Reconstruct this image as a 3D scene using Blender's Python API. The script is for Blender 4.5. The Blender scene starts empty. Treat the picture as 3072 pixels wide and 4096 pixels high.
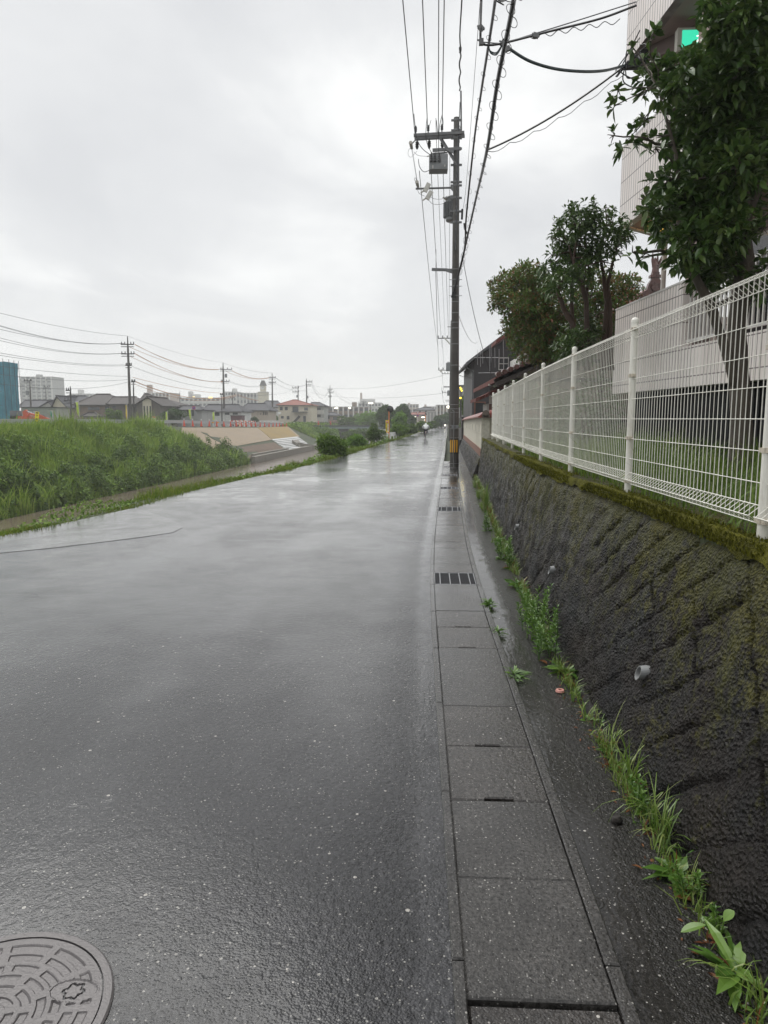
import bpy, math, random
import numpy as np
from mathutils import Vector, Matrix, noise, Euler
R = math.radians
rnd = random.Random(7)
nrs = np.random.RandomState(11)
scn = bpy.context.scene
COL = scn.collection
H = 1.65
FPX = 2840.0
PIT = math.atan(93/710.0)
YAW = math.atan(35*math.cos(PIT)/710.0)
CAM = Vector((0, 0, H))
fwd = Vector((-math.sin(YAW)*math.cos(PIT), math.cos(YAW)*math.cos(PIT), -math.sin(PIT)))
rgt = Vector((math.cos(YAW), math.sin(YAW), 0))
upv = rgt.cross(fwd)

def W(sx, sy, Y):
    """point of the photograph at depth Y along the road"""
    d = fwd + rgt*((sx-1536)/FPX) - upv*((sy-2048)/FPX)
    return CAM + d*(Y/d.y)

def off(Y):                      # the road bends gently to the right
    if Y <= 4: return 0.0
    if Y >= 12: return .0417*(Y-8)
    t = (Y-4)/8
    return .0417*8*(t**3 - t**4/2)

def interp(x, pts):
    if x <= pts[0][0]: return pts[0][1]
    for (a, b), (c, d) in zip(pts, pts[1:]):
        if x <= c: return b + (d-b)*(x-a)/(c-a)
    return pts[-1][1]

ZG = [(0, 0), (20, 0), (40, -.12), (75, -.36), (150, -.62), (300, -.9), (900, -1.2)]
def zg(Y): return interp(Y, ZG)
ZB = [(0, .95), (60, .86), (84, .74), (110, .45), (138, .15), (160, .1), (300, -.4), (900, -.8)]
def zb(Y): return interp(Y, ZB)
RL = [(-40, -6.6), (7.5, -6.4), (8.6, -6.15), (9.6, -5.97), (11, -5.72), (12, -5.6), (13.1, -5.5), (15.1, -5.62), (18, -5.42), (24, -4.86), (33, -4.62), (40, -4.65), (75, -4.6), (900, -4.5)]
def roadl(Y): return interp(Y, RL)
def L2W(x, Y, z=0.0): return Vector((x+off(Y), Y, z))
WZ = -3.6

# ------------------------------------------------------------------ materials
MATS = {}
class NT:
    def __init__(s, m):
        s.m = m; s.t = m.node_tree; s.t.nodes.clear()
        s.out = s.t.nodes.new('ShaderNodeOutputMaterial')
        s.b = s.t.nodes.new('ShaderNodeBsdfPrincipled')
        s.t.links.new(s.b.outputs[0], s.out.inputs[0])
        s._c = None
    def n(s, typ, ins=None, **kw):
        nd = s.t.nodes.new(typ)
        for k, v in kw.items(): setattr(nd, k, v)
        for k, v in (ins or {}).items():
            if hasattr(v, 'node'): s.t.links.new(v, nd.inputs[k])
            else: nd.inputs[k].default_value = v
        return nd
    def co(s, which='Object'):
        if s._c is None: s._c = s.n('ShaderNodeTexCoord')
        return s._c.outputs[which]
    def map(s, vec, scale=(1, 1, 1), rot=(0, 0, 0), loc=(0, 0, 0)):
        return s.n('ShaderNodeMapping', {'Vector': vec, 'Scale': scale, 'Rotation': rot, 'Location': loc}).outputs[0]
    def noise(s, vec, sc, det=3, rough=.55, dist=0):
        return s.n('ShaderNodeTexNoise', {'Vector': vec, 'Scale': sc, 'Detail': det, 'Roughness': rough, 'Distortion': dist}).outputs[0]
    def vor(s, vec, sc, feat='F1', out='Distance'):
        return s.n('ShaderNodeTexVoronoi', {'Vector': vec, 'Scale': sc}, feature=feat).outputs[out]
    def math(s, op, a, b=0.0, c=0.0, clamp=False):
        return s.n('ShaderNodeMath', {0: a, 1: b, 2: c}, operation=op, use_clamp=clamp).outputs[0]
    def ramp(s, f, stops):
        r = s.n('ShaderNodeValToRGB', {0: f}); e = r.color_ramp.elements
        while len(e) < len(stops): e.new(.5)
        for el, (p, c) in zip(e, stops):
            el.position = p; el.color = (c, c, c, 1) if not hasattr(c, '__len__') else (*c, 1)
        return r.outputs[0]
    def mr(s, f, a, b, c=0.0, d=1.0):
        return s.n('ShaderNodeMapRange', {0: f, 1: a, 2: b, 3: c, 4: d}).outputs[0]
    def mix(s, f, a, b, mode='MIX'):
        nd = s.n('ShaderNodeMix', data_type='RGBA', blend_type=mode)
        for i, v in ((0, f), (6, a), (7, b)):
            if hasattr(v, 'node'): s.t.links.new(v, nd.inputs[i])
            else: nd.inputs[i].default_value = v if i == 0 else ((*v, 1) if len(v) == 3 else v)
        return nd.outputs[2]
    def fmix(s, f, a, b):
        nd = s.n('ShaderNodeMix', {0: f, 2: a, 3: b}); return nd.outputs[0]
    def bump(s, h, strength=.5, dist=.01, normal=None):
        ins = {'Height': h, 'Strength': strength, 'Distance': dist}
        if normal is not None: ins['Normal'] = normal
        return s.n('ShaderNodeBump', ins).outputs[0]
    def set(s, **kw):
        nm = {'col': 'Base Color', 'rough': 'Roughness', 'nor': 'Normal', 'spec': 'Specular IOR Level', 'metal': 'Metallic',
              'coat': 'Coat Weight', 'coatr': 'Coat Roughness', 'emit': 'Emission Color', 'es': 'Emission Strength', 'alpha': 'Alpha',
              'trans': 'Transmission Weight', 'ior': 'IOR', 'coatn': 'Coat Normal', 'coati': 'Coat IOR', 'sheen': 'Sheen Weight'}
        for k, v in kw.items():
            if hasattr(v, 'node'): s.t.links.new(v, s.b.inputs[nm[k]])
            else:
                if k in ('col', 'emit') and len(v) == 3: v = (*v, 1)
                s.b.inputs[nm[k]].default_value = v

def newmat(name):
    m = bpy.data.materials.new(name); m.use_nodes = True; MATS[name] = m
    return NT(m)

def simple(name, col, rough=.5, var=.25, scale=3.0, bump=0.0, bscale=40.0, metal=0.0, streak=False, spec=.5, dirt=None, emit=None):
    """a painted / plain surface with blotchy procedural variation, fine grain and optional vertical rain streaks"""
    N = newmat(name); v = N.co()
    if streak: v2 = N.map(v, (1, 1, .12))
    else: v2 = v
    a = N.noise(v2, scale, 5, .6)
    lo = tuple(max(0, c*(1-var)) for c in col); hi = tuple(min(1, c*(1+var)) for c in col)
    c = N.mix(N.mr(a, .3, .7), lo, hi)
    if dirt:
        d = N.noise(N.map(v, (1, 1, .25)), scale*1.7, 6, .7)
        c = N.mix(N.mr(d, .55, .78, 0, .75), c, dirt)
    N.set(col=c, rough=N.mr(a, .3, .7, max(.02, rough*.8), min(1, rough*1.2)), metal=metal, spec=spec)
    if bump: N.set(nor=N.bump(N.noise(v, bscale, 3), bump, .01))
    if emit: N.set(emit=emit[0], es=emit[1])
    return N.m

# ------------------------------------------------------------------ mesh builder
WM = {}
class MB:
    def __init__(s): s.v = []; s.f = []; s.m = []; s.uv = None
    def add(s, vs, fs, mi=0):
        b = len(s.v); s.v += [tuple(p) for p in vs]
        for f in fs: s.f.append(tuple(i+b for i in f)); s.m.append(mi)
    def box(s, c, sz, rz=0, mi=0, M=None):
        x, y, z = (k/2 for k in sz); c = Vector(c)
        vs = [Vector((a*x, b*y, d*z)) for a in (-1, 1) for b in (-1, 1) for d in (-1, 1)]
        if M is not None: vs = [M @ p for p in vs]
        elif rz: q = Matrix.Rotation(rz, 3, 'Z'); vs = [q @ p for p in vs]
        s.add([c+p for p in vs], [(0, 1, 3, 2), (4, 6, 7, 5), (0, 4, 5, 1), (2, 3, 7, 6), (0, 2, 6, 4), (1, 5, 7, 3)], mi)
    def bar(s, a, b, w, h, mi=0, up=(0, 0, 1)):
        a = Vector(a); b = Vector(b); d = b-a; L = d.length
        if L < 1e-6: return
        d /= L; u = Vector(up)
        if abs(d.dot(u)) > .98: u = Vector((1, 0, 0))
        x = d.cross(u).normalized(); z = x.cross(d)
        vs = [p + x*(i*w/2) + z*(j*h/2) for p in (a, b) for i in (-1, 1) for j in (-1, 1)]
        s.add(vs, [(0, 1, 3, 2), (4, 6, 7, 5), (0, 4, 5, 1), (2, 3, 7, 6), (0, 2, 6, 4), (1, 5, 7, 3)], mi)
    def tube(s, pts, r, n=6, mi=0, cap=True):
        pts = [Vector(p) for p in pts]; rs = r if hasattr(r, '__len__') else [r]*len(pts)
        ring = []; prev = None; vs = []
        for i, p in enumerate(pts):
            d = (pts[min(i+1, len(pts)-1)] - pts[max(i-1, 0)])
            if d.length < 1e-9: d = Vector((0, 0, 1))
            d.normalize()
            if prev is None:
                u = Vector((0, 0, 1)) if abs(d.z) < .9 else Vector((1, 0, 0))
            else: u = prev
            x = (u - d*u.dot(d))
            if x.length < 1e-6: x = d.orthogonal()
            x.normalize(); y = d.cross(x); prev = x
            for k in range(n):
                a = 2*math.pi*k/n; vs.append(p + x*(math.cos(a)*rs[i]) + y*(math.sin(a)*rs[i]))
        fs = []
        for i in range(len(pts)-1):
            for k in range(n):
                k2 = (k+1) % n; fs.append((i*n+k, i*n+k2, (i+1)*n+k2, (i+1)*n+k))
        if cap: fs.append(tuple(range(n))[::-1]); fs.append(tuple((len(pts)-1)*n+k for k in range(n)))
        s.add(vs, fs, mi)
    def cyl(s, a, b, r0, r1=None, n=12, mi=0): s.tube([a, b], [r0, r0 if r1 is None else r1], n, mi)
    def lathe(s, c, prof, n=16, mi=0):
        c = Vector(c); vs = []; fs = []
        for r, z in prof:
            for k in range(n):
                a = 2*math.pi*k/n; vs.append(c+Vector((r*math.cos(a), r*math.sin(a), z)))
        for i in range(len(prof)-1):
            for k in range(n):
                k2 = (k+1) % n; fs.append((i*n+k, i*n+k2, (i+1)*n+k2, (i+1)*n+k))
        fs.append(tuple(range(n))[::-1]); fs.append(tuple((len(prof)-1)*n+k for k in range(n)))
        s.add(vs, fs, mi)
    def prism(s, poly, d, mi=0):
        """closed planar polygon (3-D points) pushed along d"""
        n = len(poly); d = Vector(d); p = [Vector(q) for q in poly]
        s.add(p+[q+d for q in p], [tuple(range(n))[::-1], tuple(range(n, 2*n))] + [(i, (i+1) % n, (i+1) % n+n, i+n) for i in range(n)], mi)
    def ball(s, c, r, n=10, m=6, mi=0, sq=(1, 1, 1)):
        c = Vector(c); vs = []; fs = []
        for i in range(m+1):
            t = math.pi*i/m
            for k in range(n):
                a = 2*math.pi*k/n
                vs.append(c+Vector((r*sq[0]*math.sin(t)*math.cos(a), r*sq[1]*math.sin(t)*math.sin(a), r*sq[2]*math.cos(t))))
        for i in range(m):
            for k in range(n):
                k2 = (k+1) % n; fs.append((i*n+k, (i+1)*n+k, (i+1)*n+k2, i*n+k2))
        s.add(vs, fs, mi)
    def build(s, name, mats, parent=None, smooth=False, local=False, fixn=False):
        me = bpy.data.meshes.new(name)
        vs = s.v
        if parent is not None and not local:
            Mi = WM.get(parent.name, Matrix()).inverted(); vs = [tuple(Mi @ Vector(p)) for p in vs]
        me.from_pydata(vs, [], s.f)
        if not isinstance(mats, (list, tuple)): mats = [mats]
        for m in mats: me.materials.append(MATS[m] if isinstance(m, str) else m)
        if len(mats) > 1: me.polygons.foreach_set('material_index', s.m)
        if smooth: me.polygons.foreach_set('use_smooth', [True]*len(me.polygons))
        if s.uv is not None:
            l = me.uv_layers.new(name='UVMap')
            for lp in me.loops: l.data[lp.index].uv = s.uv[lp.vertex_index]
        me.update()
        if fixn:
            import bmesh
            b = bmesh.new(); b.from_mesh(me); bmesh.ops.recalc_face_normals(b, faces=b.faces); b.to_mesh(me); b.free()
        o = bpy.data.objects.new(name, me); COL.objects.link(o)
        if parent is not None:
            o.parent = parent; WM[o.name] = WM.get(parent.name, Matrix())
        return o

def tag(o, label=None, cat=None, group=None, kind=None):
    if label: o['label'] = label
    if cat: o['category'] = cat
    if group: o['group'] = group
    if kind: o['kind'] = kind
    return o
def thing(name, label, cat, loc=(0, 0, 0), rz=0, group=None):
    o = bpy.data.objects.new(name, None); COL.objects.link(o)
    o.location = loc; o.rotation_euler = (0, 0, rz); o.empty_display_size = .2
    WM[o.name] = Matrix.Translation(Vector(loc)) @ Matrix.Rotation(rz, 4, 'Z')
    return tag(o, label, cat, group)
KIDS = {}
def dup(o, loc=None, rz=None, label=None, parent=None):
    c = o.copy(); COL.objects.link(c)
    if parent is not None: c.parent = parent
    if loc is not None: c.location = loc
    if rz is not None: c.rotation_euler = (0, 0, rz)
    if label: c['label'] = label
    for k in list(o.children): dup(k, parent=c)
    return c
def npmesh(name, V, F, mats, parent=None, smooth=False, starts=None):
    """fast mesh from numpy: V (n,3); F (m,k) or list of such arrays"""
    me = bpy.data.meshes.new(name)
    Fs = F if isinstance(F, list) else [F]
    loops = np.concatenate([f.ravel() for f in Fs]).astype(np.int32)
    tot = np.concatenate([np.full(len(f), f.shape[1], np.int32) for f in Fs])
    st = np.concatenate([[0], np.cumsum(tot)[:-1]]).astype(np.int32)
    V = np.asarray(V, np.float32)
    if parent is not None:
        Mi = np.array(WM.get(parent.name, Matrix()).inverted()); V = V @ Mi[:3, :3].T.astype(np.float32) + Mi[:3, 3].astype(np.float32)
    me.vertices.add(len(V)); me.vertices.foreach_set('co', V.ravel().astype(np.float32))
    me.loops.add(len(loops)); me.loops.foreach_set('vertex_index', loops)
    me.polygons.add(len(tot)); me.polygons.foreach_set('loop_start', st); me.polygons.foreach_set('loop_total', tot)
    if smooth: me.polygons.foreach_set('use_smooth', np.ones(len(tot), bool))
    me.update(calc_edges=True); me.validate()
    for m in (mats if isinstance(mats, (list, tuple)) else [mats]): me.materials.append(MATS[m] if isinstance(m, str) else m)
    o = bpy.data.objects.new(name, me); COL.objects.link(o)
    if parent is not None: o.parent = parent; WM[o.name] = WM.get(parent.name, Matrix())
    return o

def unit(a): return a/np.maximum(1e-9, np.linalg.norm(a, axis=1, keepdims=True))
def leaf_arrays(P, D, L, Wd, fold=.25, droop=.15, seed=0, hi=False):
    """one folded, drooping leaf of 4 triangles per point; P,D (n,3); L,Wd (n,)"""
    n = len(P); r = np.random.RandomState(seed)
    D = unit(D); up = np.tile([0, 0, 1.0], (n, 1)) + r.normal(0, .35, (n, 3))
    S = unit(np.cross(D, up)); Nn = unit(np.cross(S, D))
    L = L[:, None]; Wd = Wd[:, None]
    z = np.array([0, 0, 1.0])
    if hi:
        def at(t_, s_, f_): return P + D*L*t_ - z*L*droop*t_*t_ + S*Wd*s_ + Nn*Wd*f_
        V = np.stack([P, at(.28, .42, fold*.8), at(.62, .46, fold*.9), at(1, 0, 0), at(.62, -.46, fold*.9), at(.28, -.42, fold*.8), at(.3, 0, 0), at(.66, 0, 0)], 1).reshape(-1, 3)
        b = (np.arange(n)*8)[:, None]
        F3 = np.concatenate([b+np.array([f]) for f in ([0, 6, 1], [7, 3, 2], [0, 5, 6], [7, 4, 3])], 0)
        F4 = np.concatenate([b+np.array([f]) for f in ([6, 7, 2, 1], [6, 5, 4, 7])], 0)
        return V, [F3, F4]
    tip = P + D*L - z*L*droop
    mid = P + D*L*.48
    l = mid + S*Wd*.5 + Nn*Wd*fold; rr = mid - S*Wd*.5 + Nn*Wd*fold
    V = np.stack([P, l, tip, rr, mid], 1).reshape(-1, 3)
    b = (np.arange(n)*5)[:, None]
    F = np.concatenate([b+np.array([[0, 4, 1]]), b+np.array([[4, 2, 1]]), b+np.array([[0, 3, 4]]), b+np.array([[4, 3, 2]])], 0)
    return V, F
def blade_arrays(P, Hh, Wd, lean, seed=0, bend=.6):
    """grass blades: quad + tip triangle; lean is max horizontal throw relative to height"""
    n = len(P); r = np.random.RandomState(seed)
    a = r.uniform(0, 2*math.pi, n); D = np.stack([np.cos(a), np.sin(a), 0*a], 1)
    S = np.stack([-np.sin(a+r.normal(0, .5, n)), np.cos(a), 0*a], 1)
    t = (r.uniform(.15, 1, n)*lean)[:, None]
    h = Hh[:, None]; w = Wd[:, None]
    z = np.array([[0, 0, 1.0]])
    m = P + z*h*.55 + D*h*t*.3
    tip = P + z*h*(1-.35*t*bend) + D*h*t
    V = np.stack([P+S*w*.5, P-S*w*.5, m+S*w*.42, m-S*w*.42, tip], 1).reshape(-1, 3)
    b = (np.arange(n)*5)[:, None]
    return V, [b+np.array([[0, 1, 3, 2]]), b+np.array([[2, 3, 4]])]
def foliage(name, cols, rough=.45, trans=.25, spec=.35, bsc=.6):
    """leaf material: colour varies leaf by leaf, some light passes through"""
    N = newmat(name)
    g = N.n('ShaderNodeNewGeometry')
    k = N.ramp(g.outputs['Random Per Island'], [(i/(len(cols)-1), c) for i, c in enumerate(cols)])
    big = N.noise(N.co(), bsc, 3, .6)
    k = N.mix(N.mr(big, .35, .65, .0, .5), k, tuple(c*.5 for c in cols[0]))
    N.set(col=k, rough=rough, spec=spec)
    tr = N.n('ShaderNodeBsdfTranslucent', {0: k})
    mx = N.n('ShaderNodeMixShader', {0: trans, 1: N.b.outputs[0], 2: tr.outputs[0]})
    N.t.links.new(mx.outputs[0], N.out.inputs[0])
    return N.m

# ------------------------------------------------------------------ camera, sky, light
cd = bpy.data.cameras.new('camera'); cam = bpy.data.objects.new('camera', cd); COL.objects.link(cam)
cd.sensor_fit = 'VERTICAL'; cd.sensor_height = 36.0; cd.lens = 710/1024*36.0
cd.clip_start = .05; cd.clip_end = 6000
cam.matrix_world = Matrix((( *[rgt[0], upv[0], -fwd[0]], 0), (*[rgt[1], upv[1], -fwd[1]], 0), (*[rgt[2], upv[2], -fwd[2]], H), (0, 0, 0, 1)))
scn.camera = cam

wd = bpy.data.worlds.new('World'); scn.world = wd; wd.use_nodes = True
t = wd.node_tree; t.nodes.clear()
def wn(typ, ins=None, **kw):
    nd = t.nodes.new(typ)
    for k, v in kw.items(): setattr(nd, k, v)
    for k, v in (ins or {}).items():
        if hasattr(v, 'node'): t.links.new(v, nd.inputs[k])
        else: nd.inputs[k].default_value = v
    return nd
tc = wn('ShaderNodeTexCoord')
sep = wn('ShaderNodeSeparateXYZ', {0: tc.outputs['Generated']})
zc = wn('ShaderNodeMath', {0: sep.outputs[2], 1: .16}, operation='ADD')
zc = wn('ShaderNodeMath', {0: zc.outputs[0], 1: .12}, operation='MAXIMUM')
px = wn('ShaderNodeMath', {0: sep.outputs[0], 1: zc.outputs[0]}, operation='DIVIDE')
py = wn('ShaderNodeMath', {0: sep.outputs[1], 1: zc.outputs[0]}, operation='DIVIDE')
cv = wn('ShaderNodeCombineXYZ', {0: px.outputs[0], 1: py.outputs[0], 2: 0.0})
mp = wn('ShaderNodeMapping', {0: cv.outputs[0], 'Scale': (.75, .55, 1), 'Rotation': (0, 0, R(-38)), 'Location': (3.1, 1.55, 0)})
n1 = wn('ShaderNodeTexNoise', {'Vector': mp.outputs[0], 'Scale': 1.25, 'Detail': 7.0, 'Roughness': .55, 'Distortion': .5})
cr = wn('ShaderNodeValToRGB', {0: n1.outputs[0]})
e = cr.color_ramp.elements
e[0].position = .36; e[0].color = (.535, .543, .556, 1)
e[1].position = .64; e[1].color = (.745, .75, .744, 1)
m_ = e.new(.5); m_.color = (.60, .607, .614, 1)
sky = wn('ShaderNodeTexSky', sky_type='NISHITA', sun_disc=False, sun_elevation=R(52), sun_rotation=R(-35))
add = wn('ShaderNodeMix', data_type='RGBA', blend_type='ADD'); add.inputs[0].default_value = 1.0
skm = wn('ShaderNodeMix', data_type='RGBA', blend_type='MULTIPLY'); skm.inputs[0].default_value = 1.0
t.links.new(sky.outputs[0], skm.inputs[6]); skm.inputs[7].default_value = (.0025, .0025, .0025, 1)
hz = wn('ShaderNodeMapRange', {0: sep.outputs[2], 1: 0.0, 2: .16, 3: .85, 4: 0.0})
hm = wn('ShaderNodeMix', data_type='RGBA'); t.links.new(hz.outputs[0], hm.inputs[0]); t.links.new(cr.outputs[0], hm.inputs[6]); hm.inputs[7].default_value = (.74, .74, .73, 1)
t.links.new(hm.outputs[2], add.inputs[6]); t.links.new(skm.outputs[2], add.inputs[7])
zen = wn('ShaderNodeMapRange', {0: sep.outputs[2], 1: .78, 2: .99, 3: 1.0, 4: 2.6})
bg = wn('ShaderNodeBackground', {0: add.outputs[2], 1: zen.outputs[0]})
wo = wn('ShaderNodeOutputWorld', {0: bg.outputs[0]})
sl = bpy.data.lights.new('sun', 'SUN'); so = bpy.data.objects.new('sun', sl); COL.objects.link(so)
sl.energy = 1.4; sl.angle = R(40); sl.color = (1, .985, .95)
sdir = Vector((math.sin(R(-35))*math.cos(R(52)), math.cos(R(-35))*math.cos(R(52)), math.sin(R(52))))
so.rotation_euler = (-sdir).to_track_quat('-Z', 'Y').to_euler(); so.location = (0, 0, 60)
vs_ = scn.view_settings; scn.display_settings.display_device = 'sRGB'
vs_.view_transform = 'Standard'; vs_.look = 'None'; vs_.exposure = .47; vs_.gamma = 1
scn.cycles.use_denoising = True
scn.cycles.max_bounces = 6; scn.cycles.volume_bounces = 3; scn.cycles.transparent_max_bounces = 8
scn.cycles.sample_clamp_indirect = 4
# ================================================================== materials of the ground
def asphalt(name, base, fine=150, puddle=True, lane=True, bs=.5, speck=.9, lo=.36, hi=.58, coat=(.55, 1.0), cb=.14, runnel=None, stain=.3):
    N = newmat(name)
    uv = N.n('ShaderNodeUVMap').outputs[0]
    v = N.co()
    gr = N.vor(v, fine); g2 = N.noise(v, fine*1.6, 2)
    big = N.noise(N.map(v, (.55, .42, 1)), 1.0, 4, .55, .4)
    mid = N.noise(v, 3.2, 4, .6)
    # water film: 0 = stones stand clear, 1 = smooth film
    s = N.n('ShaderNodeSeparateXYZ', {0: uv})
    blot = N.math('ADD', N.math('MULTIPLY', big, .72), N.math('MULTIPLY', mid, .28))
    film = N.mr(blot, lo, hi, .26, .76)
    pud = N.math('MULTIPLY', N.mr(blot, .53, .575), N.mr(s.outputs[1], 7.0, 15.0, .25, 1.0))
    film = N.math('MAXIMUM', film, N.math('MULTIPLY', pud, .97))
    if runnel:
        xr = N.math('ADD', s.outputs[0], N.math('MULTIPLY', N.math('SUBTRACT', N.noise(v, 3.5, 4), .5), .14))
        film = N.math('MAXIMUM', N.math('MULTIPLY', film, .45), N.mr(xr, runnel[1], runnel[0]))
    if lane:
        wob = N.math('MULTIPLY', N.math('SUBTRACT', N.noise(v, 2.6, 4), .5), .12)
        xx = N.math('ADD', s.outputs[0], wob)
        ch = N.math('MULTIPLY', N.math('MULTIPLY', N.mr(xx, -.07, .03), N.mr(xx, .17, .11)), N.mr(N.noise(v, 5.0, 4, .65), .25, .5, .45, .9))            # runnel beside the drain
        dry = N.math('MULTIPLY', N.mr(xx, -.30, -.10), N.mr(xx, .04, -.06))          # coarse worn band
        film = N.math('MULTIPLY', film, N.math('SUBTRACT', 1.0, N.math('MULTIPLY', dry, .45)))
        film = N.math('MAXIMUM', film, ch)
        for xt_, wt_ in ((-1.55, .34), (-3.15, .34)):
            tk = N.mr(N.math('ABSOLUTE', N.math('SUBTRACT', xx, xt_)), wt_, wt_*.3)
            film = N.math('ADD', film, N.math('MULTIPLY', N.math('MULTIPLY', tk, N.mr(N.noise(v, .9, 4), .35, .6)), .16))
        yy = N.math('ADD', s.outputs[1], N.math('MULTIPLY', N.math('SUBTRACT', N.noise(N.map(v, (1, .2, 1)), .9, 4), .5), .55))
        seam = None
        for y0, w0 in ((6.4, .014), (9.6, .03), (12.05, .03), (16.3, .05), (19.6, .06), (27, .12), (34, .12)):
            k = N.mr(N.math('ABSOLUTE', N.math('SUBTRACT', yy, y0)), w0, w0*.3)
            seam = k if seam is None else N.math('MAXIMUM', seam, k)
        seam = N.math('MULTIPLY', seam, N.mr(N.noise(v, .8, 2), .36, .5))
        film = N.math('MAXIMUM', film, N.math('MULTIPLY', seam, .9))
    lo_, hi_ = tuple(c*.45 for c in base), tuple(c*1.9 for c in base)
    c = N.mix(N.mr(N.noise(v, fine*.55, 3, .7), .35, .66), lo_, hi_)
    c = N.mix(N.mr(mid, .35, .7, 0, stain), c, tuple(k*.35 for k in base))
    for fs_, pr_, rad_, cc_ in ((.30, .014, .30, (.38, .36, .33)), (.75, .035, .45, (.27, .26, .24)), (1.3, .06, .5, (.20, .195, .18))):
        cell = N.n('ShaderNodeSeparateColor', {0: N.vor(v, fine*fs_, out='Color')})
        sp = N.math('GREATER_THAN', cell.outputs[0], 1-pr_*speck)
        near = N.math('LESS_THAN', N.vor(v, fine*fs_), N.math('MULTIPLY', cell.outputs[1], rad_))
        c = N.mix(N.math('MULTIPLY', sp, near), c, cc_)
    rip = N.n('ShaderNodeTexWave', {'Vector': v, 'Scale': 7.0, 'Distortion': 9.0, 'Detail': 3.0, 'Detail Scale': 2.2}, wave_type='BANDS').outputs[1]
    h = N.math('ADD', N.math('MULTIPLY', gr, -1.0), N.math('MULTIPLY', g2, .5))
    g3 = N.vor(N.map(v, (1, .8, 1)), fine*.36); g4 = N.noise(v, fine*.30, 3, .6)
    h = N.math('ADD', h, N.math('ADD', N.math('MULTIPLY', g3, -1.2), N.math('MULTIPLY', g4, 1.0)))
    h = N.math('MULTIPLY', h, N.fmix(film, 1.0, .10))
    nb = N.bump(h, bs, .012)
    und = N.noise(N.map(v, (1, 1.0, 1)), 1.1, 5, .6)
    h2 = N.math('ADD', N.math('MULTIPLY', und, 1.0), N.math('MULTIPLY', rip, .03))
    nb = N.bump(h2, .25, .03, nb)
    if lane or runnel:
        vr = N.vor(v, 7.5); rc = N.n('ShaderNodeSeparateColor', {0: N.vor(v, 7.5, out='Color')}).outputs[0]
        ring = N.math('MULTIPLY', N.math('SINE', N.math('MULTIPLY', vr, 62.0)), N.math('MULTIPLY', N.mr(vr, .36, .18), N.math('GREATER_THAN', rc, .62)))
        h2 = N.math('ADD', h2, N.math('MULTIPLY', N.math('MULTIPLY', ring, N.mr(film, .7, .9)), .10))
    N.set(col=c, rough=N.fmix(film, .34, .12), nor=nb, spec=.16, coati=1.36, coat=N.fmix(film, *coat), coatr=N.fmix(film, .20, .05), coatn=N.bump(N.math('ADD', h2, N.math('MULTIPLY', h, cb)), .20, .03))
    return N.m
asphalt('asphalt', (.026, .026, .028), fine=120, bs=.8, speck=1.6)
asphalt('asphalt_patch', (.050, .049, .050), lo=.36, hi=.52, lane=False)
asphalt('strip_asphalt', (.017, .0155, .014), fine=135, lane=False, bs=.6, lo=.42, hi=.62, speck=1.6, coat=(.12, .85), runnel=(.74, .82))
asphalt('lid_concrete', (.044, .0415, .039), fine=140, lane=False, bs=.28, lo=.40, hi=.60, speck=1.3, stain=.75)
asphalt('lid_brown', (.040, .036, .033), fine=130, lane=False, bs=.40, lo=.40, hi=.60, speck=1.3, stain=.7)

def soil():
    N = newmat('soil'); v = N.co()
    a = N.noise(v, .7, 6, .65); b = N.noise(v, 9, 4)
    c = N.mix(N.mr(a, .35, .65), (.018, .030, .008), (.045, .060, .018))
    c = N.mix(N.mr(b, .5, .75, 0, .5), c, (.045, .034, .020))
    N.set(col=c, rough=.75, nor=N.bump(b, .6, .05))
soil()
def water():
    N = newmat('river_water'); v = N.co()
    a = N.noise(N.map(v, (1, .35, 1)), .6, 4); r1 = N.noise(N.map(v, (1, .45, 1)), 5, 4, .6); r2 = N.noise(v, 26, 2)
    c = N.mix(N.mr(a, .35, .65), (.13, .10, .078), (.18, .145, .115))
    h = N.math('ADD', r1, N.math('MULTIPLY', r2, .25))
    N.set(col=c, rough=.12, nor=N.bump(h, .22, .05), spec=.5)
water()

# ================================================================== ground, road, river
PROF = lambda Y: [(-2500, -1.2), (-70, zb(Y)-1.3), (-50, zb(Y)-.7), (-46, zb(Y)), (-31, zb(Y)), (-24.2, -2.95) if Y > 86 else (-24.0, -3.4), (-22.9, -3.05) if Y > 86 else (-23.4, -3.75), (-22.75, -4.4), (-12.4, -4.4),
                  (-10.6, -3.4), (roadl(Y)-1.9, -.75), (roadl(Y)-1.0, zg(Y)-.14), (roadl(Y)-.05, zg(Y)-.02), (.62, zg(Y)-.36), (1.37, zg(Y)-.36)]
def topz(Y): return 1.13 if Y < 20.15 else .60+zg(Y)
YS = [-40, -20, -8, -2, 0] + list(np.arange(2, 30, 1.0)) + list(np.arange(30, 110, 3.0)) + list(np.arange(110, 330, 10.0)) + [400, 600, 900, 2600]
YS = sorted(set([float(y) for y in YS] + [20.14, 20.16, 85.9, 86.1]))
g = MB(); rows = []
for Y in YS:
    pr = PROF(Y) + [(1.40, topz(Y)-.06), (30, topz(Y)-.02), (2500, topz(Y)-.02)]
    rows.append([(x+off(min(Y, 900)), Y, z) for x, z in pr])
for r_ in rows: g.v += r_
k = len(rows[0])
for i in range(len(rows)-1):
    for j in range(k-1):
        g.f.append((i*k+j, i*k+j+1, (i+1)*k+j+1, (i+1)*k+j)); g.m.append(0)
tag(g.build('ground', 'soil', fixn=True), kind='structure')

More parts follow.
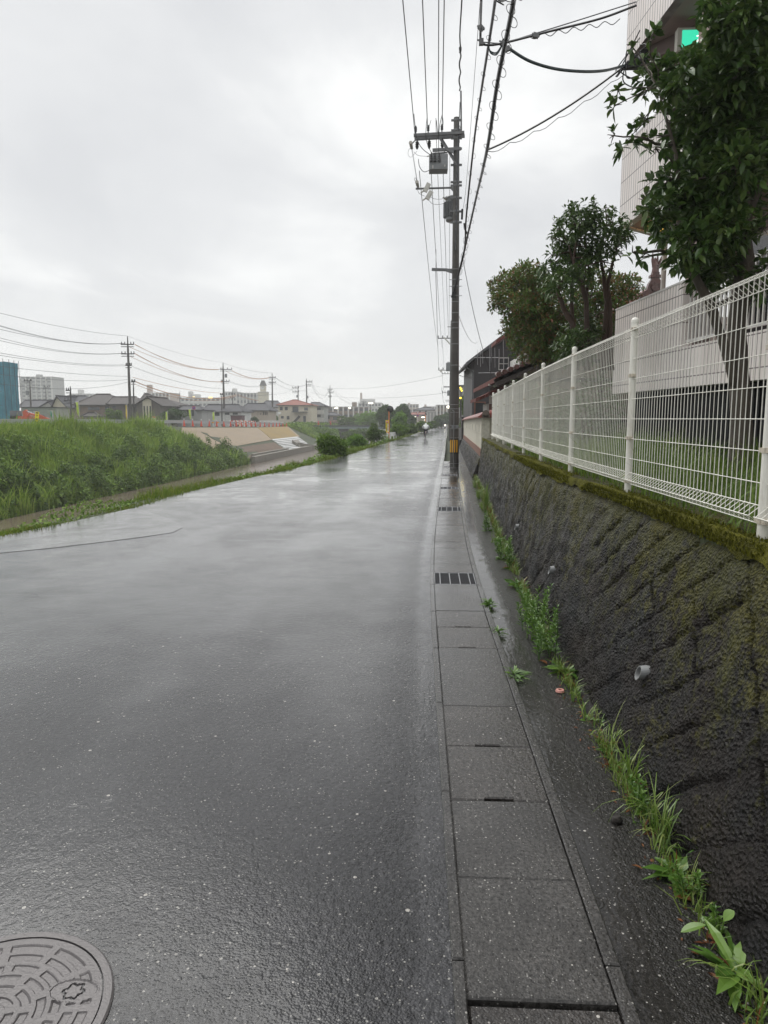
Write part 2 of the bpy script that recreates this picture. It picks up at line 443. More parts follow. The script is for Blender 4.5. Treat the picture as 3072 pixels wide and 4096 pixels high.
def bankz(x, Y):
    return interp(x, PROF(Y))
def hit(sx, sy, lift=0.0):
    """where the ray of the photograph meets the far river bank"""
    d = fwd + rgt*((sx-1536)/FPX) - upv*((sy-2048)/FPX)
    Y = 40.0
    while Y < 400:
        p = CAM + d*(Y/d.y)
        if p.z < bankz(p.x-off(Y), Y)+lift: break
        Y += .25
    return CAM + d*(Y/d.y)

def strip(name, xs, ys, zf, mats, uv=True, kind='structure'):
    """sheet over local X positions xs(Y) along ys"""
    m = MB(); m.uv = [] if uv else None
    for Y in ys:
        X = xs(Y)
        for x in X:
            m.v.append((x+off(Y), Y, zf(x, Y)))
            if uv: m.uv.append((x, Y))
    k = len(xs(ys[0]))
    for i in range(len(ys)-1):
        for j in range(k-1):
            m.f.append((i*k+j, i*k+j+1, (i+1)*k+j+1, (i+1)*k+j)); m.m.append(0)
    o = m.build(name, mats); tag(o, kind=kind); return o
ry = [-12, -4, 0] + list(np.arange(1, 16, .4)) + list(np.arange(16, 60, 1.5)) + list(np.arange(60, 340, 8.0))
ry = [float(a) for a in ry]
def rx(Y):
    l = roadl(Y) + .10*(noise.noise((Y*1.3, 3.1, 0)))+.04*noise.noise((Y*5, 1.1, 0))
    return [l + (.1115-l)*(i/14) for i in range(15)]
strip('road', rx, ry, lambda x, Y: zg(Y) - .012*max(0, 1-abs(x-.02)/.5), ['asphalt'])
# asphalt apron let into the left edge
pp = [(-6.4, 7.6), (-5.8, 8.1), (-5.22, 8.42), (-4.75, 8.8), (-4.29, 9.3), (-3.95, 9.7), (-3.68, 10.1), (-3.72, 10.6), (-3.96, 11.05), (-4.6, 11.9), (-5.3, 12.7), (-5.52, 12.9), (-5.72, 11.2), (-5.95, 9.9), (-6.2, 8.4)]
m = MB(); m.add([(x+off(Y), Y, .004) for x, Y in pp], [tuple(range(len(pp)))]); m.uv = [(x, y) for x, y, z in m.v]
tag(m.build('road_patch', 'asphalt_patch'), kind='structure')
strip('river', lambda Y: [-22.95, -17, -11.0], [-60, 0, 30, 60, 90, 120, 150, 200, 300, 500], lambda x, Y: WZ, ['river_water'], uv=False)
# wet strip between drain and retaining wall
sy_ = [-3, 0] + list(np.arange(1, 30, .5)) + [33, 36, 40, 46]
XB = lambda Y: interp(Y, [(2, .995), (5, 1.02), (8, 1.10), (16, 1.15), (20.15, 1.15)])
XT = lambda Y: interp(Y, [(2, 1.41), (4.6, 1.40), (7.5, 1.31), (18, 1.275)])
strip('gutter_strip', lambda Y: [.629, .75, .88, .99, 1.2], [float(a) for a in sy_], lambda x, Y: zg(Y)-.030+.012*((x-.62)/.4), ['strip_asphalt'])
strip('drain_bed', lambda Y: [.09, .64], [float(a) for a in sy_], lambda x, Y: zg(Y)-.30, ['soil'])

# ================================================================== concrete drain
def lane_box(m, x0, x1, y0, y1, z0, z1, notch=None, seg=1, bev=.006):
    """slab lying in the bent lane; optional hand slot cut into its near edge"""
    top = [(x0, y0)]
    if notch: a, b, d = notch; top += [(a, y0), (a+.006, y0+d), (b-.006, y0+d), (b, y0)]
    top += [(x1, y0), (x1, y1), (x0, y1)]
    cx, cy = (x0+x1)/2, (y0+y1)/2
    n = len(top)
    def ins(p): return (p[0]+(bev if p[0] < x0+1e-6 else -bev if p[0] > x1-1e-6 else 0), p[1]+(bev if abs(p[1]-y0) < 1e-6 or (notch and p[1] < y0+.1) else -bev if abs(p[1]-y1) < 1e-6 else 0))
    v = [L2W(x, y, z0) for x, y in top] + [L2W(x, y, z1-bev) for x, y in top] + [L2W(*ins(p), z1) for p in top]
    f = [tuple(range(2*n, 3*n))]
    for i in range(n):
        j = (i+1) % n
        f += [(i, j, j+n, i+n), (i+n, j+n, j+2*n, i+2*n)]
    m.add(v, f)
def kerb(name, x0, x1):
    m = MB(); ys = [float(a) for a in np.arange(-2, 46, 1.0)]
    for a in ys:
        b = a+1.0-.006
        lane_box(m, x0, x1, a, b, zg(a)-.2, zg(a)+.002, bev=.005)
    m.uv = [(x, y) for x, y, z in m.v]
    tag(m.build(name, 'lid_concrete', fixn=True), kind='structure')
kerb('drain_edge', .112, .1495); kerb('drain_edge', .578, .624)
ORD = ['first', 'second', 'third', 'fourth', 'fifth', 'sixth', 'seventh', 'eighth', 'ninth', 'tenth', 'eleventh', 'twelfth', 'thirteenth', 'fourteenth', 'fifteenth', 'sixteenth', 'seventeenth', 'eighteenth', 'nineteenth', 'twentieth',
       'twenty-first', 'twenty-second', 'twenty-third', 'twenty-fourth', 'twenty-fifth', 'twenty-sixth', 'twenty-seventh', 'twenty-eighth', 'twenty-ninth', 'thirtieth', 'thirty-first', 'thirty-second', 'thirty-third', 'thirty-fourth', 'thirty-fifth']
seq = [('s', -.2, .8), ('l', 1.33, 1.844), ('l', .81, 1.325), ('s', 1.85, 2.395), ('s', 2.395, 2.925), ('l', 2.925, 3.441), ('l', 3.441, 3.954), ('s', 3.954, 5.007), ('l', 5.007, 5.53), ('l', 5.53, 6.014), ('s', 6.014, 7.006), ('g', 7.006, 7.549),
       ('l', 7.549, 8.02), ('s', 8.02, 9.02), ('l', 9.02, 9.5), ('l', 9.5, 9.98), ('s', 9.98, 11.03), ('l', 11.03, 11.6), ('l', 11.6, 12.75), ('g', 12.75, 13.35), ('l', 13.35, 13.85)]
y = 13.85
for pat in ('s', 'l', 'l', 's', 'g', 'l', 's', 'l', 'l', 's', 'g', 'l', 's', 'l', 'l', 's', 'g', 'l', 's', 'l', 'l', 's'):
    d = 1.0 if pat == 's' else .5; seq.append((pat, y, y+d)); y += d
simple('galvanised', (.30, .31, .32), .38, .3, 30, metal=.7)
simple('iron_dark', (.05, .05, .055), .4, .3, 30, metal=.5)
nl = ns = ng = 0
for t_, a, b in seq:
    z = zg(a)
    if t_ == 'g':
        ng += 1
        th = thing('drain_grate', f'{ORD[ng-1]} steel drain grate from the camera, set flush in the concrete drain', 'drain grate', L2W(.35, a, z), group='steel grates along the roadside drain')
        fr = MB()
        for x in (.156, .570): lane_box(fr, x-.004, x+.004, a+.004, b-.004, z-.05, z+.004, bev=.001)
        for yy in (a+.008, b-.008): lane_box(fr, .161, .565, yy-.004, yy+.004, z-.05, z+.004, bev=.001)
        fr.build('frame', 'galvanised', th, fixn=True)
        br = MB()
        nb_ = 22
        for i in range(nb_):
            yy = a+.02+(b-a-.04)*(i+.5)/nb_; lane_box(br, .161, .565, yy-.003, yy+.003, z-.04, z+.001, bev=.001)
        br.build('bearing_bars', 'iron_dark', th, fixn=True)['kind'] = 'stuff'
        for i in range(4):
            c = MB(); x = .161+.404*(i+.5)/4; lane_box(c, x-.005, x+.005, a+.012, b-.012, z-.03, z+.006, bev=.001)
            c.build('cross_bar', 'galvanised', th, fixn=True)
    else:
        m = MB(); sl_ = t_ == 's'
        if sl_: ns += 1
        else: nl += 1
        nt = None
        if t_ == 'l': nt = (.295, .425, .020 if a > 2.5 else .024)
        if t_ == 'l' and a < 1.2: nt = None
        jx, jz = rnd.uniform(-.0015, .0015), rnd.uniform(-.0012, .0018)
        lane_box(m, .1515+jx, .5755+jx, a+(.0008 if sl_ else .0022), b-(.0008 if sl_ else rnd.uniform(.0015, .0035)), z-.09, z+.0015+jz-(.012 if (not sl_ and a < 1.84) else 0), nt)
        m.uv = [(x, y_) for x, y_, zz in m.v]
        o = m.build('drain_slab' if sl_ else 'drain_cover', 'lid_concrete' if sl_ else 'lid_brown', fixn=True)
        if sl_: tag(o, f'{ORD[ns-1]} long smooth wet concrete drain slab from the camera', 'drain slab', 'long concrete slabs over the drain')
        else: tag(o, f'{ORD[nl-1]} short square concrete drain lid from the camera{", with a hand slot" if nt else ", nearly under the camera"}', 'drain cover', 'square lids over the drain')

# ================================================================== retaining wall
def wallmat():
    N = newmat('wet_stone'); v = N.co()
    geo = N.n('ShaderNodeNewGeometry'); sp = N.n('ShaderNodeSeparateXYZ', {0: geo.outputs['Position']})
    a = N.noise(v, 2.2, 6, .65); b = N.noise(v, 26, 5, .7); st = N.noise(N.map(v, (1, 1.6, .25)), 5, 6, .7); f = N.noise(v, 90, 3, .7)
    c = N.mix(N.mr(b, .3, .7), (.004, .004, .0045), (.020, .019, .020))
    c = N.mix(N.mr(a, .4, .62, 0, .55), c, (.030, .022, .016))
    hgt = sp.outputs[2]
    up = N.mr(hgt, .15, 1.12, 0.0, .24)
    ms = N.mr(N.math('ADD', N.math('ADD', N.math('MULTIPLY', st, .55), N.math('MULTIPLY', b, .45)), up), .60, .72)
    c = N.mix(N.math('MULTIPLY', ms, .9), c, N.mix(N.mr(f, .35, .65), (.026, .027, .006), (.085, .085, .016)))
    pm = N.mr(N.math('ADD', N.math('ADD', N.math('MULTIPLY', N.noise(v, 1.7, 5, .7), .6), N.math('MULTIPLY', b, .4)), N.math('MULTIPLY', up, .35)), .565, .64)
    c = N.mix(N.math('MULTIPLY', pm, .92), c, N.mix(N.mr(f, .35, .65), (.026, .026, .006), (.105, .096, .015)))
    li = N.math('MULTIPLY', N.mr(N.noise(v, 40, 4, .75), .62, .70), N.mr(N.noise(v, 1.3, 3), .48, .62))
    c = N.mix(N.math('MULTIPLY', li, .8), c, (.14, .145, .115))
    wp = N.math('MULTIPLY', N.math('GREATER_THAN', N.noise(v, 70, 2), .73), N.mr(a, .45, .6))
    c = N.mix(wp, c, (.20, .19, .18))
    h = N.math('ADD', N.math('MULTIPLY', b, .8), N.math('ADD', N.math('MULTIPLY', N.vor(v, 60), .7), N.math('MULTIPLY', f, .5)))
    N.set(col=c, rough=N.mr(N.noise(v, 5, 4, .6), .35, .65, .22, .80), nor=N.bump(h, 1.0, .03), spec=.22)
wallmat()
def mossmat():
    N = newmat('moss'); v = N.co()
    a = N.noise(v, 6, 5, .7); f = N.noise(v, 120, 3)
    c = N.mix(N.mr(a, .3, .7), (.045, .046, .010), (.19, .185, .020))
    c = N.mix(N.mr(f, .4, .65, 0, .4), c, (.04, .04, .010))
    N.set(col=c, rough=.9, nor=N.bump(N.math('ADD', N.noise(v, 60, 4), f), 1.0, .02), spec=.15)
mossmat()
def stone_wall(label, y0, y1, xb, xt, zt, depth, stp, nv, amp, capend):
    th = thing('retaining_wall', label, 'retaining wall', L2W(xb((y0+y1)/2), (y0+y1)/2, 0), group=None)
    fxb, fxt = xb, xt
    ys = []; y = y0
    while y < y1-1e-6: ys.append(y); y += stp(y)
    ys.append(y1)
    m = MB()
    cols = nv+9
    for Y in ys:
        z0 = zg(Y)-.06; xb, xt = fxb(Y), fxt(Y); nrm = Vector((-zt, 0, (xt-xb))).normalized()
        for i in range(cols):
            if i <= nv:
                t_ = i/nv; z = z0+(zt+zg(Y)-z0)*t_; x = xb+(xt-xb)*t_; nn = nrm
            else:
                t_ = (i-nv)/8; z = zt+zg(Y); x = xt+depth*t_; nn = Vector((-.2, 0, 1))
            q = Vector((x, Y, z))
            d = amp*(noise.fractal(q*9, .8, 2.1, 5)*.6 + .30*noise.noise(q*2.6) + (.42*noise.noise(q*34) + .25*noise.noise(q*60))*max(.08, min(.9, .35+1.5*noise.noise(q*2.9+Vector((3, 3, 3))))))
            if i <= nv:
                j1 = abs(((z+.73*Y+.02*noise.noise(q*6))/.285+.31) % 1-.5)*2      # diagonal joints
                j2 = abs(((z-.95*Y+.02*noise.noise(q*6))/.56+.2) % 1-.5)*2
                k1 = min(1, max(0, (j1-.905)/.045))*max(0, min(1, .7+2.4*noise.noise(q*1.1+Vector((5, 0, 0)))))
                k2 = min(1, max(0, (j2-.955)/.025))*max(0, min(1, .0+2.2*noise.noise(q*1.4)))
                d -= min(1, k1+k2)*.030
                if t_ > .9: d -= (t_-.9)*.25*(1+.8*noise.noise(q*9))
            else:
                d = d*.5 - .02
            p = L2W(x, Y, z) + nn*d
            m.v.append(tuple(p))
    for i in range(len(ys)-1):
        for j in range(cols-1): m.f.append((i*cols+j, (i+1)*cols+j, (i+1)*cols+j+1, i*cols+j+1)); m.m.append(0)
    if capend:
        b = (len(ys)-1)*cols
        n0 = len(m.v); Y = ys[-1]; xt = fxt(Y); m.v.append(tuple(L2W(xt+depth, Y, -.06)))
        m.f.append(tuple(b+j for j in range(cols))+(n0,)); m.m.append(0)
        n0 = len(m.v); m.v.append(tuple(L2W(xt+depth, ys[0], -.06))); m.f.append(tuple(range(cols))[::-1]+(n0,)); m.m.append(0)
    m.build('stone_face', 'wet_stone', th, smooth=True, fixn=True)
    return th
rw = stone_wall('tall battered wall of dark wet stone carrying the white mesh fence', -1.0, 20.14, XB, XT, 1.13, .32, lambda y: .018 if 1.4 < y < 5 else .03 if y < 9 else .06, 60, .028, True)
stone_wall('lower dark stone wall carrying the cream plaster wall beyond', 20.18, 46, lambda y: .985, lambda y: 1.22, .60, .30, lambda y: .12, 18, .035, True)
# moss cushion along the lip
m = MB(); cols = 13
ysm = list(np.arange(-.5, 20, .03))
for Y in ysm:
    lim = (1.50-XT(Y))*1.1*max(.12, min(1, .75+1.3*noise.noise((Y*.55, 7.7, 0))))*(1 if Y < 9 else max(.15, 1-(Y-9)/7))
    hang = max(0, .012+.05*noise.noise((Y*1.6, 2.2, 0))+.03*noise.noise((Y*6, 4.2, 0)))
    for i in range(cols):
        t_ = i/(cols-1)
        if t_ < .35:
            s_ = 1-t_/.35; x = XT(Y)-.015-.30*hang*s_; z = 1.118-hang*s_
        else:
            s_ = (t_-.35)/.65; x = XT(Y)-.015+lim*s_; z = 1.118+.028*math.sin(math.pi*min(1, s_+.15))
        q = Vector((x, Y, z)); e_ = .011*noise.noise(q*22)+.010*noise.noise(q*55)
        fade = min(1, (1-t_)*6, t_*6+.2)
        m.v.append(tuple(L2W(x-.4*e_, Y, z+e_-(.03*(1-fade)))))
for i in range(len(ysm)-1):
    for j in range(cols-1): m.f.append((i*cols+j, (i+1)*cols+j, (i+1)*cols+j+1, i*cols+j+1)); m.m.append(0)
mo = m.build('moss', 'moss', rw, smooth=True)
foliage('moss_tuft', [(.06, .062, .010), (.13, .135, .016), (.22, .22, .028)], .8, .2, .1)
n = 26000
Y = nrs.uniform(1.8, 11, n)**1.0; xt_ = np.array([XT(y) for y in Y]); X = xt_-.015+np.abs(nrs.normal(-.02, .07, n)); X = np.where(nrs.rand(n) < .35, xt_-nrs.uniform(0, .03, n), X)
Z = 1.125 - np.where(X < xt_-.01, (xt_-.01-X)*2.4, 0)
keep = np.array([noise.noise((y*.9, x*3, 1.0)) > -.25 and x < 1.53 for x, y in zip(X, Y)])
P = np.array([tuple(L2W(x, y, z)) for x, y, z in zip(X[keep], Y[keep], Z[keep])])
V, F = blade_arrays(P, nrs.uniform(.012, .032, len(P)), nrs.uniform(.004, .009, len(P)), 1.2, 5)
npmesh('moss_tufts', V, F, 'moss_tuft', rw)['kind'] = 'stuff'
# weep pipes
simple('pvc', (.20, .205, .205), .35, .15, 14, dirt=(.12, .12, .1))
def wallpt(Y, z): return L2W(.975+.2876*z, Y, z)
for sx, sy, Y0 in ((2566, 2690, None), (2205, 2280, None), (2066, 2108, None)):
    d = fwd + rgt*((sx-1536)/FPX) - upv*((sy-2048)/FPX); Y = 2.0
    while Y < 19:
        p = CAM+d*(Y/d.y)
        if p.x-off(Y) > XB(Y)+(XT(Y)-XB(Y))*p.z/1.13-.012: break
        Y += .02
    c = CAM+d*(Y/d.y)
    ax = Vector((-1, 0, -.12)).normalized(); u = Vector((0, 1, 0)); w = ax.cross(u)
    m = MB(); N_ = 20; vs = []; fs = []
    for ri, (r_, l_) in enumerate(((.034, -.16), (.034, .022), (.0295, .022), (.0295, -.14))):
        for k in range(N_):
            a = 2*math.pi*k/N_; q = c+u*(r_*math.cos(a))+w*(r_*math.sin(a))
            nw = Vector((-1.13, 0, XT(Y)-XB(Y))).normalized()
            if l_ > 0: l_e = (.016-(q-c).dot(nw))/ax.dot(nw)
            else: l_e = l_
            vs.append(q+ax*l_e)
    for ri in range(3):
        for k in range(N_): k2 = (k+1) % N_; fs.append((ri*N_+k, ri*N_+k2, (ri+1)*N_+k2, (ri+1)*N_+k))
    m.add(vs, fs); m.build('weep_pipe', 'pvc', rw, smooth=False, fixn=True)

# ================================================================== white mesh fence
simple('fence_paint', (.76, .745, .68), .42, .14, 5, streak=True, dirt=(.36, .32, .23)); simple('clamp_rust', (.52, .47, .38), .55, .25, 30, dirt=(.20, .10, .05))
FX = 1.512; FZ = 1.155; PS = 2.04
fence = thing('mesh_fence', 'white welded mesh fence with round posts on top of the retaining wall', 'fence', L2W(FX, 5, FZ))
WM[fence.name] = Matrix.Translation(L2W(FX, 5, FZ))
py_ = [5.2+PS*(i-2) for i in range(0, 10)]
py_ = [y for y in py_ if y > -1]
def panel(ya, yb):
    A = L2W(FX, ya, FZ); B = L2W(FX, yb, FZ); d = (B-A); Lp = d.length; d.normalize()
    out = Vector((-d.y, d.x, 0))          # towards the road
    m = MB(); r_ = .0019
    g_ = .034; n_ = 39
    P3 = lambda s, o, z: A + d*s + out*o + Vector((0, 0, z))
    tri_t = [(0.0, 1.055), (0.0, 1.135), (.052, 1.098)]; tri_b = [(0.0, .115), (0.0, .035), (.052, .072)]
    for i in range(n_):
        s = g_ + (Lp-2*g_)*i/(n_-1)
        m.tube([P3(s, 0, .115), P3(s, .052, .072), P3(s, 0, .035), P3(s, .0, 1.135), P3(s, .052, 1.098), P3(s, 0, 1.055)], r_*1.25, 4, cap=False)
    for o, z in [(.006, .215+.14*k) for k in range(6)]:
        m.tube([P3(g_-.01, o, z), P3(Lp-g_+.01, o, z)], r_*1.15, 4, cap=False)
    for o, z in tri_t+tri_b:
        for dz in (0, ):
            m.tube([P3(g_-.01, o+.004, z+dz), P3(Lp-g_+.01, o+.004, z+dz)], r_*1.3, 4, cap=False)
    m.build('mesh_panel', 'fence_paint', fence)
for a, b in zip(py_, py_[1:]): panel(a, b)
for y in py_:
    b = L2W(FX, y, FZ)
    m = MB(); m.tube([b+Vector((.0, 0, -.09)), b+Vector((0, 0, 1.165))], .0243, 14)
    m.lathe(b+Vector((0, 0, 1.165)), [(.0265, 0), (.0265, .02), (.018, .034), (.004, .039)], 14)
    po = m.build('post', 'fence_paint', fence, smooth=False)
    for z in (.36, .80, 1.12, .05):
        c = MB(); c.tube([b+Vector((0, 0, z-.012)), b+Vector((0, 0, z+.012))], .0275, 12)
        c.box(b+Vector((-.004, .034, z)), (.03, .03, .02)); c.box(b+Vector((-.004, -.034, z)), (.03, .03, .02))
        c.build('clamp', 'clamp_rust', po)

# ================================================================== grass behind the fence
foliage('grass_fine', [(0.081, 0.149, 0.023), (0.138, 0.230, 0.034), (0.196, 0.299, 0.046), (0.265, 0.299, 0.081)], .5, .3, .3)
n = 15000
Y = nrs.uniform(1.2, 15, n); X = 1.52+nrs.uniform(0, 1, n)**1.2*3.2
k_ = np.array([.45+.9*max(0, .35+noise.noise((x*1.1, y*.8, 4)))-(.45 if x < 1.62 else 0) for x, y in zip(X, Y)])
hh = np.clip(nrs.uniform(.14, .52, n)*np.clip(k_, .2, 2), .05, .62)
P = np.array([tuple(L2W(x, y, topz(y)-.05)) for x, y in zip(X, Y)])
V, F = blade_arrays(P, hh, nrs.uniform(.005, .012, n), .75, 9)
tag(npmesh('garden_grass', V, F, 'grass_fine'), kind='stuff')

# ================================================================== cream plaster wall with red tiles
simple('plaster', (.56, .53, .44), .7, .10, 2.5, .25, 60, streak=True, dirt=(.30, .28, .22))
simple('plaster_rough', (.50, .48, .40), .85, .18, 12, .9, 45, dirt=(.2, .19, .15))
simple('brick_red', (.20, .085, .055), .5, .25, 4, dirt=(.10, .05, .04))
simple('tile_red', (.23, .055, .040), .32, .35, 5, .2, 20, dirt=(.08, .03, .03))
simple('tile_brown', (.095, .042, .036), .30, .4, 5, .3, 18, dirt=(.16, .13, .11))
simple('dark_slot', (.02, .018, .016), .6)
pw = thing('plaster_wall', 'cream plaster garden wall with dark slots and red tile coping', 'garden wall', L2W(1.26, 30, .6))
YW0, YW1, XW, TW = 20.35, 45.5, 1.27, .18
def lane_slab(m, x0, x1, y0, y1, z0f, z1f, n=14, mi=0):
    vs = []; fs = []
    for i in range(n+1):
        Y = y0+(y1-y0)*i/n
        for x, z in ((x0, z0f(Y)), (x1, z0f(Y)), (x1, z1f(Y)), (x0, z1f(Y))): vs.append(L2W(x, Y, z))
    for i in range(n):
        for j in range(4): k2 = (j+1) % 4; fs.append((i*4+j, i*4+k2, (i+1)*4+k2, (i+1)*4+j))
    fs += [(3, 2, 1, 0), tuple(n*4+j for j in range(4))]
    m.add(vs, fs, mi)
zq = lambda a: (lambda Y: zg(Y)*.8+a)
m = MB(); lane_slab(m, XW, XW+TW, YW0+.16, YW1, zq(.80), zq(1.22)); lane_slab(m, XW-.012, XW+TW, YW0+.16, YW1, zq(1.225), zq(1.50)); lane_slab(m, XW, XW+TW, YW0+.16, YW1, zq(1.505), zq(1.70))
m.build('wall_panel', 'plaster', pw, fixn=True)
m = MB(); lane_slab(m, XW-.03, XW+TW, YW0, YW1, zq(.54), zq(.795)); m.build('base_band', 'brick_red', pw, fixn=True)
m = MB(); lane_slab(m, XW-.02, XW+TW+.03, YW0-.03, YW0+.157, zq(.80), zq(1.72), 2); m.build('end_pillar', 'plaster_rough', pw, fixn=True)
m = MB(); m.box(L2W(XW+TW+.80, YW0+.55, 1.13), (1.5, .14, 1.18)); m.build('return_wall', 'plaster', pw)
for i in range(6):
    Y = YW0+1.6+3.2*i; m = MB(); lane_slab(m, XW-.016, XW+.05, Y, Y+.16, zq(1.26), zq(1.485), 1); m.build('slot', 'dark_slot', pw, fixn=True)
m = MB()
def roofrow(m, y0, y1):
    prof = [(-.10, -.07), (-.10, -.035), (-.03, .01), (.0, .045), (.055, .085), (.11, .10), (.165, .085), (.22, .045), (.25, .01), (.32, -.035), (.32, -.07)]
    nseg = 40; vs = []; fs = []; k = len(prof)
    for i in range(nseg+1):
        Y = y0+(y1-y0)*i/nseg
        for x, z in prof: vs.append(L2W(XW-.02+x, Y, zq(1.76)(Y)+z+(.012 if i % 2 else 0)))
    for i in range(nseg):
        for j in range(k): k2 = (j+1) % k; fs.append((i*k+j, i*k+k2, (i+1)*k+k2, (i+1)*k+j))
    fs += [tuple(range(k))[::-1], tuple(nseg*k+j for j in range(k))]
    m.add(vs, fs)
roofrow(m, YW0-.12, YW1); m.build('tile_coping', 'tile_red', pw, fixn=True)
m = MB(); m.tube([L2W(XW+TW+.05, YW0+.55, 1.80), L2W(XW+TW+1.55, YW0+.55, 1.80)], .11, 10); m.box(L2W(XW+TW+.8, YW0+.55, 1.735), (1.55, .40, .05)); m.build('return_coping', 'tile_red', pw)
simple('tile_old', (.14, .11, .09), .6, .4, 14, .5, 40, dirt=(.05, .05, .04))
m = MB(); c = L2W(XW+.09, YW0-.14, 1.80)
m.tube([c, c+Vector((0, -.03, 0))], .10, 16); m.tube([c+Vector((0, -.02, 0)), c+Vector((0, -.045, 0))], .06, 12); m.box(c+Vector((0, 0, -.07)), (.22, .06, .06)); m.build('ridge_end_tile', 'tile_old', pw)
simple('fence_slat', (.055, .05, .048), .6, .3, 6, streak=True)
df = thing('board_fence', 'dark board fence beyond the cream plaster wall', 'fence', L2W(1.2, 52, .6))
m = MB(); lane_slab(m, 1.14, 1.24, 45.6, 62, zq(.45), zq(1.85), 10); m.build('boards', 'fence_slat', df, fixn=True)
m = MB(); lane_slab(m, 1.12, 1.26, 45.58, 62.02, zq(1.853), zq(1.92), 10); m.build('top_rail', 'fence_slat', df, fixn=True)
m = MB(); lane_slab(m, 1.02, 1.26, 46.05, 62, zq(-.2), zq(.445), 10); m.build('plinth', 'wet_stone', df, fixn=True)
# ================================================================== trees
simple('bark_grey', (.085, .070, .055), .8, .4, 9, .8, 40, streak=True, dirt=(.17, .17, .14))
simple('bark_brown', (.070, .042, .030), .75, .4, 9, .8, 40, streak=True, dirt=(.13, .11, .09))
foliage('leaf_dark', [(0.044, 0.094, 0.021), (0.072, 0.137, 0.031), (0.111, 0.189, 0.044), (0.169, 0.234, 0.065)], .28, .22, .5)
foliage('leaf_mid', [(0.047, 0.093, 0.023), (0.078, 0.135, 0.034), (0.132, 0.202, 0.054)], .30, .25, .45)
foliage('leaf_red', [(0.112, 0.203, 0.049), (0.101, 0.178, 0.043), (0.158, 0.210, 0.058), (0.226, 0.152, 0.072), (0.090, 0.165, 0.041), (0.135, 0.228, 0.052), (0.317, 0.114, 0.072), (0.112, 0.203, 0.049)], .45, .32, .35)
def z7(x, y): return 2400+.5424*x, .5424*y
def z8(x, y): return 2400+.5424*x, 1000+.5424*y
def z6(x, y): return 1850+.5124*x, 800+.5124*y
def limb(m, a, b, r0, r1, seed=0, n=6, wob=.10):
    a, b = Vector(a), Vector(b); L_ = (b-a).length; pts = []
    for i in range(n+1):
        t_ = i/n; p = a.lerp(b, t_)
        p += Vector((noise.noise((seed, t_*2, 0)), noise.noise((seed, t_*2, 5)), noise.noise((seed, t_*2, 9))+.3*math.sin(t_*3.1)))*L_*wob*math.sin(math.pi*t_)
        pts.append(p)
    m.tube(pts, [r0+(r1-r0)*i/n for i in range(n+1)], 6)
def leafcloud(clusters, conv, Y0, spread, dens, Lr, Wr, seed, droop=.2):
    """clusters: (x, y, r[, n]) in zoom pixels -> leaf points grouped in twig sprays inside real ellipsoids"""
    r = np.random.RandomState(seed); PP = []; DD = []; cents = []
    for c in clusters:
        sx, sy = conv(c[0], c[1]); Y = Y0+r.uniform(-spread, spread)
        if len(c) > 4: Y = c[4]
        cen = np.array(W(sx, sy, Y)); rad = c[2]*.60/FPX*Y
        cents.append((Vector(cen), rad))
        n = c[3] if len(c) > 3 and c[3] else int(dens*c[2]**2)
        nt = max(2, n//7)
        d = unit(r.normal(0, 1, (nt, 3))); rr = rad*(.35+.75*r.rand(nt)**.6)
        tips = cen + d*rr[:, None]*np.array([1, 1.15, 1])
        tips[:, 2] += .0
        for t_, dd in zip(tips, d):
            k_ = max(3, int(r.normal(n/nt, 2)))
            base = t_ + r.normal(0, rad*.13, (k_, 3))
            dr = dd*.55 + r.normal(0, .65, (k_, 3)) + np.array([0, 0, .25])
            PP.append(base); DD.append(dr)
    P = np.concatenate(PP); D = unit(np.concatenate(DD)); n = len(P)
    return leaf_arrays(P, D, r.uniform(*Lr, n), r.uniform(*Wr, n), .22, droop, seed, True), cents, P
def twigs(m, cents, paths, P, seed, r0=.018, nt=5):
    """limbs from the nearest trunk point to each cluster and thin twigs inside it"""
    r = random.Random(seed)
    tp = [p for path in paths for p in path]
    for i, (c, rad) in enumerate(cents):
        below = [p for p in tp if p[0].z < c.z+.1] or tp
        a = min(below, key=lambda p: (p[0]-c).length)
        limb(m, a[0], c, min(r0, a[1]*.7), .006, seed+i)
        for k_ in range(nt):
            e_ = Vector((r.gauss(0, 1), r.gauss(0, 1), r.gauss(.2, 1))).normalized()*rad*r.uniform(.6, 1.05)
            limb(m, c, c+e_, .006, .0025, seed+i*7+k_, 4)
def tree(name, label, cat, base, trunks, clusters, conv, Y0, spread, dens, Lr, Wr, leafmat, bark, seed, droop=.2, r0=.03, nt=4, group=None):
    th = thing(name, label, cat, base, group=group)
    m = MB(); paths = []
    for tr in trunks:
        pts = [W(*conv(x, y), Yt) for x, y, Yt, r_ in tr]; rs = [q[3] for q in tr]
        fine = []; fr = []
        for (a, ra), (b, rb) in zip(zip(pts, rs), zip(pts[1:], rs[1:])):
            for k_ in range(4):
                t_ = k_/4; fine.append(a.lerp(b, t_)+Vector((noise.noise((a.z*3+t_, seed, 0)), noise.noise((a.z*3+t_, seed, 4)), 0))*.025); fr.append((ra+(rb-ra)*t_)*(1+.12*noise.noise((a.z*8+t_*3, seed, 2))))
        fine.append(pts[-1]); fr.append(rs[-1])
        m.tube(fine, fr, 9); paths.append(list(zip(fine, fr)))
    (V, F), cents, P = leafcloud(clusters, conv, Y0, spread, dens, Lr, Wr, seed, droop)
    twigs(m, cents, paths, P, seed, r0, nt)
    m.build('trunk', bark, th, smooth=True)
    npmesh('crown', V, F, leafmat, th)
    return th
def off7(l): return [(x, y, r_) + tuple(e) for x, y, r_, *e in l]
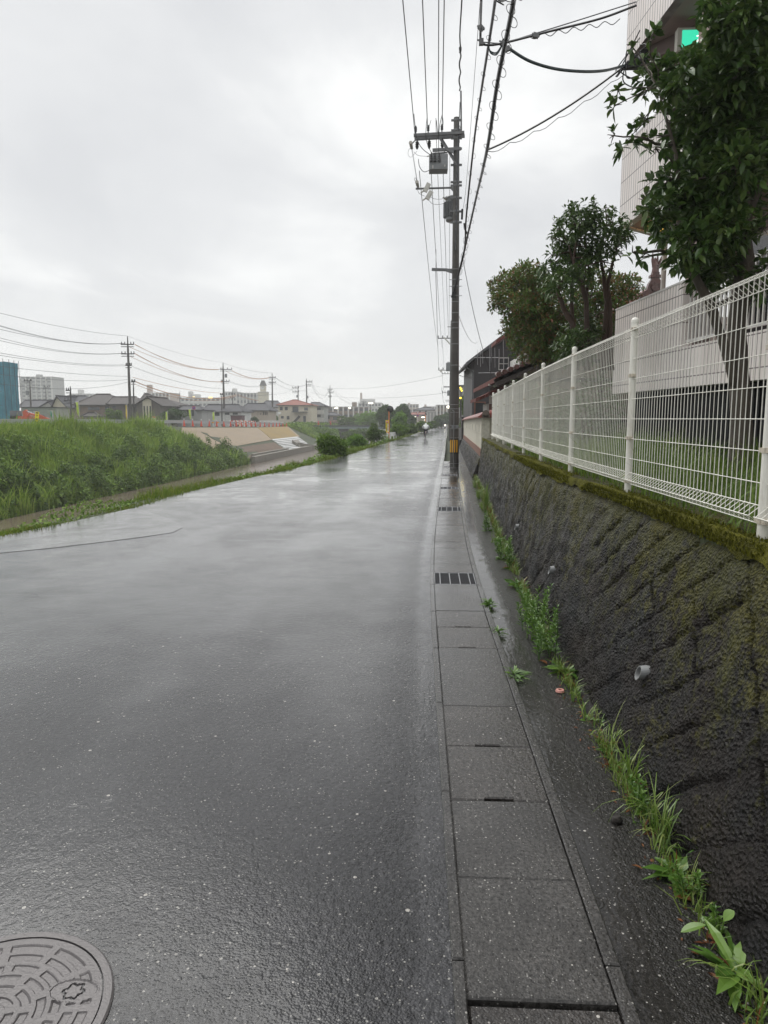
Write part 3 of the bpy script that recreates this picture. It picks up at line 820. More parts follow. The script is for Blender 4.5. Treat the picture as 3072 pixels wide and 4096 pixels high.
C1 = [(1000, 100, 170), (770, 70, 70, 22), (860, 30, 60, 16), (1180, 60, 120), (1150, 330, 190), (920, 400, 170), (1010, 560, 150), (660, 520, 120), (760, 610, 120), (430, 545, 95), (340, 480, 60, 26), (480, 690, 80, 40), (560, 640, 80, 60),
      (300, 700, 60, 18), (130, 660, 45, 12), (110, 780, 40, 9), (820, 720, 170), (1050, 680, 210), (1180, 560, 170), (700, 900, 120), (950, 930, 200), (1150, 930, 170), (620, 1090, 100), (820, 1180, 170), (1000, 1230, 150), (700, 1010, 100),
      (500, 1320, 70, 60), (640, 1380, 140), (390, 1400, 75, 60), (330, 1480, 55, 35), (850, 1450, 190), (430, 1540, 95), (600, 1620, 150), (1040, 1500, 120), (850, 1680, 170), (470, 1720, 85, 80), (1010, 1740, 90, 110), (680, 1810, 130),
      (860, 1900, 140), (1000, 1960, 70, 60), (610, 1930, 80, 70), (720, 2050, 80, 70), (870, 2040, 110), (1200, 1680, 60, 40), (100, 1000, 45, 12), (190, 1040, 45, 12), (350, 1020, 60, 16), (410, 1090, 45, 12), (270, 960, 40, 9), (560, 1000, 60, 30),
      (240, 1860, 45, 8), (300, 1900, 40, 6), (225, 330, 40, 9), (370, 300, 45, 14), (1190, 2000, 90, 90), (1180, 2120, 60, 30), (1160, 1120, 130), (1180, 780, 150), (560, 1480, 90), (740, 1560, 120), (640, 760, 90, 80), (420, 830, 50, 14), (330, 870, 50, 12), (520, 900, 50, 20), (600, 560, 100)]
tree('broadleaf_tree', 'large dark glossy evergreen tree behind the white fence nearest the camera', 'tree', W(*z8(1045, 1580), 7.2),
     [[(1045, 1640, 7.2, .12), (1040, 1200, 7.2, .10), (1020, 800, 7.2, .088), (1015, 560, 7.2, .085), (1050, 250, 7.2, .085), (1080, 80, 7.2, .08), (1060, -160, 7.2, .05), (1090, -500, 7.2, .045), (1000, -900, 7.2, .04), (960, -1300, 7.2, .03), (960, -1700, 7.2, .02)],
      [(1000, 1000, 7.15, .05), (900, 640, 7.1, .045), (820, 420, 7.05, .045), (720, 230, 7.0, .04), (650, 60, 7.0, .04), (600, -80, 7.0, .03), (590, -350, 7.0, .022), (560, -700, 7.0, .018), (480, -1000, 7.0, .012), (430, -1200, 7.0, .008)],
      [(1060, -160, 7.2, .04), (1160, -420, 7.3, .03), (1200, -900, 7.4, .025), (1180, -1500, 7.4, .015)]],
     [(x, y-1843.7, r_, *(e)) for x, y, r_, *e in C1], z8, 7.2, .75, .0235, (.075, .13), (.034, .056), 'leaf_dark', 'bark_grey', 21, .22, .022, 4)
C2 = [(880, 170, 100), (960, 110, 80), (1010, 150, 60), (830, 260, 100), (900, 330, 100), (760, 230, 50, 22), (720, 300, 40, 14), (700, 430, 55, 30), (800, 450, 105), (880, 520, 110), (700, 590, 95), (640, 510, 45, 20), (600, 520, 30, 9), (780, 640, 100), (960, 560, 70),
      (1130, 80, 45, 34), (1115, 60, 30, 12), (1140, 150, 40, 24), (1180, 190, 75), (1230, 250, 75), (1130, 300, 80), (1060, 390, 75), (1200, 400, 55, 40), (1290, 220, 45, 20), (1270, 290, 40, 18), (1180, 500, 50, 26), (1000, 450, 70), (1010, 300, 60, 30), (940, 950, 75), (860, 1120, 95), (980, 1060, 80), (800, 1150, 80), (1050, 900, 55, 36), (700, 760, 60, 40), (1000, 760, 60, 30), (930, 1150, 80)]
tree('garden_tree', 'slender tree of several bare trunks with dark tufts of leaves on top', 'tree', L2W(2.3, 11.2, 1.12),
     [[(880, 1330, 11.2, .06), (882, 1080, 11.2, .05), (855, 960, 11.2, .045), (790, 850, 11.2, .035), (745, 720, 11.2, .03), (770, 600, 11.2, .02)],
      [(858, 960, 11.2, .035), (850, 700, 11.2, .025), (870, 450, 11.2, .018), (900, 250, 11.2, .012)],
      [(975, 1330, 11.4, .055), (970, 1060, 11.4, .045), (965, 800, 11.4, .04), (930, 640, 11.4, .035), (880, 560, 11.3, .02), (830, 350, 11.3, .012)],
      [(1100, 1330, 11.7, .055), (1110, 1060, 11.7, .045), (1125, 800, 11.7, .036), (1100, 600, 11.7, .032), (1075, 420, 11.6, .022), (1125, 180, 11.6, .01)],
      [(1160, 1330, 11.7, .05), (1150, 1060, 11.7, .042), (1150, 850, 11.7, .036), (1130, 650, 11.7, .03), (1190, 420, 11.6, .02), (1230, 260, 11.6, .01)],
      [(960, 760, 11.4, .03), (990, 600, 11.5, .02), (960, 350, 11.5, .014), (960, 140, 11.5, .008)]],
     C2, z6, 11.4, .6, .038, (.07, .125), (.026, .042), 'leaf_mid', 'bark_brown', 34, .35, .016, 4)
C3 = [(510, 550, 55), (505, 515, 30, 18), (470, 640, 100), (330, 660, 80), (265, 690, 55), (230, 640, 30, 14), (215, 700, 30, 14), (400, 730, 110), (300, 790, 75), (270, 830, 35, 20), (520, 720, 120), (600, 640, 90), (450, 850, 100), (560, 850, 120), (650, 800, 100), (600, 960, 130), (480, 950, 80), (420, 1030, 80), (320, 1020, 45, 26), (540, 1080, 120), (650, 1070, 110),
      (460, 1150, 80), (600, 1180, 80), (720, 950, 100), (350, 850, 60), (400, 620, 55), (1250, 700, 85), (1330, 690, 65), (1280, 780, 75), (1200, 850, 80), (1350, 600, 35, 14), (1290, 620, 40, 16), (1180, 700, 75), (1180, 950, 55), (1100, 800, 80), (1050, 700, 70), (800, 1000, 90), (740, 1100, 90), (950, 700, 85), (1050, 820, 85), (1150, 600, 55), (1000, 600, 55), (900, 960, 85), (1250, 950, 70), (1100, 980, 80), (560, 560, 50), (640, 700, 70), (380, 960, 60), (1180, 1060, 60), (820, 800, 80), (900, 850, 80), (700, 700, 80), (1000, 900, 80), (760, 1220, 80)]
tree('bushy_tree', 'bushy tree with fine reddish bronze young leaves beside the tiled house', 'tree', L2W(2.05, 14.5, 1.12),
     [[(600, 1420, 14.5, .07), (610, 1200, 14.5, .055), (590, 1000, 14.5, .045), (540, 880, 14.5, .03), (440, 780, 14.4, .018), (330, 700, 14.4, .01)],
      [(590, 1000, 14.5, .04), (560, 840, 14.5, .025), (580, 700, 14.5, .014), (510, 560, 14.5, .007)],
      [(700, 1420, 14.6, .06), (700, 1150, 14.6, .05), (720, 950, 14.6, .035), (800, 800, 14.6, .02)],
      [(1180, 1330, 14.8, .05), (1190, 1000, 14.8, .035), (1240, 750, 14.8, .015)]],
     C3, z6, 14.5, .8, .074, (.06, .10), (.026, .040), 'leaf_red', 'bark_grey', 55, .1, .014, 5)
foliage('leaf_scarlet', [(.22, .02, .02), (.30, .05, .04)], .4, .3, .3)

for i, (x, y, h, w_, mt, lab) in enumerate(((2.6, 12.2, .9, .75, 'leaf_mid', 'round clipped shrub behind the fence near the balcony corner'), (2.4, 16.4, 1.3, .8, 'leaf_red', 'bronze leaved shrub behind the far fence panels'), (2.5, 18.6, 1.5, .9, 'leaf_mid', 'tall dark shrub behind the last fence panels'), (3.3, 14.6, 1.5, .9, 'leaf_mid', 'dark shrub under the bronze bushy tree'))):
    b = L2W(x, y, 1.1); th = thing('garden_shrub', lab, 'shrub', b, group='shrubs behind the fence'); r = np.random.RandomState(300+i); n = 1500
    d = unit(r.normal(0, 1, (n, 3))); s_ = (.6+.5*r.rand(n))[:, None]; P = d*s_*np.array([w_*.7, w_, h*.55])*(1+.25*np.sin(d[:, :1]*5+d[:, 1:2]*4))+np.array(b)+np.array([0, 0, h*.5]); k_ = P[:, 2] > 1.08; P, d = P[k_], d[k_]
    V, F = leaf_arrays(P, d+r.normal(0, .5, d.shape), r.uniform(.06, .10, len(P)), r.uniform(.025, .04, len(P)), .2, .2, i, True); npmesh('foliage', V, F, mt, th)
    m = MB()
    for k_ in range(4): limb(m, b-Vector((0, 0, .1)), b+Vector((r.normal(0, w_*.3), r.normal(0, w_*.4), h*.8)), .02, .006, i*9+k_)
    m.build('stem', 'bark_brown', th)
# ================================================================== pink tiled apartment block with balconies
def tilemat():
    N = newmat('pink_tile'); v = N.co()
    s = N.n('ShaderNodeSeparateXYZ', {0: v}); uvw = N.n('ShaderNodeCombineXYZ', {0: s.outputs[0], 1: s.outputs[2], 2: 0.0}).outputs[0]
    br = N.n('ShaderNodeTexBrick', {'Vector': uvw, 'Color1': (.86, .80, .77, 1), 'Color2': (.80, .73, .69, 1), 'Mortar': (.16, .13, .13, 1), 'Scale': 1.0, 'Mortar Size': .0075, 'Brick Width': .093, 'Row Height': .372, 'Bias': 0.0}, offset=0.0)
    d = N.noise(N.map(v, (1, 1, .2)), 2.5, 5, .65)
    c = N.mix(N.mr(d, .45, .75, 0, .45), br.outputs[0], (.64, .58, .55))
    N.set(col=c, rough=.32, nor=N.bump(br.outputs[1], -.5, .01))
tilemat()
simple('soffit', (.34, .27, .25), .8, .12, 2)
simple('render_brown', (.30, .23, .21), .75, .12, 1.5, streak=True)
simple('undercroft_shade', (.012, .013, .016), .7)  # near-black colour puts the undercroft's shade into its wall, plinth and slats
simple('rail_white', (.62, .60, .58), .4, .1, 6)
simple('glass_dark', (.03, .035, .04), .08, .3, 2, spec=.6)
A = W(2463, 1400, 12.7); A.z = 0
u_ang = math.atan2(-1.0, .086)          # along the face, towards the camera
blk = thing('apartment_block', 'pinkish tiled apartment block with stacked balconies behind the garden trees', 'apartment block', (A.x, A.y, 1.1), u_ang)
Mb = WM[blk.name]
# local frame: +x along the face towards the camera, -y out to the road is (-x_world) => inward = +y local
def lb(m, x0, x1, y0, y1, z0, z1, mi=0):
    vs = [Mb @ Vector((x, y, z-1.1)) for x in (x0, x1) for y in (y0, y1) for z in (z0, z1)]
    m.add(vs, [(0, 1, 3, 2), (4, 6, 7, 5), (0, 4, 5, 1), (2, 3, 7, 6), (0, 2, 6, 4), (1, 5, 7, 3)], mi)
def footp(x0, x1, z0, z1, mat, name, inset=0):
    m = MB(); pl = [(x0, 0), (x0-.62, .95), (x0-.62, 2.6), (x1, 2.6), (x1, 0)]
    m.prism([Mb @ Vector((x, y, z0-1.1)) for x, y in pl], (0, 0, z1-z0)); return m.build(name, mat, blk, fixn=True)
for li, (z0, z1) in enumerate(((2.10, 3.49), (4.85, 6.11), (7.45, 8.75))):
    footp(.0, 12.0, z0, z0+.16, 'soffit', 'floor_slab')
    m = MB()
    xe = 2.55 if li == 0 else 12
    lb(m, -.012, xe, -.025, .11, z0-.02, z1); m.build('balcony_parapet', 'pink_tile', blk, fixn=True)
    m = MB(); pl = [(-.012, .112), (-.64, 1.0), (-.64, 2.62), (-.52, 2.62), (-.52, 1.04), (.10, .112)]
    m.prism([Mb @ Vector((x, y, z0-.02-1.1)) for x, y in pl], (0, 0, z1-z0)); m.build('end_parapet', 'pink_tile', blk, fixn=True)
    m = MB(); lb(m, -.015, xe+.005, -.03, .115, z1+.002, z1+.03); m.build('coping', 'rail_white', blk, fixn=True)
m = MB(); lb(m, .9, 12, 1.5, 6, 1.0, 12.5); m.build('wall', 'render_brown', blk, fixn=True)
m = MB(); lb(m, 2.56, 9, -.025, .11, 2.08, 2.62); m.build('low_parapet', 'pink_tile', blk, fixn=True)
m = MB()
for z in (2.68, 3.45): lb(m, 2.6, 9, .02, .06, z, z+.035)
for i in range(60): lb(m, 2.64+.105*i, 2.665+.105*i, .03, .05, 2.715, 3.45)
m.build('railing', 'rail_white', blk, fixn=True)
m = MB(); lb(m, 2.3, 2.62, .112, .36, 2.26, 4.85); m.build('column', 'render_brown', blk, fixn=True)
m = MB(); lb(m, 2.3, 2.62, .112, .36, 5.01, 7.45); m.build('column', 'render_brown', blk, fixn=True)
for x0 in (1.4, 3.4, 5.6):
    for z0 in (2.45, 5.15):
        m = MB(); lb(m, x0, x0+1.5, 1.46, 1.499, z0, z0+1.9); w_ = m.build('window', 'rail_white', blk, fixn=True)
        m = MB(); lb(m, x0+.06, x0+.72, 1.44, 1.459, z0+.06, z0+1.84); lb(m, x0+.78, x0+1.44, 1.44, 1.459, z0+.06, z0+1.84); m.build('pane', 'glass_dark', w_, fixn=True)
m = MB(); lb(m, .2, 12, .75, .85, 1.02, 2.10); m.build('undercroft_wall', 'undercroft_shade', blk, fixn=True)
m = MB(); lb(m, -.1, 12, .0, .74, 1.02, 1.20); m.build('plinth', 'undercroft_shade', blk, fixn=True)
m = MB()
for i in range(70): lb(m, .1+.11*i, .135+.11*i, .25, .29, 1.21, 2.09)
m.build('vent_slats', 'undercroft_shade', blk, fixn=True)
simple('soffit_beam', (.20, .15, .14), .7, .15, 3)
m = MB(); a = W(2640, 170, 12.1); b = W(2735, 165, 11.6)
m.bar(a+Vector((-.1, .3, 0)), b+Vector((.7, -.4, 0)), .35, .32); m.build('soffit_beam', 'soffit_beam', blk)
pa = Mb @ Vector((1.9, .15, 3.6)); 
m = MB(); m.tube([Mb @ Vector((-.3, .9, z-1.1)) for z in (2.3, 4.84)], .045, 8); m.build('drainpipe', 'rail_white', blk)
# exit sign, backlit
ex = W(2790, 163, 11.45)
es = thing('exit_sign', 'green backlit exit sign under the top balcony, half hidden by leaves', 'exit sign', ex+Vector((0, 0, -.16)))
simple('sign_case', (.60, .58, .52), .4, .1, 5)
N = newmat('exit_green'); N.set(col=(.02, .35, .22), emit=(.05, .70, .42), es=.75)
N = newmat('exit_white'); N.set(col=(.8, .8, .75), emit=(.95, 1.0, .9), es=1.3)
m = MB(); m.box(ex, (.62, .12, .31)); m.build('case', 'sign_case', es)
m = MB(); m.box(ex+Vector((0.02, -.064, 0)), (.53, .006, .235)); m.build('lit_panel', 'exit_green', es)
m = MB(); q = ex+Vector((.02, -.069, 0))
m.box(q+Vector((.15, 0, .0)), (.12, .004, .19)); m.build('door_mark', 'exit_white', es)
m = MB(); q = q+Vector((0, -.003, 0))
m.ball(q+Vector((.02, 0, .075)), .022, 8, 6); m.bar(q+Vector((.01, 0, .05)), q+Vector((-.02, 0, -.01)), .004, .035, up=(1, 0, 0)); m.bar(q+Vector((-.02, 0, -.01)), q+Vector((-.085, 0, -.075)), .004, .02, up=(1, 0, 0)); m.bar(q+Vector((-.02, 0, -.01)), q+Vector((.035, 0, -.05)), .004, .02, up=(1, 0, 0)); m.bar(q+Vector((.035, 0, -.05)), q+Vector((.02, 0, -.095)), .004, .018, up=(1, 0, 0)); m.bar(q+Vector((.01, 0, .04)), q+Vector((.075, 0, .015)), .004, .016, up=(1, 0, 0)); m.bar(q+Vector((.005, 0, .04)), q+Vector((-.06, 0, .03)), .004, .016, up=(1, 0, 0))
m.build('running_figure', 'exit_white', es)
lp = W(2625, 955, 12.4); lp.z = 4.845
ll = thing('ceiling_lamp', 'round orange lamp glowing under the middle balcony', 'lamp', lp)
N = newmat('lamp_orange'); N.set(col=(.9, .5, .1), emit=(1.0, .52, .08), es=2.2)
m = MB(); m.tube([lp, lp+Vector((0, 0, -.03))], .15, 16); m.build('base', 'rail_white', ll)
m = MB(); m.lathe(lp+Vector((0, 0, -.031)), [(.135, 0), (.13, -.05), (.10, -.095), (.05, -.115), (.005, -.12)], 16); m.build('shade', 'lamp_orange', ll, smooth=True)

# ================================================================== traditional tiled house and charcoal house
def rooftile(name, col, dirt):
    N = newmat(name); v = N.co()
    s = N.n('ShaderNodeSeparateXYZ', {0: v})
    wv = N.n('ShaderNodeTexWave', {'Vector': v, 'Scale': 1.15, 'Distortion': 0.0}, wave_type='BANDS', bands_direction='X').outputs[1]
    w2 = N.n('ShaderNodeTexWave', {'Vector': v, 'Scale': 1.3, 'Distortion': .0}, wave_type='BANDS', bands_direction='Y', wave_profile='SAW').outputs[1]
    a = N.noise(v, 2.2, 5, .65)
    c = N.mix(N.mr(a, .35, .7), tuple(k*.75 for k in col), tuple(k*1.25 for k in col)); c = N.mix(N.mr(N.noise(v, 11, 4), .6, .75, 0, .5), c, dirt)
    N.set(col=c, rough=.55, spec=.22, nor=N.bump(N.math('ADD', wv, N.math('MULTIPLY', w2, .6)), .8, .08))
rooftile('roof_red', (.15, .045, .035), (.10, .07, .06)); rooftile('roof_slate', (.062, .063, .072), (.11, .11, .115)); rooftile('roof_brown', (.056, .047, .044), (.085, .078, .072)); rooftile('roof_rust', (.26, .085, .06), (.18, .08, .06))
simple('timber_dark', (.030, .020, .016), .6, .3, 8, streak=True)
simple('old_wall', (.20, .165, .13), .7, .2, 2, streak=True, dirt=(.09, .07, .055)); simple('white_wall', (.62, .61, .58), .8, .06, 3, streak=True)
simple('charcoal_siding', (.042, .040, .043), .5, .12, 3, .3, 60, streak=True)
simple('gutter_metal', (.10, .105, .11), .4, .2, 5)
YH = 24.0
rl = W(2595, 1205, YH); el = W(1975, 1512, YH)
jh = thing('tiled_house', 'old Japanese house with red-brown roof tiles and an ornate ridge end', 'house', (rl.x, YH+4, .6+zg(24)))
RX, RZ = rl.x, rl.z; EX, EZ = el.x, el.z
er = (2*RX-EX, EZ)
m = MB(); th_ = .18
def gslope(m, xa, za, xb, zb_, y0, y1, sag=.14, t_=.16, n=8):
    """curved roof slope from ridge (xa,za) to eave (xb,zb_), real thickness"""
    vs = []; fs = []
    for i in range(n+1):
        k_ = i/n; x = xa+(xb-xa)*k_; z = za+(zb_-za)*k_-sag*math.sin(math.pi*k_)
        for y, zz in ((y0, z), (y1, z), (y1, z-t_), (y0, z-t_)): vs.append((x, y, zz))
    for i in range(n):
        for j in range(4): k2 = (j+1) % 4; fs.append((i*4+j, i*4+k2, (i+1)*4+k2, (i+1)*4+j))
    fs += [(3, 2, 1, 0), tuple(n*4+j for j in range(4))]
    m.add(vs, fs)
gslope(m, RX, RZ, EX, EZ, YH-.5, YH+9); gslope(m, RX, RZ, er[0], er[1], YH-.5, YH+9)
m.build('roof', 'roof_red', jh, fixn=True)
m = MB()
n = 26
for s_ in (EX, er[0]):                                  # verge tiles along the gable edge
    for i in range(n):
        k_ = (i+.5)/n; x = RX+(s_-RX)*k_; z = RZ+(EZ-RZ)*k_-.14*math.sin(math.pi*k_)
        m.tube([(x, YH-.62, z+.05), (x, YH-.2, z+.07)], .085, 8)
m.build('verge_tiles', 'tile_brown', jh)
m = MB(); m.box((RX, YH+4.2, RZ+.14), (.34, 9.4, .3)); m.tube([(RX, YH-.5, RZ+.32), (RX, YH+9, RZ+.32)], .12, 8); m.build('ridge', 'tile_red', jh)
# ridge-end ornament: scrolled base, round boss, upright fins
m = MB(); c = Vector((RX, YH-.62, RZ+.20))
m.prism([c+Vector(p) for p in ((-.52, 0, -.30), (-.40, 0, -.02), (-.26, 0, .05), (-.20, 0, .26), (-.10, 0, .42), (.10, 0, .42), (.20, 0, .26), (.26, 0, .05), (.40, 0, -.02), (.52, 0, -.30), (.30, 0, -.24), (0, 0, -.12), (-.30, 0, -.24))], (0, .22, 0))
m.tube([c+Vector((0, -.05, .14)), c+Vector((0, .02, .14))], .14, 14)
for s_ in (-1, 1):
    for i in range(14):
        a = i/13*4.7; r_ = .13*(1-i/22); m.ball(c+Vector((s_*(.44+r_*math.cos(a)*.8), -.02, -.22+r_*math.sin(a))), .045, 6, 4)
    for i in range(10):
        a = i/9*4.5; r_ = .09*(1-i/16); m.ball(c+Vector((s_*(.20+r_*math.cos(a)), -.03, -.06+r_*math.sin(a)-.12)), .035, 6, 4)
for k_ in range(9): m.ball(c+Vector((.12*math.cos(k_*.7), -.03, -.30+.12*math.sin(k_*.7))), .05, 6, 4)
m.box(c+Vector((0, .1, .47)), (.34, .22, .08)); m.box(c+Vector((0, .1, .55)), (.22, .18, .08))
m.tube([c+Vector((0, .1, .58)), c+Vector((.01, .1, .80)), c+Vector((-.03, .1, .98))], [.12, .10, .03], 8)
for dx, h_, r_ in ((-.10, 1.22, .045), (.05, 1.20, .04), (.15, 1.08, .04), (-.02, 1.05, .05)):
    m.tube([c+Vector((dx*.5, .1, .75)), c+Vector((dx, .1, .98)), c+Vector((dx*1.1, .08, h_))], [r_*1.3, r_, .008], 6)
m.build('ridge_ornament', 'tile_brown', jh)
m = MB(); m.prism([(EX+.7, YH+.25, .5), (EX+.7, YH+.25, EZ+.05), (RX, YH+.25, RZ-.28), (er[0]-.7, YH+.25, EZ+.05), (er[0]-.7, YH+.25, .5)], (0, 8.5, 0)); m.build('wall', 'old_wall', jh, fixn=True)
m = MB()
for x in np.arange(EX+.72, er[0]-.6, .95):
    top = RZ-.35-(abs(x-RX))*(RZ-EZ)/(RX-EX); m.box((x, YH+.21, (top+.5)/2), (.12, .078, top-.5))
for z in (EZ-.05, EZ+.55, 1.6): m.box((RX, YH+.205, z), (2*(RX-EX)*(.86 if z < EZ else .72), .085, .12))
m.build('timber_frame', 'timber_dark', jh)
m = MB()
for s_ in (EX, er[0]):
    a = Vector((RX, YH-.45, RZ-.22)); b = Vector((s_, YH-.45, EZ-.2)); m.bar(a, b, .1, .26)
m.build('barge_board', 'timber_dark', jh)
# low wing in front with its own small roof
lw = thing('gate_wing', 'low white wing with a small red tiled lean-to roof behind the plaster wall', 'outbuilding', (3.4, 26, .5))
zx = W(1905, 1597, 26); 
m = MB(); m.box((zx.x+1.55, 26.9, 1.35), (2.3, 1.6, 1.7)); m.build('wall', 'white_wall', lw)
m = MB()
for i in range(4): m.box((zx.x+.52+.58*i, 26.07, 1.35), (.10, .06, 1.68))
m.build('timber_post', 'brick_red', lw)
m = MB(); gslope(m, zx.x+.9, 2.86, zx.x-.05, 2.38, 25.6, 28.2, .04, .12, 5); gslope(m, zx.x+.9, 2.86, zx.x+3.4, 2.5, 25.6, 28.2, .04, .12, 5); m.build('roof', 'roof_red', lw, fixn=True)
m = MB(); m.tube([(zx.x+.9, 25.55, 2.93), (zx.x+.9, 28.2, 2.93)], .12, 8); m.tube([(zx.x+.9, 25.7, 2.95), (zx.x+3.3, 25.7, 2.62)], .09, 8); m.build('ridge', 'tile_brown', lw)
# charcoal house
YC = 40.0
el = W(1862, 1452, YC); pk = W(2075, 1290, YC)
wl = W(1896, 1500, YC).x; ch = thing('charcoal_house', 'two-storey charcoal clad gable house behind the plaster wall', 'house', (pk.x, YC+4, .4))
xr = 2*pk.x-el.x
m = MB(); m.prism([(wl, YC, .3), (wl, YC, el.z+.15), (pk.x, YC, pk.z-.18), (2*pk.x-wl, YC, el.z+.15), (2*pk.x-wl, YC, .3)], (0, 9, 0)); m.build('wall', 'charcoal_siding', ch, fixn=True)
m = MB(); gslope(m, pk.x, pk.z, el.x, el.z, YC-.55, YC+9.4, 0, .16, 2); gslope(m, pk.x, pk.z, xr, el.z, YC-.55, YC+9.4, 0, .16, 2); m.build('roof', 'gutter_metal', ch, fixn=True)
m = MB(); m.tube([(el.x-.05, YC-.6, el.z-.16), (el.x-.05, YC+9.4, el.z-.16)], .07, 8); m.tube([(el.x-.05, YC-.3, el.z-.2), (wl-.06, YC-.07, el.z-.5), (wl-.06, YC-.07, .4)], .045, 8); m.build('gutter', 'gutter_metal', ch)
m = MB()
for i in range(1, 11): m.bar((wl+.0, YC-.012, .5+.0), (wl+.0, YC-.012, .51), .01, .01)
a = W(1995, 1430, YC-.05); b = W(2034, 1480, YC-.05)
m = MB(); m.box(((a.x+b.x)/2, YC-.03, (a.z+b.z)/2), (b.x-a.x, .08, a.z-b.z)); w_ = m.build('window', 'rail_white', ch)
m = MB(); mx_, mz = (a.x+b.x)/2, (a.z+b.z)/2
for s_ in (-1, 1):
    for q in (-1, 1): m.box((mx_+s_*(b.x-a.x)*.23, YC-.075, mz+q*(a.z-b.z)*.23), ((b.x-a.x)*.40, .02, (a.z-b.z)*.40))
m.build('pane', 'glass_dark', w_)
m = MB(); m.box((wl+.35, YC-.04, 1.6), (.62, .08, 2.0)); w_ = m.build('entrance', 'brick_red', ch); m = MB(); m.box((wl+.35, YC-.085, 1.6), (.50, .02, 1.88)); m.build('door_panel', 'glass_dark', w_)
# red ridge of another house showing over the trees
bh = thing('back_house', 'roof corner of red-brown tiles rising above the bronze bushy tree', 'house', (7, 36, .4))
p = W(2030, 1262, 34); m = MB(); gslope(m, p.x+1.0, p.z-.1, p.x+1.0-1.6, p.z-1.2, 33, 35.4, .05, .15, 4); gslope(m, p.x+1.0, p.z-.1, p.x+4.2, p.z-2.2, 33, 39, .05, .15, 4); m.build('roof', 'roof_red', bh, fixn=True)
m = MB()
for k_ in range(4): m.tube([(p.x+.15, 32.9, p.z-.42+.13*k_), (p.x+3.0, 32.9, p.z-.42+.13*k_)], .085, 8)
m.build('ridge', 'tile_brown', bh)
m = MB(); m.box((p.x+2.6, 36.6, (p.z-1.9)/2+.2), (3.6, 5, p.z-1.9)); m.build('wall', 'white_wall', bh)
# rooftop aerial
simple('aluminium', (.45, .46, .47), .35, .15, 10, metal=.8)
simple('black_plastic', (.015, .015, .017), .4)
ae = thing('tv_aerial', 'rooftop television aerial with vertical rods on a black mast', 'aerial', W(1958, 1560, 25.3))
def q5(x, y, Y=25.3): return W(1500+.3617*x, 1000+.3617*y, Y)
m = MB(); m.tube([q5(1268, 1570), q5(1292, 1175)], .016, 6); m.build('mast', 'black_plastic', ae)
m = MB(); m.tube([q5(1095, 1190), q5(1372, 1190)], .010, 5); m.tube([q5(1143, 1360), q5(1355, 1357)], .008, 5)
m.build('boom', 'aluminium', ae)
for x, a, b in ((1133, 1100, 1270), (1165, 1085, 1290), (1190, 1130, 1255), (1267, 1040, 1340), (1283, 1040, 1340), (1325, 1080, 1300), (1372, 1095, 1280), (1420, 1000, 1320)):
    m = MB(); m.tube([q5(x, a), q5(x+2, b)], .006, 4); m.build('rod', 'aluminium', ae)
m = MB(); m.box(q5(1265, 1492), (.07, .07, .06)); m.build('junction_box', 'sign_case', ae)

# ================================================================== weeds along the foot of the wall
foliage('weed_grass', [(.09, .17, .025), (.15, .25, .04), (.22, .32, .06), (.30, .33, .11)], .3, .35, .5)
foliage('weed_broad', [(0.069, 0.157, 0.024), (0.115, 0.224, 0.033), (0.172, 0.291, 0.050)], .3, .3, .5)
foliage('weed_dry', [(0.168, 0.052, 0.019), (0.231, 0.094, 0.029), (0.105, 0.042, 0.019)], .6, .2, .3)
def gp(sx, sy):
    """point of the photograph on the ground of the lane"""
    d = fwd + rgt*((sx-1536)/FPX) - upv*((sy-2048)/FPX); Y = .8
    while Y < 60:
        p = CAM+d*(Y/d.y)
        if p.z < zg(Y)-.02: break
        Y += .01
    return CAM+d*(Y/d.y)
def arch_blades(P, n, L_, w, seed, lean=.9):
    """long arching blades from one root"""
    r = random.Random(seed); V = []; F = []
    for i in range(n):
        a = r.uniform(0, 6.283); th_ = r.uniform(.15, 1.0)*lean; l = L_*r.uniform(.5, 1.1); ww = w*r.uniform(.7, 1.2)
        D = Vector((math.cos(a), math.sin(a), 0)); S = Vector((-math.sin(a), math.cos(a), 0)); b = P+Vector((r.gauss(0, .015), r.gauss(0, .02), 0)); k0 = len(V); ns_ = 5
        pos = Vector(b); ang = math.pi/2-th_*.35
        for j in range(ns_+1):
            t_ = j/ns_; wd_ = ww*(1-t_)**.7*(.55+.9*t_ if t_ < .4 else .9)
            V += [tuple(pos+S*wd_*.5), tuple(pos-S*wd_*.5)]
            pos = pos + (D*math.cos(ang)+Vector((0, 0, 1))*math.sin(ang))*l/ns_; ang -= th_*.42
        for j in range(ns_): F.append((k0+2*j, k0+2*j+1, k0+2*j+3, k0+2*j+2))
    return V, F
def mesh_add(m, VF, mi=0):
    fl = VF[1] if isinstance(VF[1], list) else [VF[1]]
    if fl and isinstance(fl[0], tuple): fl = [fl]
    m.add([tuple(v) for v in VF[0]], [tuple(int(i) for i in f) for a in fl for f in a], mi)
def smooth_leaf(m, P, D, L_, w, mi, droop=.18):
    D = Vector(D).normalized(); S = D.cross(Vector((0, 0, 1))).normalized(); N_ = S.cross(D); vs = []; fs = []; n = 9
    for i in range(n+1):
        t_ = i/n; c = Vector(P)+D*L_*t_-Vector((0, 0, L_*droop*t_*t_)); ww = w*math.sin(math.pi*min(1, .04+t_*.96))**.75*(1.15-.35*(1-t_))*.5
        vs += [c-S*ww+N_*ww*.25, c, c+S*ww+N_*ww*.25]
    for i in range(n): fs += [(3*i, 3*i+1, 3*i+4, 3*i+3), (3*i+1, 3*i+2, 3*i+5, 3*i+4)]
    m.add(vs, fs, mi)
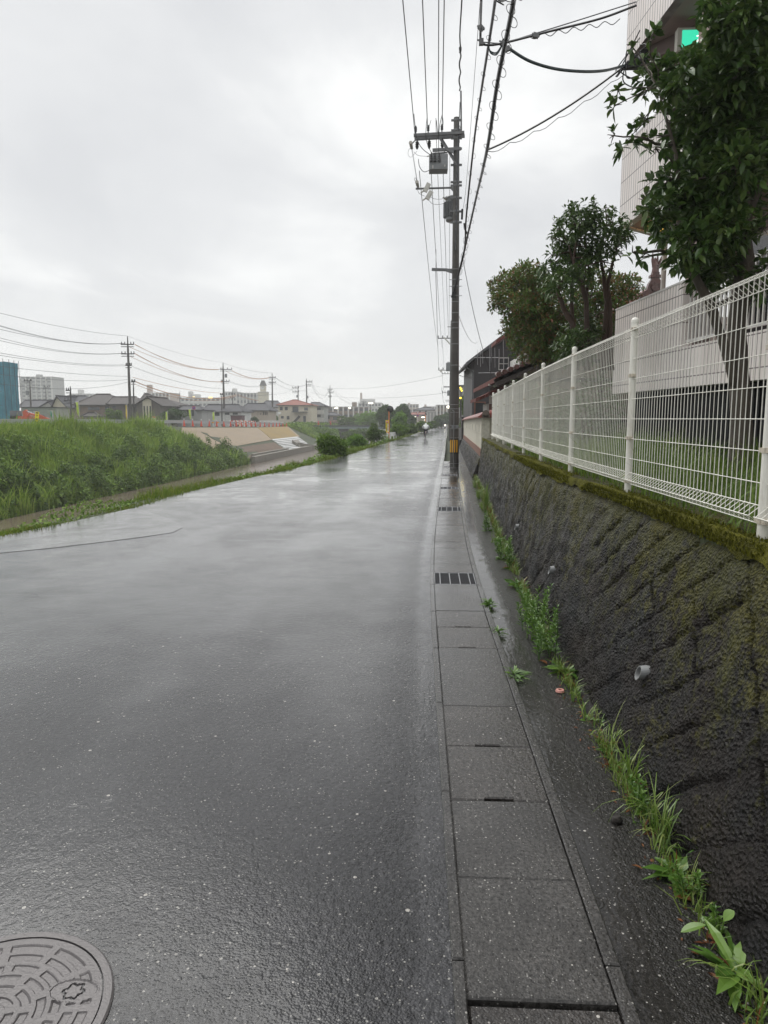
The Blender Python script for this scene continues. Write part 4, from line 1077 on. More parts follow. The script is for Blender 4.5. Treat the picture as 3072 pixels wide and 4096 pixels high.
def rosette(P, n, L_, w, seed, tilt=.6):
    r = np.random.RandomState(seed); a = r.uniform(0, 6.28, n); D = np.stack([np.cos(a), np.sin(a), r.uniform(.1, 1.2, n)*tilt], 1)
    return leaf_arrays(np.tile(np.array(P), (n, 1))+r.normal(0, .01, (n, 3))*np.array([1, 1, .3]), D, r.uniform(.6, 1.1, n)*L_, r.uniform(.7, 1.1, n)*w, .12, .25, seed, True)
def stalk(m, P, h, nl, L_, w, seed, mi=0, lean=(0, 0)):
    """upright stem with whorled narrow leaves"""
    r = np.random.RandomState(seed); top = Vector(P)+Vector((lean[0], lean[1], h)); m.tube([P, Vector(P).lerp(top, .5)+Vector((.01, 0, 0)), top], [.004, .003, .0015], 5)
    t_ = np.linspace(.12, 1, nl); a = np.arange(nl)*2.4+r.normal(0, .3, nl)
    Pts = np.array(P)+np.outer(t_, np.array(top-Vector(P))); D = np.stack([np.cos(a), np.sin(a), .55+.6*t_], 1)
    mesh_add(m, leaf_arrays(Pts, D, L_*(1-.45*t_)*r.uniform(.8, 1.15, nl), np.full(nl, w), .2, .18, seed), mi)
weeds = [  # sx, sy of the root, kind, size, words
    (2395, 2690, 'dandelion', .22, 'toothed green leaf rosette at the wall foot above the brown leaves'),
    (2200, 2600, 'mug', .40, 'tall feathery green weed clump against the dark wall'),
    (2135, 2490, 'mug', .30, 'bushy green weed just beyond the tall feathery clump'),
    (2105, 2395, 'tuft', .22, 'yellowish grass tuft leaning over the runnel'),
    (2072, 2350, 'dandelion', .20, 'low broad-leaved weed before the first weep pipe'),
    (2040, 2270, 'rod', .42, 'upright weed with whorled pointed leaves beside red fallen leaves'),
    (2000, 2230, 'rod', .28, 'shorter whorled weed behind the upright pointed one'),
    (1975, 2170, 'tuft', .30, 'bright green grassy weed clump in mid distance'),
    (1950, 2120, 'rod', .26, 'leafy green weed next to the tall iris-like blades'),
    (1938, 2040, 'iris', .62, 'tall stiff iris-like blades at the wall foot'),
    (1915, 1995, 'tuft', .45, 'dense low weeds beyond the tall iris-like blades'),
    (1900, 1950, 'tuft', .40, 'farthest green weed strip close to the utility pole'),
    (2350, 2880, 'tuft', .24, 'grass tuft with bent yellow stems past the pink ring'),
    (2400, 2900, 'seed', .13, 'tiny two-leaved seedling rooted in the wall joint'),
    (2470, 3010, 'tuft', .34, 'arching foxtail grass with pale drooping blades'),
    (2520, 3080, 'tuft', .25, 'thin grass trailing below the arching foxtail'),
    (2590, 3215, 'rod', .16, 'small leafy weed in the middle of the near row'),
    (2650, 3290, 'tuft', .40, 'tall wet grass blades with a yellow bud'),
    (2690, 3390, 'tuft', .30, 'spreading wet grass tuft below the tall blades'),
    (2780, 3505, 'dandelion', .20, 'bright green lobed leaf rosette in the near row'),
    (2830, 3570, 'seed', .14, 'sparse reddish grass wisps below the lobed rosette'),
    (2880, 3650, 'rod', .14, 'small yellowing leafy sprig before the big spoon leaves'),
    (2950, 3770, 'spoon', .22, 'two large spoon-shaped leaves on pale stalks'),
    (3010, 3900, 'dandelion', .18, 'round-lobed ferny rosette near the lower right corner'),
    (3062, 3960, 'tuft', .22, 'grass tuft cut by the right edge of view'),
    (3100, 4080, 'tuft', .30, 'dewy arching blade in the bottom right corner'),
    (1902, 2425, 'spr', .10, 'small green sprig in the drain joint beside the first grate'),
    (1944, 2418, 'spr', .10, 'weed sprouting on the kerb joint right of the first grate'),
    (2045, 2705, 'spr', .12, 'low green weed in the kerb joint nearest the camera'),
    (1940, 2530, 'spr', .09, 'ragged weed in the kerb joint past the second slab'),
]
for i, (sx, sy, kd, sz, lab) in enumerate(weeds):
    p = gp(sx, sy); p.z = zg(p.y)-.025
    lx = p.x-off(p.y)
    if kd != 'spr' and lx > XB(p.y)-.02: p.x -= lx-XB(p.y)+.02
    if kd == 'spr': p.x = off(p.y)+.632; p.z = -.01
    th = thing('weed', lab, 'weed', p, group='weeds along the foot of the wall')
    m = MB(); mm = ['weed_broad', 'weed_grass', 'weed_dry']
    if kd == 'tuft':
        mesh_add(m, arch_blades(p, int(7+sz*18), sz*.85, .0085, i, 1.35), 1); mesh_add(m, arch_blades(p+Vector((.0, .07, 0)), int(4+sz*12), sz*.65, .0075, i+50, 1.5), 1)
        if sz > .35: mesh_add(m, arch_blades(p+Vector((.0, -.12, 0)), 26, sz*.7, .009, i+90), 1); mesh_add(m, arch_blades(p+Vector((.0, .3, 0)), 26, sz*.7, .009, i+97), 1)
        mesh_add(m, rosette(p, 8, sz*.3, .02, i), 0)
    elif kd == 'iris':
        for k_ in range(5): mesh_add(m, arch_blades(p+Vector((rnd.gauss(0, .05), rnd.gauss(0, .25), 0)), 10, sz, .016, i+k_, .25), 1)
        for k_ in range(5): mesh_add(m, arch_blades(p+Vector((-.03, rnd.gauss(0, .5), 0)), 14, sz*.35, .01, i+k_+20, .9), 1)
    elif kd == 'mug':
        for k_ in range(15): stalk(m, p+Vector((rnd.uniform(-.13, .05), rnd.uniform(-.25, .35), 0)), sz*rnd.uniform(.5, 1.1), 26, .075, .018, i*31+k_, 0, (rnd.gauss(-.03, .05), rnd.gauss(0, .05)))
        mesh_add(m, rosette(p, 14, .12, .04, i), 0)
    elif kd == 'rod':
        for k_ in range(4): stalk(m, p+Vector((rnd.uniform(-.05, .02), rnd.uniform(-.12, .12), 0)), sz*rnd.uniform(.55, 1.05), 22, .10*min(1, sz/.3), .024*min(1, sz/.25), i*17+k_, 0, (rnd.gauss(-.02, .02), 0))
        mesh_add(m, rosette(p+Vector((0, -.1, 0)), 12, .12*min(1, sz/.25), .035, i), 0); mesh_add(m, arch_blades(p, 12, sz*.6, .008, i), 1)
    elif kd == 'dandelion':
        mesh_add(m, rosette(p, 22, sz, sz*.24, i, .7), 0); mesh_add(m, rosette(p+Vector((-.05, -.03, .002)), 5, sz*.5, sz*.14, i+5, .1), 2)
    elif kd == 'spoon':
        for a, b_ in (((-.10, .02, .13), (-.26, .02, .10)), ((.02, -.02, .20), (.09, 0, .28)), ((.05, .0, .05), (.14, -.06, .05))):
            a = p+Vector(a)*.42; b_ = p+Vector(b_)*.42; m.tube([p, a], .0025, 5, 0); smooth_leaf(m, a, b_-a, (b_-a).length*1.15, .038, 0)
        mesh_add(m, rosette(p, 6, .06, .03, i), 2)
    elif kd == 'seed':
        mesh_add(m, arch_blades(p, 9, sz, .006, i), 1); mesh_add(m, rosette(p+Vector((0, 0, .02)), 5, .05, .02, i), 0); mesh_add(m, arch_blades(p, 4, sz*.8, .005, i+3), 2)
    else:
        mesh_add(m, rosette(p, 22, sz, .02, i, .8), 0); mesh_add(m, rosette(p+Vector((0, -.07, 0)), 14, sz*.8, .018, i+3, .6), 0)
    m.build('plant', mm, th)
n = 6500
Y = 1.7+nrs.rand(n)**1.15*20; keep = np.array([noise.noise((y*1.7, 3, 3)) > -.42+.5*nrs.rand() for y in Y]); Y = Y[keep]; n = len(Y)
X = np.array([XB(y) for y in Y])-.03-np.abs(nrs.normal(0, .028, n)); P = np.array([tuple(L2W(x, y, zg(y)-.022)) for x, y in zip(X, Y)])
V, F = blade_arrays(P, nrs.uniform(.02, .10, n)*np.clip(.6+Y/9, .8, 1.9), nrs.uniform(.003, .0075, n)*np.clip(.7+Y/10, 1, 2), 1.3, 31); o = npmesh('weed_sprouts', V, F, ['weed_grass', 'weed_dry', 'weed_broad']); o.data.polygons.foreach_set('material_index', (np.arange(len(o.data.polygons)) % n % 8 == 1).astype(np.int32)); tag(o, kind='stuff')
n = 520
Y = 1.7+nrs.rand(n)**1.3*18; X = np.array([XB(y) for y in Y])-.02-np.abs(nrs.normal(0, .05, n)); P = np.array([tuple(L2W(x, y, zg(y)-.020)) for x, y in zip(X, Y)]); D = nrs.normal(0, 1, (n, 3)); D[:, 2] = .05
V, F = leaf_arrays(P, D, nrs.uniform(.008, .035, n), nrs.uniform(.004, .014, n), .2, .05, 8); tag(npmesh('leaf_litter', V, F, 'weed_dry'), kind='stuff')
# fallen leaves, clods and a lost ring
for i, (sx, sy, L_, a, lab) in enumerate(((2572, 3480, .055, 2.6, 'small orange fallen leaf lying alone on the wet strip'), (2780, 3610, .085, 2.9, 'long rust-brown fallen leaf with a pale stalk'), (2925, 3805, .06, 1.0, 'dark red fallen leaf under the spoon-leaved weed'), (2900, 3765, .045, 0.2, 'yellow fallen leaf beside the spoon-leaved weed'),
     (2010, 2275, .12, .4, 'red-brown fallen leaf heap piece under the upright weed'), (2060, 2340, .10, 1.9, 'brown fallen leaf stuck before the low broad weed'), (2190, 2660, .11, 2.2, 'brown fallen leaf at the foot of the feathery weed'), (2250, 2720, .12, .7, 'dull brown fallen leaf left of the toothed rosette'))):
    p = gp(sx, sy); p.z = zg(p.y)-.018
    V, F = leaf_arrays(np.array([p]), np.array([[math.cos(a), math.sin(a), .15]]), np.array([L_*.8]), np.array([L_*.34]), .3, .1, i, True)
    tag(npmesh('fallen_leaf', V, F, 'weed_dry'), lab, 'leaf', 'fallen leaves on the wet strip')
simple('clod', (.02, .016, .014), .8, .4, 20, .8, 60)
for sx, sy, r_, lab in ((2465, 3292, .022, 'black clod of soil on the wet strip'), (2588, 3305, .02, 'dark clod of soil touching the wall foot')):
    p = gp(sx, sy); m = MB(); m.ball(p+Vector((0, 0, r_*.6)), r_, 10, 7, sq=(1.1, 1, .8))
    m.v = [tuple(Vector(v)+Vector((noise.noise(Vector(v)*60), noise.noise(Vector(v)*60+Vector((9, 0, 0))), noise.noise(Vector(v)*60+Vector((0, 9, 0)))))*r_*.35) for v in m.v]
    tag(m.build('soil_clod', 'clod', smooth=True), lab, 'clod')
p = gp(2240, 2768); p.z += .004
m = MB(); N_ = 18
vs = [p+Vector((r_*.72*math.cos(2*math.pi*k/N_), r_*.72*math.sin(2*math.pi*k/N_), z*.72)) for r_, z in ((.040, 0), (.034, .016), (.018, .018), (.016, .0)) for k in range(N_)]
fs = [(i*N_+k, i*N_+(k+1) % N_, (i+1)*N_+(k+1) % N_, (i+1)*N_+k) for i in range(3) for k in range(N_)]
m.add(vs, fs); simple('pink_plastic', (.50, .24, .20), .4, .2, 20)
tag(m.build('plastic_ring', 'pink_plastic', fixn=True), 'small pink plastic ring lying on the wet strip', 'ring')
m = MB(); p = gp(1520, 2930); m.tube([p+Vector((-.03, .02, .006)), p+Vector((0, 0, .007)), p+Vector((.006, -.06, .006))], .003, 5)
tag(m.build('twig', 'sign_case'), 'short pale bent twig lying on the asphalt', 'twig')

# ================================================================== manhole cover
simple('cast_iron', (.098, .090, .090), .34, .22, 6, .25, 140, metal=.2, dirt=(.05, .046, .045))
mc = L2W(-1.19, 1.712, 0); R0 = .335; Rl = .302
mh = thing('manhole_cover', 'round cast iron manhole cover with radial block pattern set in the asphalt', 'manhole cover', mc)
m = MB(); N_ = 96
vs = [mc+Vector((r_*math.cos(2*math.pi*k/N_), r_*math.sin(2*math.pi*k/N_), z)) for r_, z in ((R0, -.03), (R0, .004), (R0-.006, .008), (Rl+.005, .008), (Rl+.004, -.02)) for k in range(N_)]
m.add(vs, [(i*N_+k, i*N_+(k+1) % N_, (i+1)*N_+(k+1) % N_, (i+1)*N_+k) for i in range(4) for k in range(N_)]); m.build('ring_frame', 'cast_iron', mh, fixn=True)
rings = [(.262, .020, 11, .1), (.222, .018, 11, .1), (.181, .018, 11, .22), (.140, .018, 9, .4), (.100, .018, 7, .1), (.060, .016, 5, .1), (.022, .012, 3, .0)]
ka, kr = .48, .225
def cover_h(x, y):
    r_ = math.hypot(x, y); a = math.atan2(y, x); z = .006
    kx, ky = kr*math.cos(ka), kr*math.sin(ka); dx, dy = x-kx, y-ky
    if (dx/.075)**2+(dy/.045)**2 < 1:
        q = math.hypot(dx, dy); qa = math.atan2(dy, dx); fl = .026+.004*math.cos(6*qa)
        if abs(q-fl) < .0030: return -.006
        e_ = (dx/.075)**2+(dy/.045)**2
        return .004 if e_ < .80 else .0065
    if r_ > Rl-.012: return .006
    for rc, hw, nb_, ph in rings:
        if abs(r_-rc) < hw*.5+.004:
            k_ = ((a+math.pi+ph)/(2*math.pi)*nb_) % 1
            gap = .026/(2*math.pi*rc/nb_)
            e_ = min(hw*.5+.004-abs(r_-rc), (min(k_, 1-k_)-gap*.5)*2*math.pi*rc/nb_)
            if e_ > 0: return .006-min(.0045, e_*1.6)
    return z
m = MB(); NR, NA = 100, 420
m.v.append(tuple(mc+Vector((0, 0, .006))))
for i in range(1, NR+1):
    r_ = Rl*i/NR
    for k in range(NA):
        a = 2*math.pi*k/NA; x, y = r_*math.cos(a), r_*math.sin(a); m.v.append(tuple(mc+Vector((x, y, cover_h(x, y)))))
for k in range(NA): m.f.append((0, 1+k, 1+(k+1) % NA)); m.m.append(0)
for i in range(NR-1):
    for k in range(NA): k2 = (k+1) % NA; b = 1+i*NA; m.f.append((b+k, b+NA+k, b+NA+k2, b+k2)); m.m.append(0)
m.build('lid', 'cast_iron', mh, smooth=False, fixn=True)
# ================================================================== utility poles along the right edge
def polemat():
    N = newmat('pole_concrete'); v = N.co()
    st = N.noise(N.map(v, (1, 1, .10)), 7, 6, .7); a = N.noise(v, 2.0, 4)
    c = N.mix(N.mr(a, .35, .65), (.040, .036, .032), (.075, .068, .060))
    s = N.n('ShaderNodeSeparateXYZ', {0: v})
    band = N.math('MULTIPLY', N.mr(st, .60, .67), N.mr(s.outputs[2], 3.0, 4.2))
    c = N.mix(N.math('MULTIPLY', band, .8), c, (.20, .195, .18))
    c = N.mix(N.mr(s.outputs[2], 7.5, 9.5, 0, .55), c, (.125, .125, .12))
    N.set(col=c, rough=.55, nor=N.bump(N.noise(v, 60, 3), .3, .01))
polemat()
simple('steel_grey', (.16, .165, .17), .45, .25, 8, dirt=(.10, .07, .05))
simple('box_grey', (.19, .20, .205), .40, .15, 5)
simple('porcelain', (.42, .40, .36), .25, .15, 10, dirt=(.2, .12, .08))
simple('cutout_white', (.55, .54, .50), .3, .1, 10)
simple('insul_dark', (.025, .024, .026), .3, .3, 20)
simple('cable_black', (.012, .012, .014), .4, .2, 20)
simple('cable_grey', (.045, .048, .055), .4, .2, 20)
simple('cable_green', (.025, .045, .05), .4, .2, 20)
simple('cable_orange', (.42, .16, .035), .45, .15, 3)
simple('guard_yellow', (.75, .38, .012), .4, .1, 6, dirt=(.35, .18, .05))
simple('guard_black', (.012, .012, .014), .5, .2, 8)
simple('plate_grey', (.20, .21, .22), .4, .2, 8)
YP = 24.1
def zp(x, y, dY=0.0): return W(1500+.3617*x, 300+.3617*y, YP+dY)      # pixels of the pole-top close-up
def z5(x, y, dY=0.0): return W(1500+.3617*x, 1000+.3617*y, YP+dY)
def z5b(x, y, dY=0.0): return W(1780+.1447*x, 1600+.1447*y, YP+dY)
top = zp(903, 472); bx = W(1817, 1868, YP).x; PZ = top.z
base = Vector((bx, YP, zg(YP)))
up_ = thing('utility_pole', 'tall concrete utility pole with transformer and yellow-black guard by the drain', 'utility pole', base, group='utility poles along the road')
prad = lambda z: .151-(.151-.0905)*(z/PZ)
def pc(z): return Vector((bx+(top.x-bx)*z/PZ, YP, z))
m = MB(); m.tube([pc(zg(YP)-.2)]+[pc(PZ*k/8) for k in range(1, 9)], [prad(0)]+[prad(PZ*k/8) for k in range(1, 9)], 24); m.build('pole', 'pole_concrete', up_, smooth=False)
def sq_arm(a, b, w, name='cross_arm', mat='steel_grey', par=up_):
    m = MB(); m.bar(a, b, w, w); return m.build(name, mat, par)
L0 = zp(428, 668, -.13); R0_ = zp(988, 637, -.13); sq_arm(L0, R0_, .085)
L1 = zp(436, 708, .13); R1_ = zp(992, 676, .13); sq_arm(L1, R1_, .085)
m = MB(); m.bar(zp(715, 700, -.06), zp(890, 975, -.1), .05, .05); m.bar(zp(735, 700, .06), zp(895, 960, .1), .05, .05); m.build('brace', 'steel_grey', up_)
sq_arm(zp(636, 832, -.11), zp(950, 815, -.11), .085)
m = MB(); m.prism([zp(770, 822, -.16), zp(872, 818, -.16), zp(872, 872, -.16)], (0, .02, 0)); m.build('bracket_plate', 'steel_grey', up_, fixn=True)
la = zp(450, 1258, 0); ra = zp(850, 1246, 0); m = MB(); m.tube([la, ra], .032, 8); m.build('cross_arm', 'steel_grey', up_)
m = MB(); m.prism([zp(830, 1240, -.05), zp(872, 1210, -.05), zp(872, 1290, -.05)], (0, .1, 0)); m.build('bracket_plate', 'steel_grey', up_, fixn=True)
m = MB(); a = z5(627, 215); b = z5(800, 220); m.bar(a, b, .07, .085); m.prism([z5(790, 205, -.04), z5(865, 205, -.04), z5(865, 258, -.04), z5(835, 250, -.04), z5(790, 235, -.04)], (0, .08, 0)); m.build('cross_arm', 'steel_grey', up_, fixn=True)
m = MB(); m.bar(zp(950, 178), zp(954, 610), .065, .05, up=(1, 0, 0)); m.build('riser_bracket', 'steel_grey', up_)
for y in (500, 612, 700, 815, 995, 1185, 1222, 1360, 1510, 1630):
    c = zp(903, y); r_ = prad(c.z)
    m = MB(); m.tube([pc(c.z-.03), pc(c.z+.03)], r_+.008, 20); m.box(pc(c.z)+Vector((r_+.035, 0, 0)), (.09, .06, .055)); m.box(pc(c.z)+Vector((-r_-.035, 0, 0)), (.09, .06, .055)); m.build('band', 'steel_grey', up_)
for y in (215, 330, 403, 508, 575, 697, 803, 865, 1040, 1275):
    c = z5(890, y); r_ = prad(c.z)
    m = MB(); m.tube([pc(c.z-.016), pc(c.z+.016)], r_+.006, 20); 
    if y in (330, 403, 508): m.tube([pc(c.z)+Vector((r_, 0, 0)), pc(c.z)+Vector((r_+.09, 0, .01))], .01, 5); m.tube([pc(c.z)-Vector((r_, 0, 0)), pc(c.z)-Vector((r_+.09, 0, -.01))], .01, 5)
    m.build('band', 'steel_grey', up_)
for y in (128, 245, 340, 698, 795, 1045, 1105, 1280, 1460, 1750, 1868):
    c = z5b(250, y); r_ = prad(c.z); m = MB(); m.tube([pc(c.z-.006), pc(c.z+.006)], r_+.004, 20); m.build('wire_tie', 'galvanised', up_)
m = MB(); a = z5b(250, 300, -.16); m.tube([a, z5b(240, 900, -.165), z5b(222, 1500, -.17), z5b(245, 1850, -.17)], .012, 6); m.tube([a, a+Vector((-.06, 0, .02))], .012, 6); m.build('conduit', 'pvc', up_)
m = MB(); c0, c1 = z5b(250, 780).z, z5b(250, 700).z
for s_ in (-.055, .07): m.box(pc((c0+c1)/2)+Vector((s_, -prad(2)-.012, 0)), (.10, .012, c1-c0))
m.build('number_plate', 'plate_grey', up_)
g0, g1 = z5b(250, 1480).z, z5b(250, 1062).z
m = MB(); m.tube([pc(g0), pc(g1)], prad(1.2)+.009, 24); gs = m.build('guard_sleeve', 'guard_black', up_)
for k_ in range(8):
    a = R(-90-58+29*k_) if k_ < 4 else R(60+30*(k_-4))
    r_ = prad(1.2)+.012; m = MB(); cc = pc((g0+g1)/2)+Vector((math.cos(a)*r_, math.sin(a)*r_, 0)); m.box(cc, (.040, .008, (g1-g0)*.82), rz=a+math.pi/2); m.build('guard_stripe', 'guard_yellow', gs)
# transformer
tcx = zp(858, 1440).x; z0, z1 = zp(858, 1585).z, zp(858, 1302).z; tc_ = Vector((tcx, YP+.36, z0)); hT = z1-z0
tr = MB(); tr.lathe(tc_, [(.19, 0), (.205, .03), (.205, hT*.12), (.225, hT*.16), (.225, hT*.86), (.235, hT*.88), (.235, hT*.93), (.21, hT*.97), (.10, hT)], 24); to = tr.build('transformer', 'box_grey', up_)
m = MB()
for k_ in range(13):
    a = R(120+15*k_); m.box(tc_+Vector((math.cos(a)*.25, math.sin(a)*.25, hT*.44)), (.075, .012, hT*.58), rz=a)
m.build('cooling_fins', 'box_grey', to)
m = MB(); q = tc_+Vector((-.20, -.1, hT*.84)); m.tube([q, q+Vector((-.11, -.05, .06))], [.035, .02], 8); m.build('bushing', 'porcelain', to)
# switch box
b0, b1 = zp(598, 1040, -.05), zp(805, 880, -.05); sbx = thing
m = MB(); cx_ = (b0.x+b1.x)/2; w_ = b1.x-b0.x; zt_, zm, zb_ = zp(700, 872, -.2).z, zp(700, 985, -.25).z, zp(700, 1040, -.25).z
pr = [(-.20, zt_), (.22, zt_), (.22, zb_), (-.26, zb_), (-.26, zm)]
m.prism([Vector((b0.x, YP+y_, z_)) for y_, z_ in pr], (w_, 0, 0)); sb = m.build('switch_box', 'box_grey', up_, fixn=True)
for x in (622, 664, 712):
    q = zp(x, 930, -.28); m = MB(); m.lathe(q+Vector((0, 0, -.07)), [(.05, 0), (.05, .03), (.035, .05), (.042, .08), (.03, .12), (.036, .15), (.022, .2), (.016, .27)], 10); m.build('bushing', 'insul_dark', sb)
m = MB(); m.box(Vector((cx_-.18, YP-.265, (zm+zb_)/2-.01)), (.03, .02, .09)); m.box(Vector((cx_+.2, YP-.265, (zm+zb_)/2+.02)), (.03, .02, .05)); m.tube([zp(600, 895, -.1), zp(575, 900, -.1)], .02, 6); m.build('handle', 'cutout_white', sb)
m = MB(); m.bar(zp(640, 868), zp(800, 858), .03, .04); m.bar(zp(760, 870), zp(770, 840), .03, .03); m.build('hanger', 'steel_grey', sb)
# insulators
def insul(c, down=False, s=1.0, mat='insul_dark'):
    k_ = -1 if down else 1
    m = MB(); m.lathe(c, [(.022*s, 0), (.022*s, .06*s*k_), (.05*s, .07*s*k_), (.035*s, .11*s*k_), (.052*s, .12*s*k_), (.034*s, .16*s*k_), (.05*s, .17*s*k_), (.03*s, .23*s*k_), (.02*s, .25*s*k_)], 10); return m.build('insulator', mat, up_, fixn=True)
for x, y in ((450, 650), (588, 640), (740, 630)): insul(zp(x, y, -.13), False, .95)
for x, y in ((466, 712), (600, 705), (745, 700)): insul(zp(x, y, .0), True, 1.2)
def spool(a, b, par=up_):
    m = MB(); a, b = Vector(a), Vector(b); L_ = (b-a)
    m.tube([a, a+L_*.1, a+L_*.2, a+L_*.35, a+L_*.5, a+L_*.65, a+L_*.8, b], [.055, .06, .045, .055, .045, .055, .045, .05], 12); return m.build('insulator', 'porcelain', par)
spool(zp(393, 745, -.2), zp(406, 808, .1)); spool(zp(462, 1180, -.2), zp(475, 1232, .1))
m = MB(); m.tube([zp(412, 755), zp(445, 722)], .02, 6); m.tube([zp(470, 1232), zp(470, 1250)], .02, 6); m.build('insulator_hook', 'steel_grey', up_)
for (x, y), a in (((575, 1245), .5), ((600, 1330), .55)):
    q = zp(x, y, -.12); Mx = Matrix.Rotation(a, 3, 'Y'); m = MB(); m.box(q, (.14, .10, .28), M=Mx); m.box(q+Vector((.0, -.052, .03)), (.10, .01, .16), M=Mx); m.tube([q+Mx@Vector((-.05, 0, -.14)), q+Mx@Vector((-.10, 0, -.24))], .025, 8); m.build('fuse_cutout', 'cutout_white', up_)
# leads clipped to the pole and looping between the fittings
def wires(specs, name, mat, par=None):
    for pts, r_ in specs:
        m = MB(); m.tube(pts, r_, 5); m.build(name, mat, par)
def curve(pts, n=10):
    """smooth path through the points"""
    P = [Vector(p) for p in pts]; P = [P[0]*2-P[1]]+P+[P[-1]*2-P[-2]]; o = []
    for i in range(1, len(P)-2):
        for k_ in range(n):
            t_ = k_/n; a, b, c, d = P[i-1:i+3]
            o.append(.5*((2*b)+(c-a)*t_+(2*a-5*b+4*c-d)*t_*t_+(3*b-a-3*c+d)*t_**3))
    o.append(P[-2]); return o
wires([(curve([zp(430, 430, -.15), zp(448, 600, -.2), zp(460, 700, -.25), zp(520, 810, -.3), zp(620, 890, -.3)]), .011), (curve([zp(578, 440, -.15), zp(562, 640, -.25), zp(575, 750, -.3), zp(620, 850, -.3), zp(663, 888, -.3)]), .011),
       (curve([zp(742, 440, -.15), zp(715, 560, -.25), zp(704, 700, -.3), zp(706, 890, -.3)]), .011), (curve([zp(742, 440, -.15), zp(754, 520, -.14), zp(745, 590, -.13)]), .010), (curve([zp(620, 500, -.13), zp(590, 600, -.13)]), .008),
       (curve([zp(480, 930, 0), zp(492, 1010, 0), zp(540, 1070, 0), zp(612, 1050, -.05)]), .011), (curve([zp(430, 850, 0), zp(480, 890, 0), zp(585, 900, -.1)]), .006), (curve([zp(466, 840, 0), zp(430, 880, 0), zp(395, 910, 0), zp(366, 880, 0), zp(372, 830, 0), zp(395, 805, 0)]), .005),
       (curve([zp(470, 1270, 0), zp(490, 1310, 0), zp(550, 1340, -.1)]), .006), (curve([zp(610, 1345, -.1), zp(660, 1370, 0), zp(740, 1370, .1), zp(795, 1340, .2)]), .006), (curve([zp(590, 1380, -.1), zp(640, 1425, 0), zp(720, 1430, .1), zp(785, 1410, .2)]), .006),
       (curve([zp(462, 1180, 0), zp(437, 1160, 0), zp(445, 1135, 0), zp(460, 1165, 0)]), .006)], 'lead_wire', 'cable_black', up_)
wires([(curve([zp(940, 300, -.1), zp(930, 520, -.12), zp(918, 800, -.13), zp(912, 1100, -.14), zp(905, 1350, -.14), zp(900, 1600, -.15), zp(892, 1800, -.15), zp(885, 1930, -.15)]), .014),
       ([p+Vector((.012*math.sin(i*1.9), 0, 0)) for i, p in enumerate(curve([zp(938, 560, -.12), zp(925, 900, -.13), zp(908, 1300, -.14), zp(900, 1560, -.15), zp(890, 1930, -.15)], 14))], .009)], 'lead_wire', 'cable_grey', up_)
wires([([p+Vector((.010*math.sin(i*2.1), 0, 0)) for i, p in enumerate(curve([zp(915, 520, -.125), zp(905, 1200, -.14), zp(890, 1930, -.155)], 26))], .006)], 'lead_wire', 'pvc', up_)
# splice box and grips on the side of the pole
m = MB(); q = zp(962, 1540, -.1); m.tube([q+Vector((0, 0, -.16)), q+Vector((.01, 0, .16))], .035, 8); q = zp(1000, 1720, -.1); m.tube([zp(985, 1640, -.1), q, zp(1030, 1770, -.1)], .03, 7); m.build('cable_grip', 'cable_black', up_)
m = MB(); m.box(z5(868, 495, -.16), (.12, .08, .2), M=Matrix.Rotation(.25, 3, 'Y')); m.build('cable_clamp', 'cable_black', up_)

# ---- poles farther down the road (mostly hidden behind the first one)
def farpole(Y, h, label, extras):
    b = L2W(.47, Y, zg(Y)); th = thing('utility_pole', label, 'utility pole', b, group='utility poles along the road')
    m = MB(); m.tube([b+Vector((0, 0, -.2)), b+Vector((0, 0, h))], [.15, .09], 12); m.build('pole', 'pole_concrete', th)
    for z, l, w_ in extras:
        m = MB(); m.bar(b+Vector((.15, 0, z)), b+Vector((-l, 0, z)), w_, w_); m.build('cross_arm', 'steel_grey', th)
        for k_ in range(3):
            if l > .9:
                q = b+Vector((-l+.05+k_*l/3, 0, z+.04)); m = MB(); m.lathe(q, [(.03, 0), (.055, .06), (.04, .12), (.055, .16), (.02, .24)], 8); m.build('insulator', 'insul_dark', th)
    return b, th
b2, t2 = farpole(72, 11.6, 'second concrete utility pole, just behind the nearest one', ((9.9, 1.35, .09), (6.8, 1.25, .06), (5.2, .7, .06), (11.0, .4, .07)))
m = MB(); m.lathe(b2+Vector((-.28, 0, 6.7)), [(.2, 0), (.22, .1), (.22, .8), (.12, .9)], 12); m.build('transformer', 'box_grey', t2)
m = MB(); m.bar(b2+Vector((-.75, -.05, 10.0)), b2+Vector((-.1, -.05, 9.3)), .12, .12); m.build('brace', 'cutout_white', t2)
m = MB(); q = b2+Vector((-.95, 0, 6.75)); m.box(q, (.2, .1, .3), M=Matrix.Rotation(.6, 3, 'Y')); m.build('fuse_cutout', 'cutout_white', t2)
b3, t3 = farpole(120, 11.4, 'third concrete utility pole along the right road edge', ((9.6, 1.4, .09), (6.5, 1.3, .07), (5.0, .7, .06)))
m = MB(); m.lathe(b3+Vector((-.28, 0, 6.0)), [(.2, 0), (.22, .1), (.22, .8), (.12, .9)], 12); m.build('transformer', 'box_grey', t3)
b4, t4 = farpole(168, 11.4, 'farthest concrete utility pole along the right road edge', ((9.6, 1.4, .1), (6.5, 1.0, .08)))

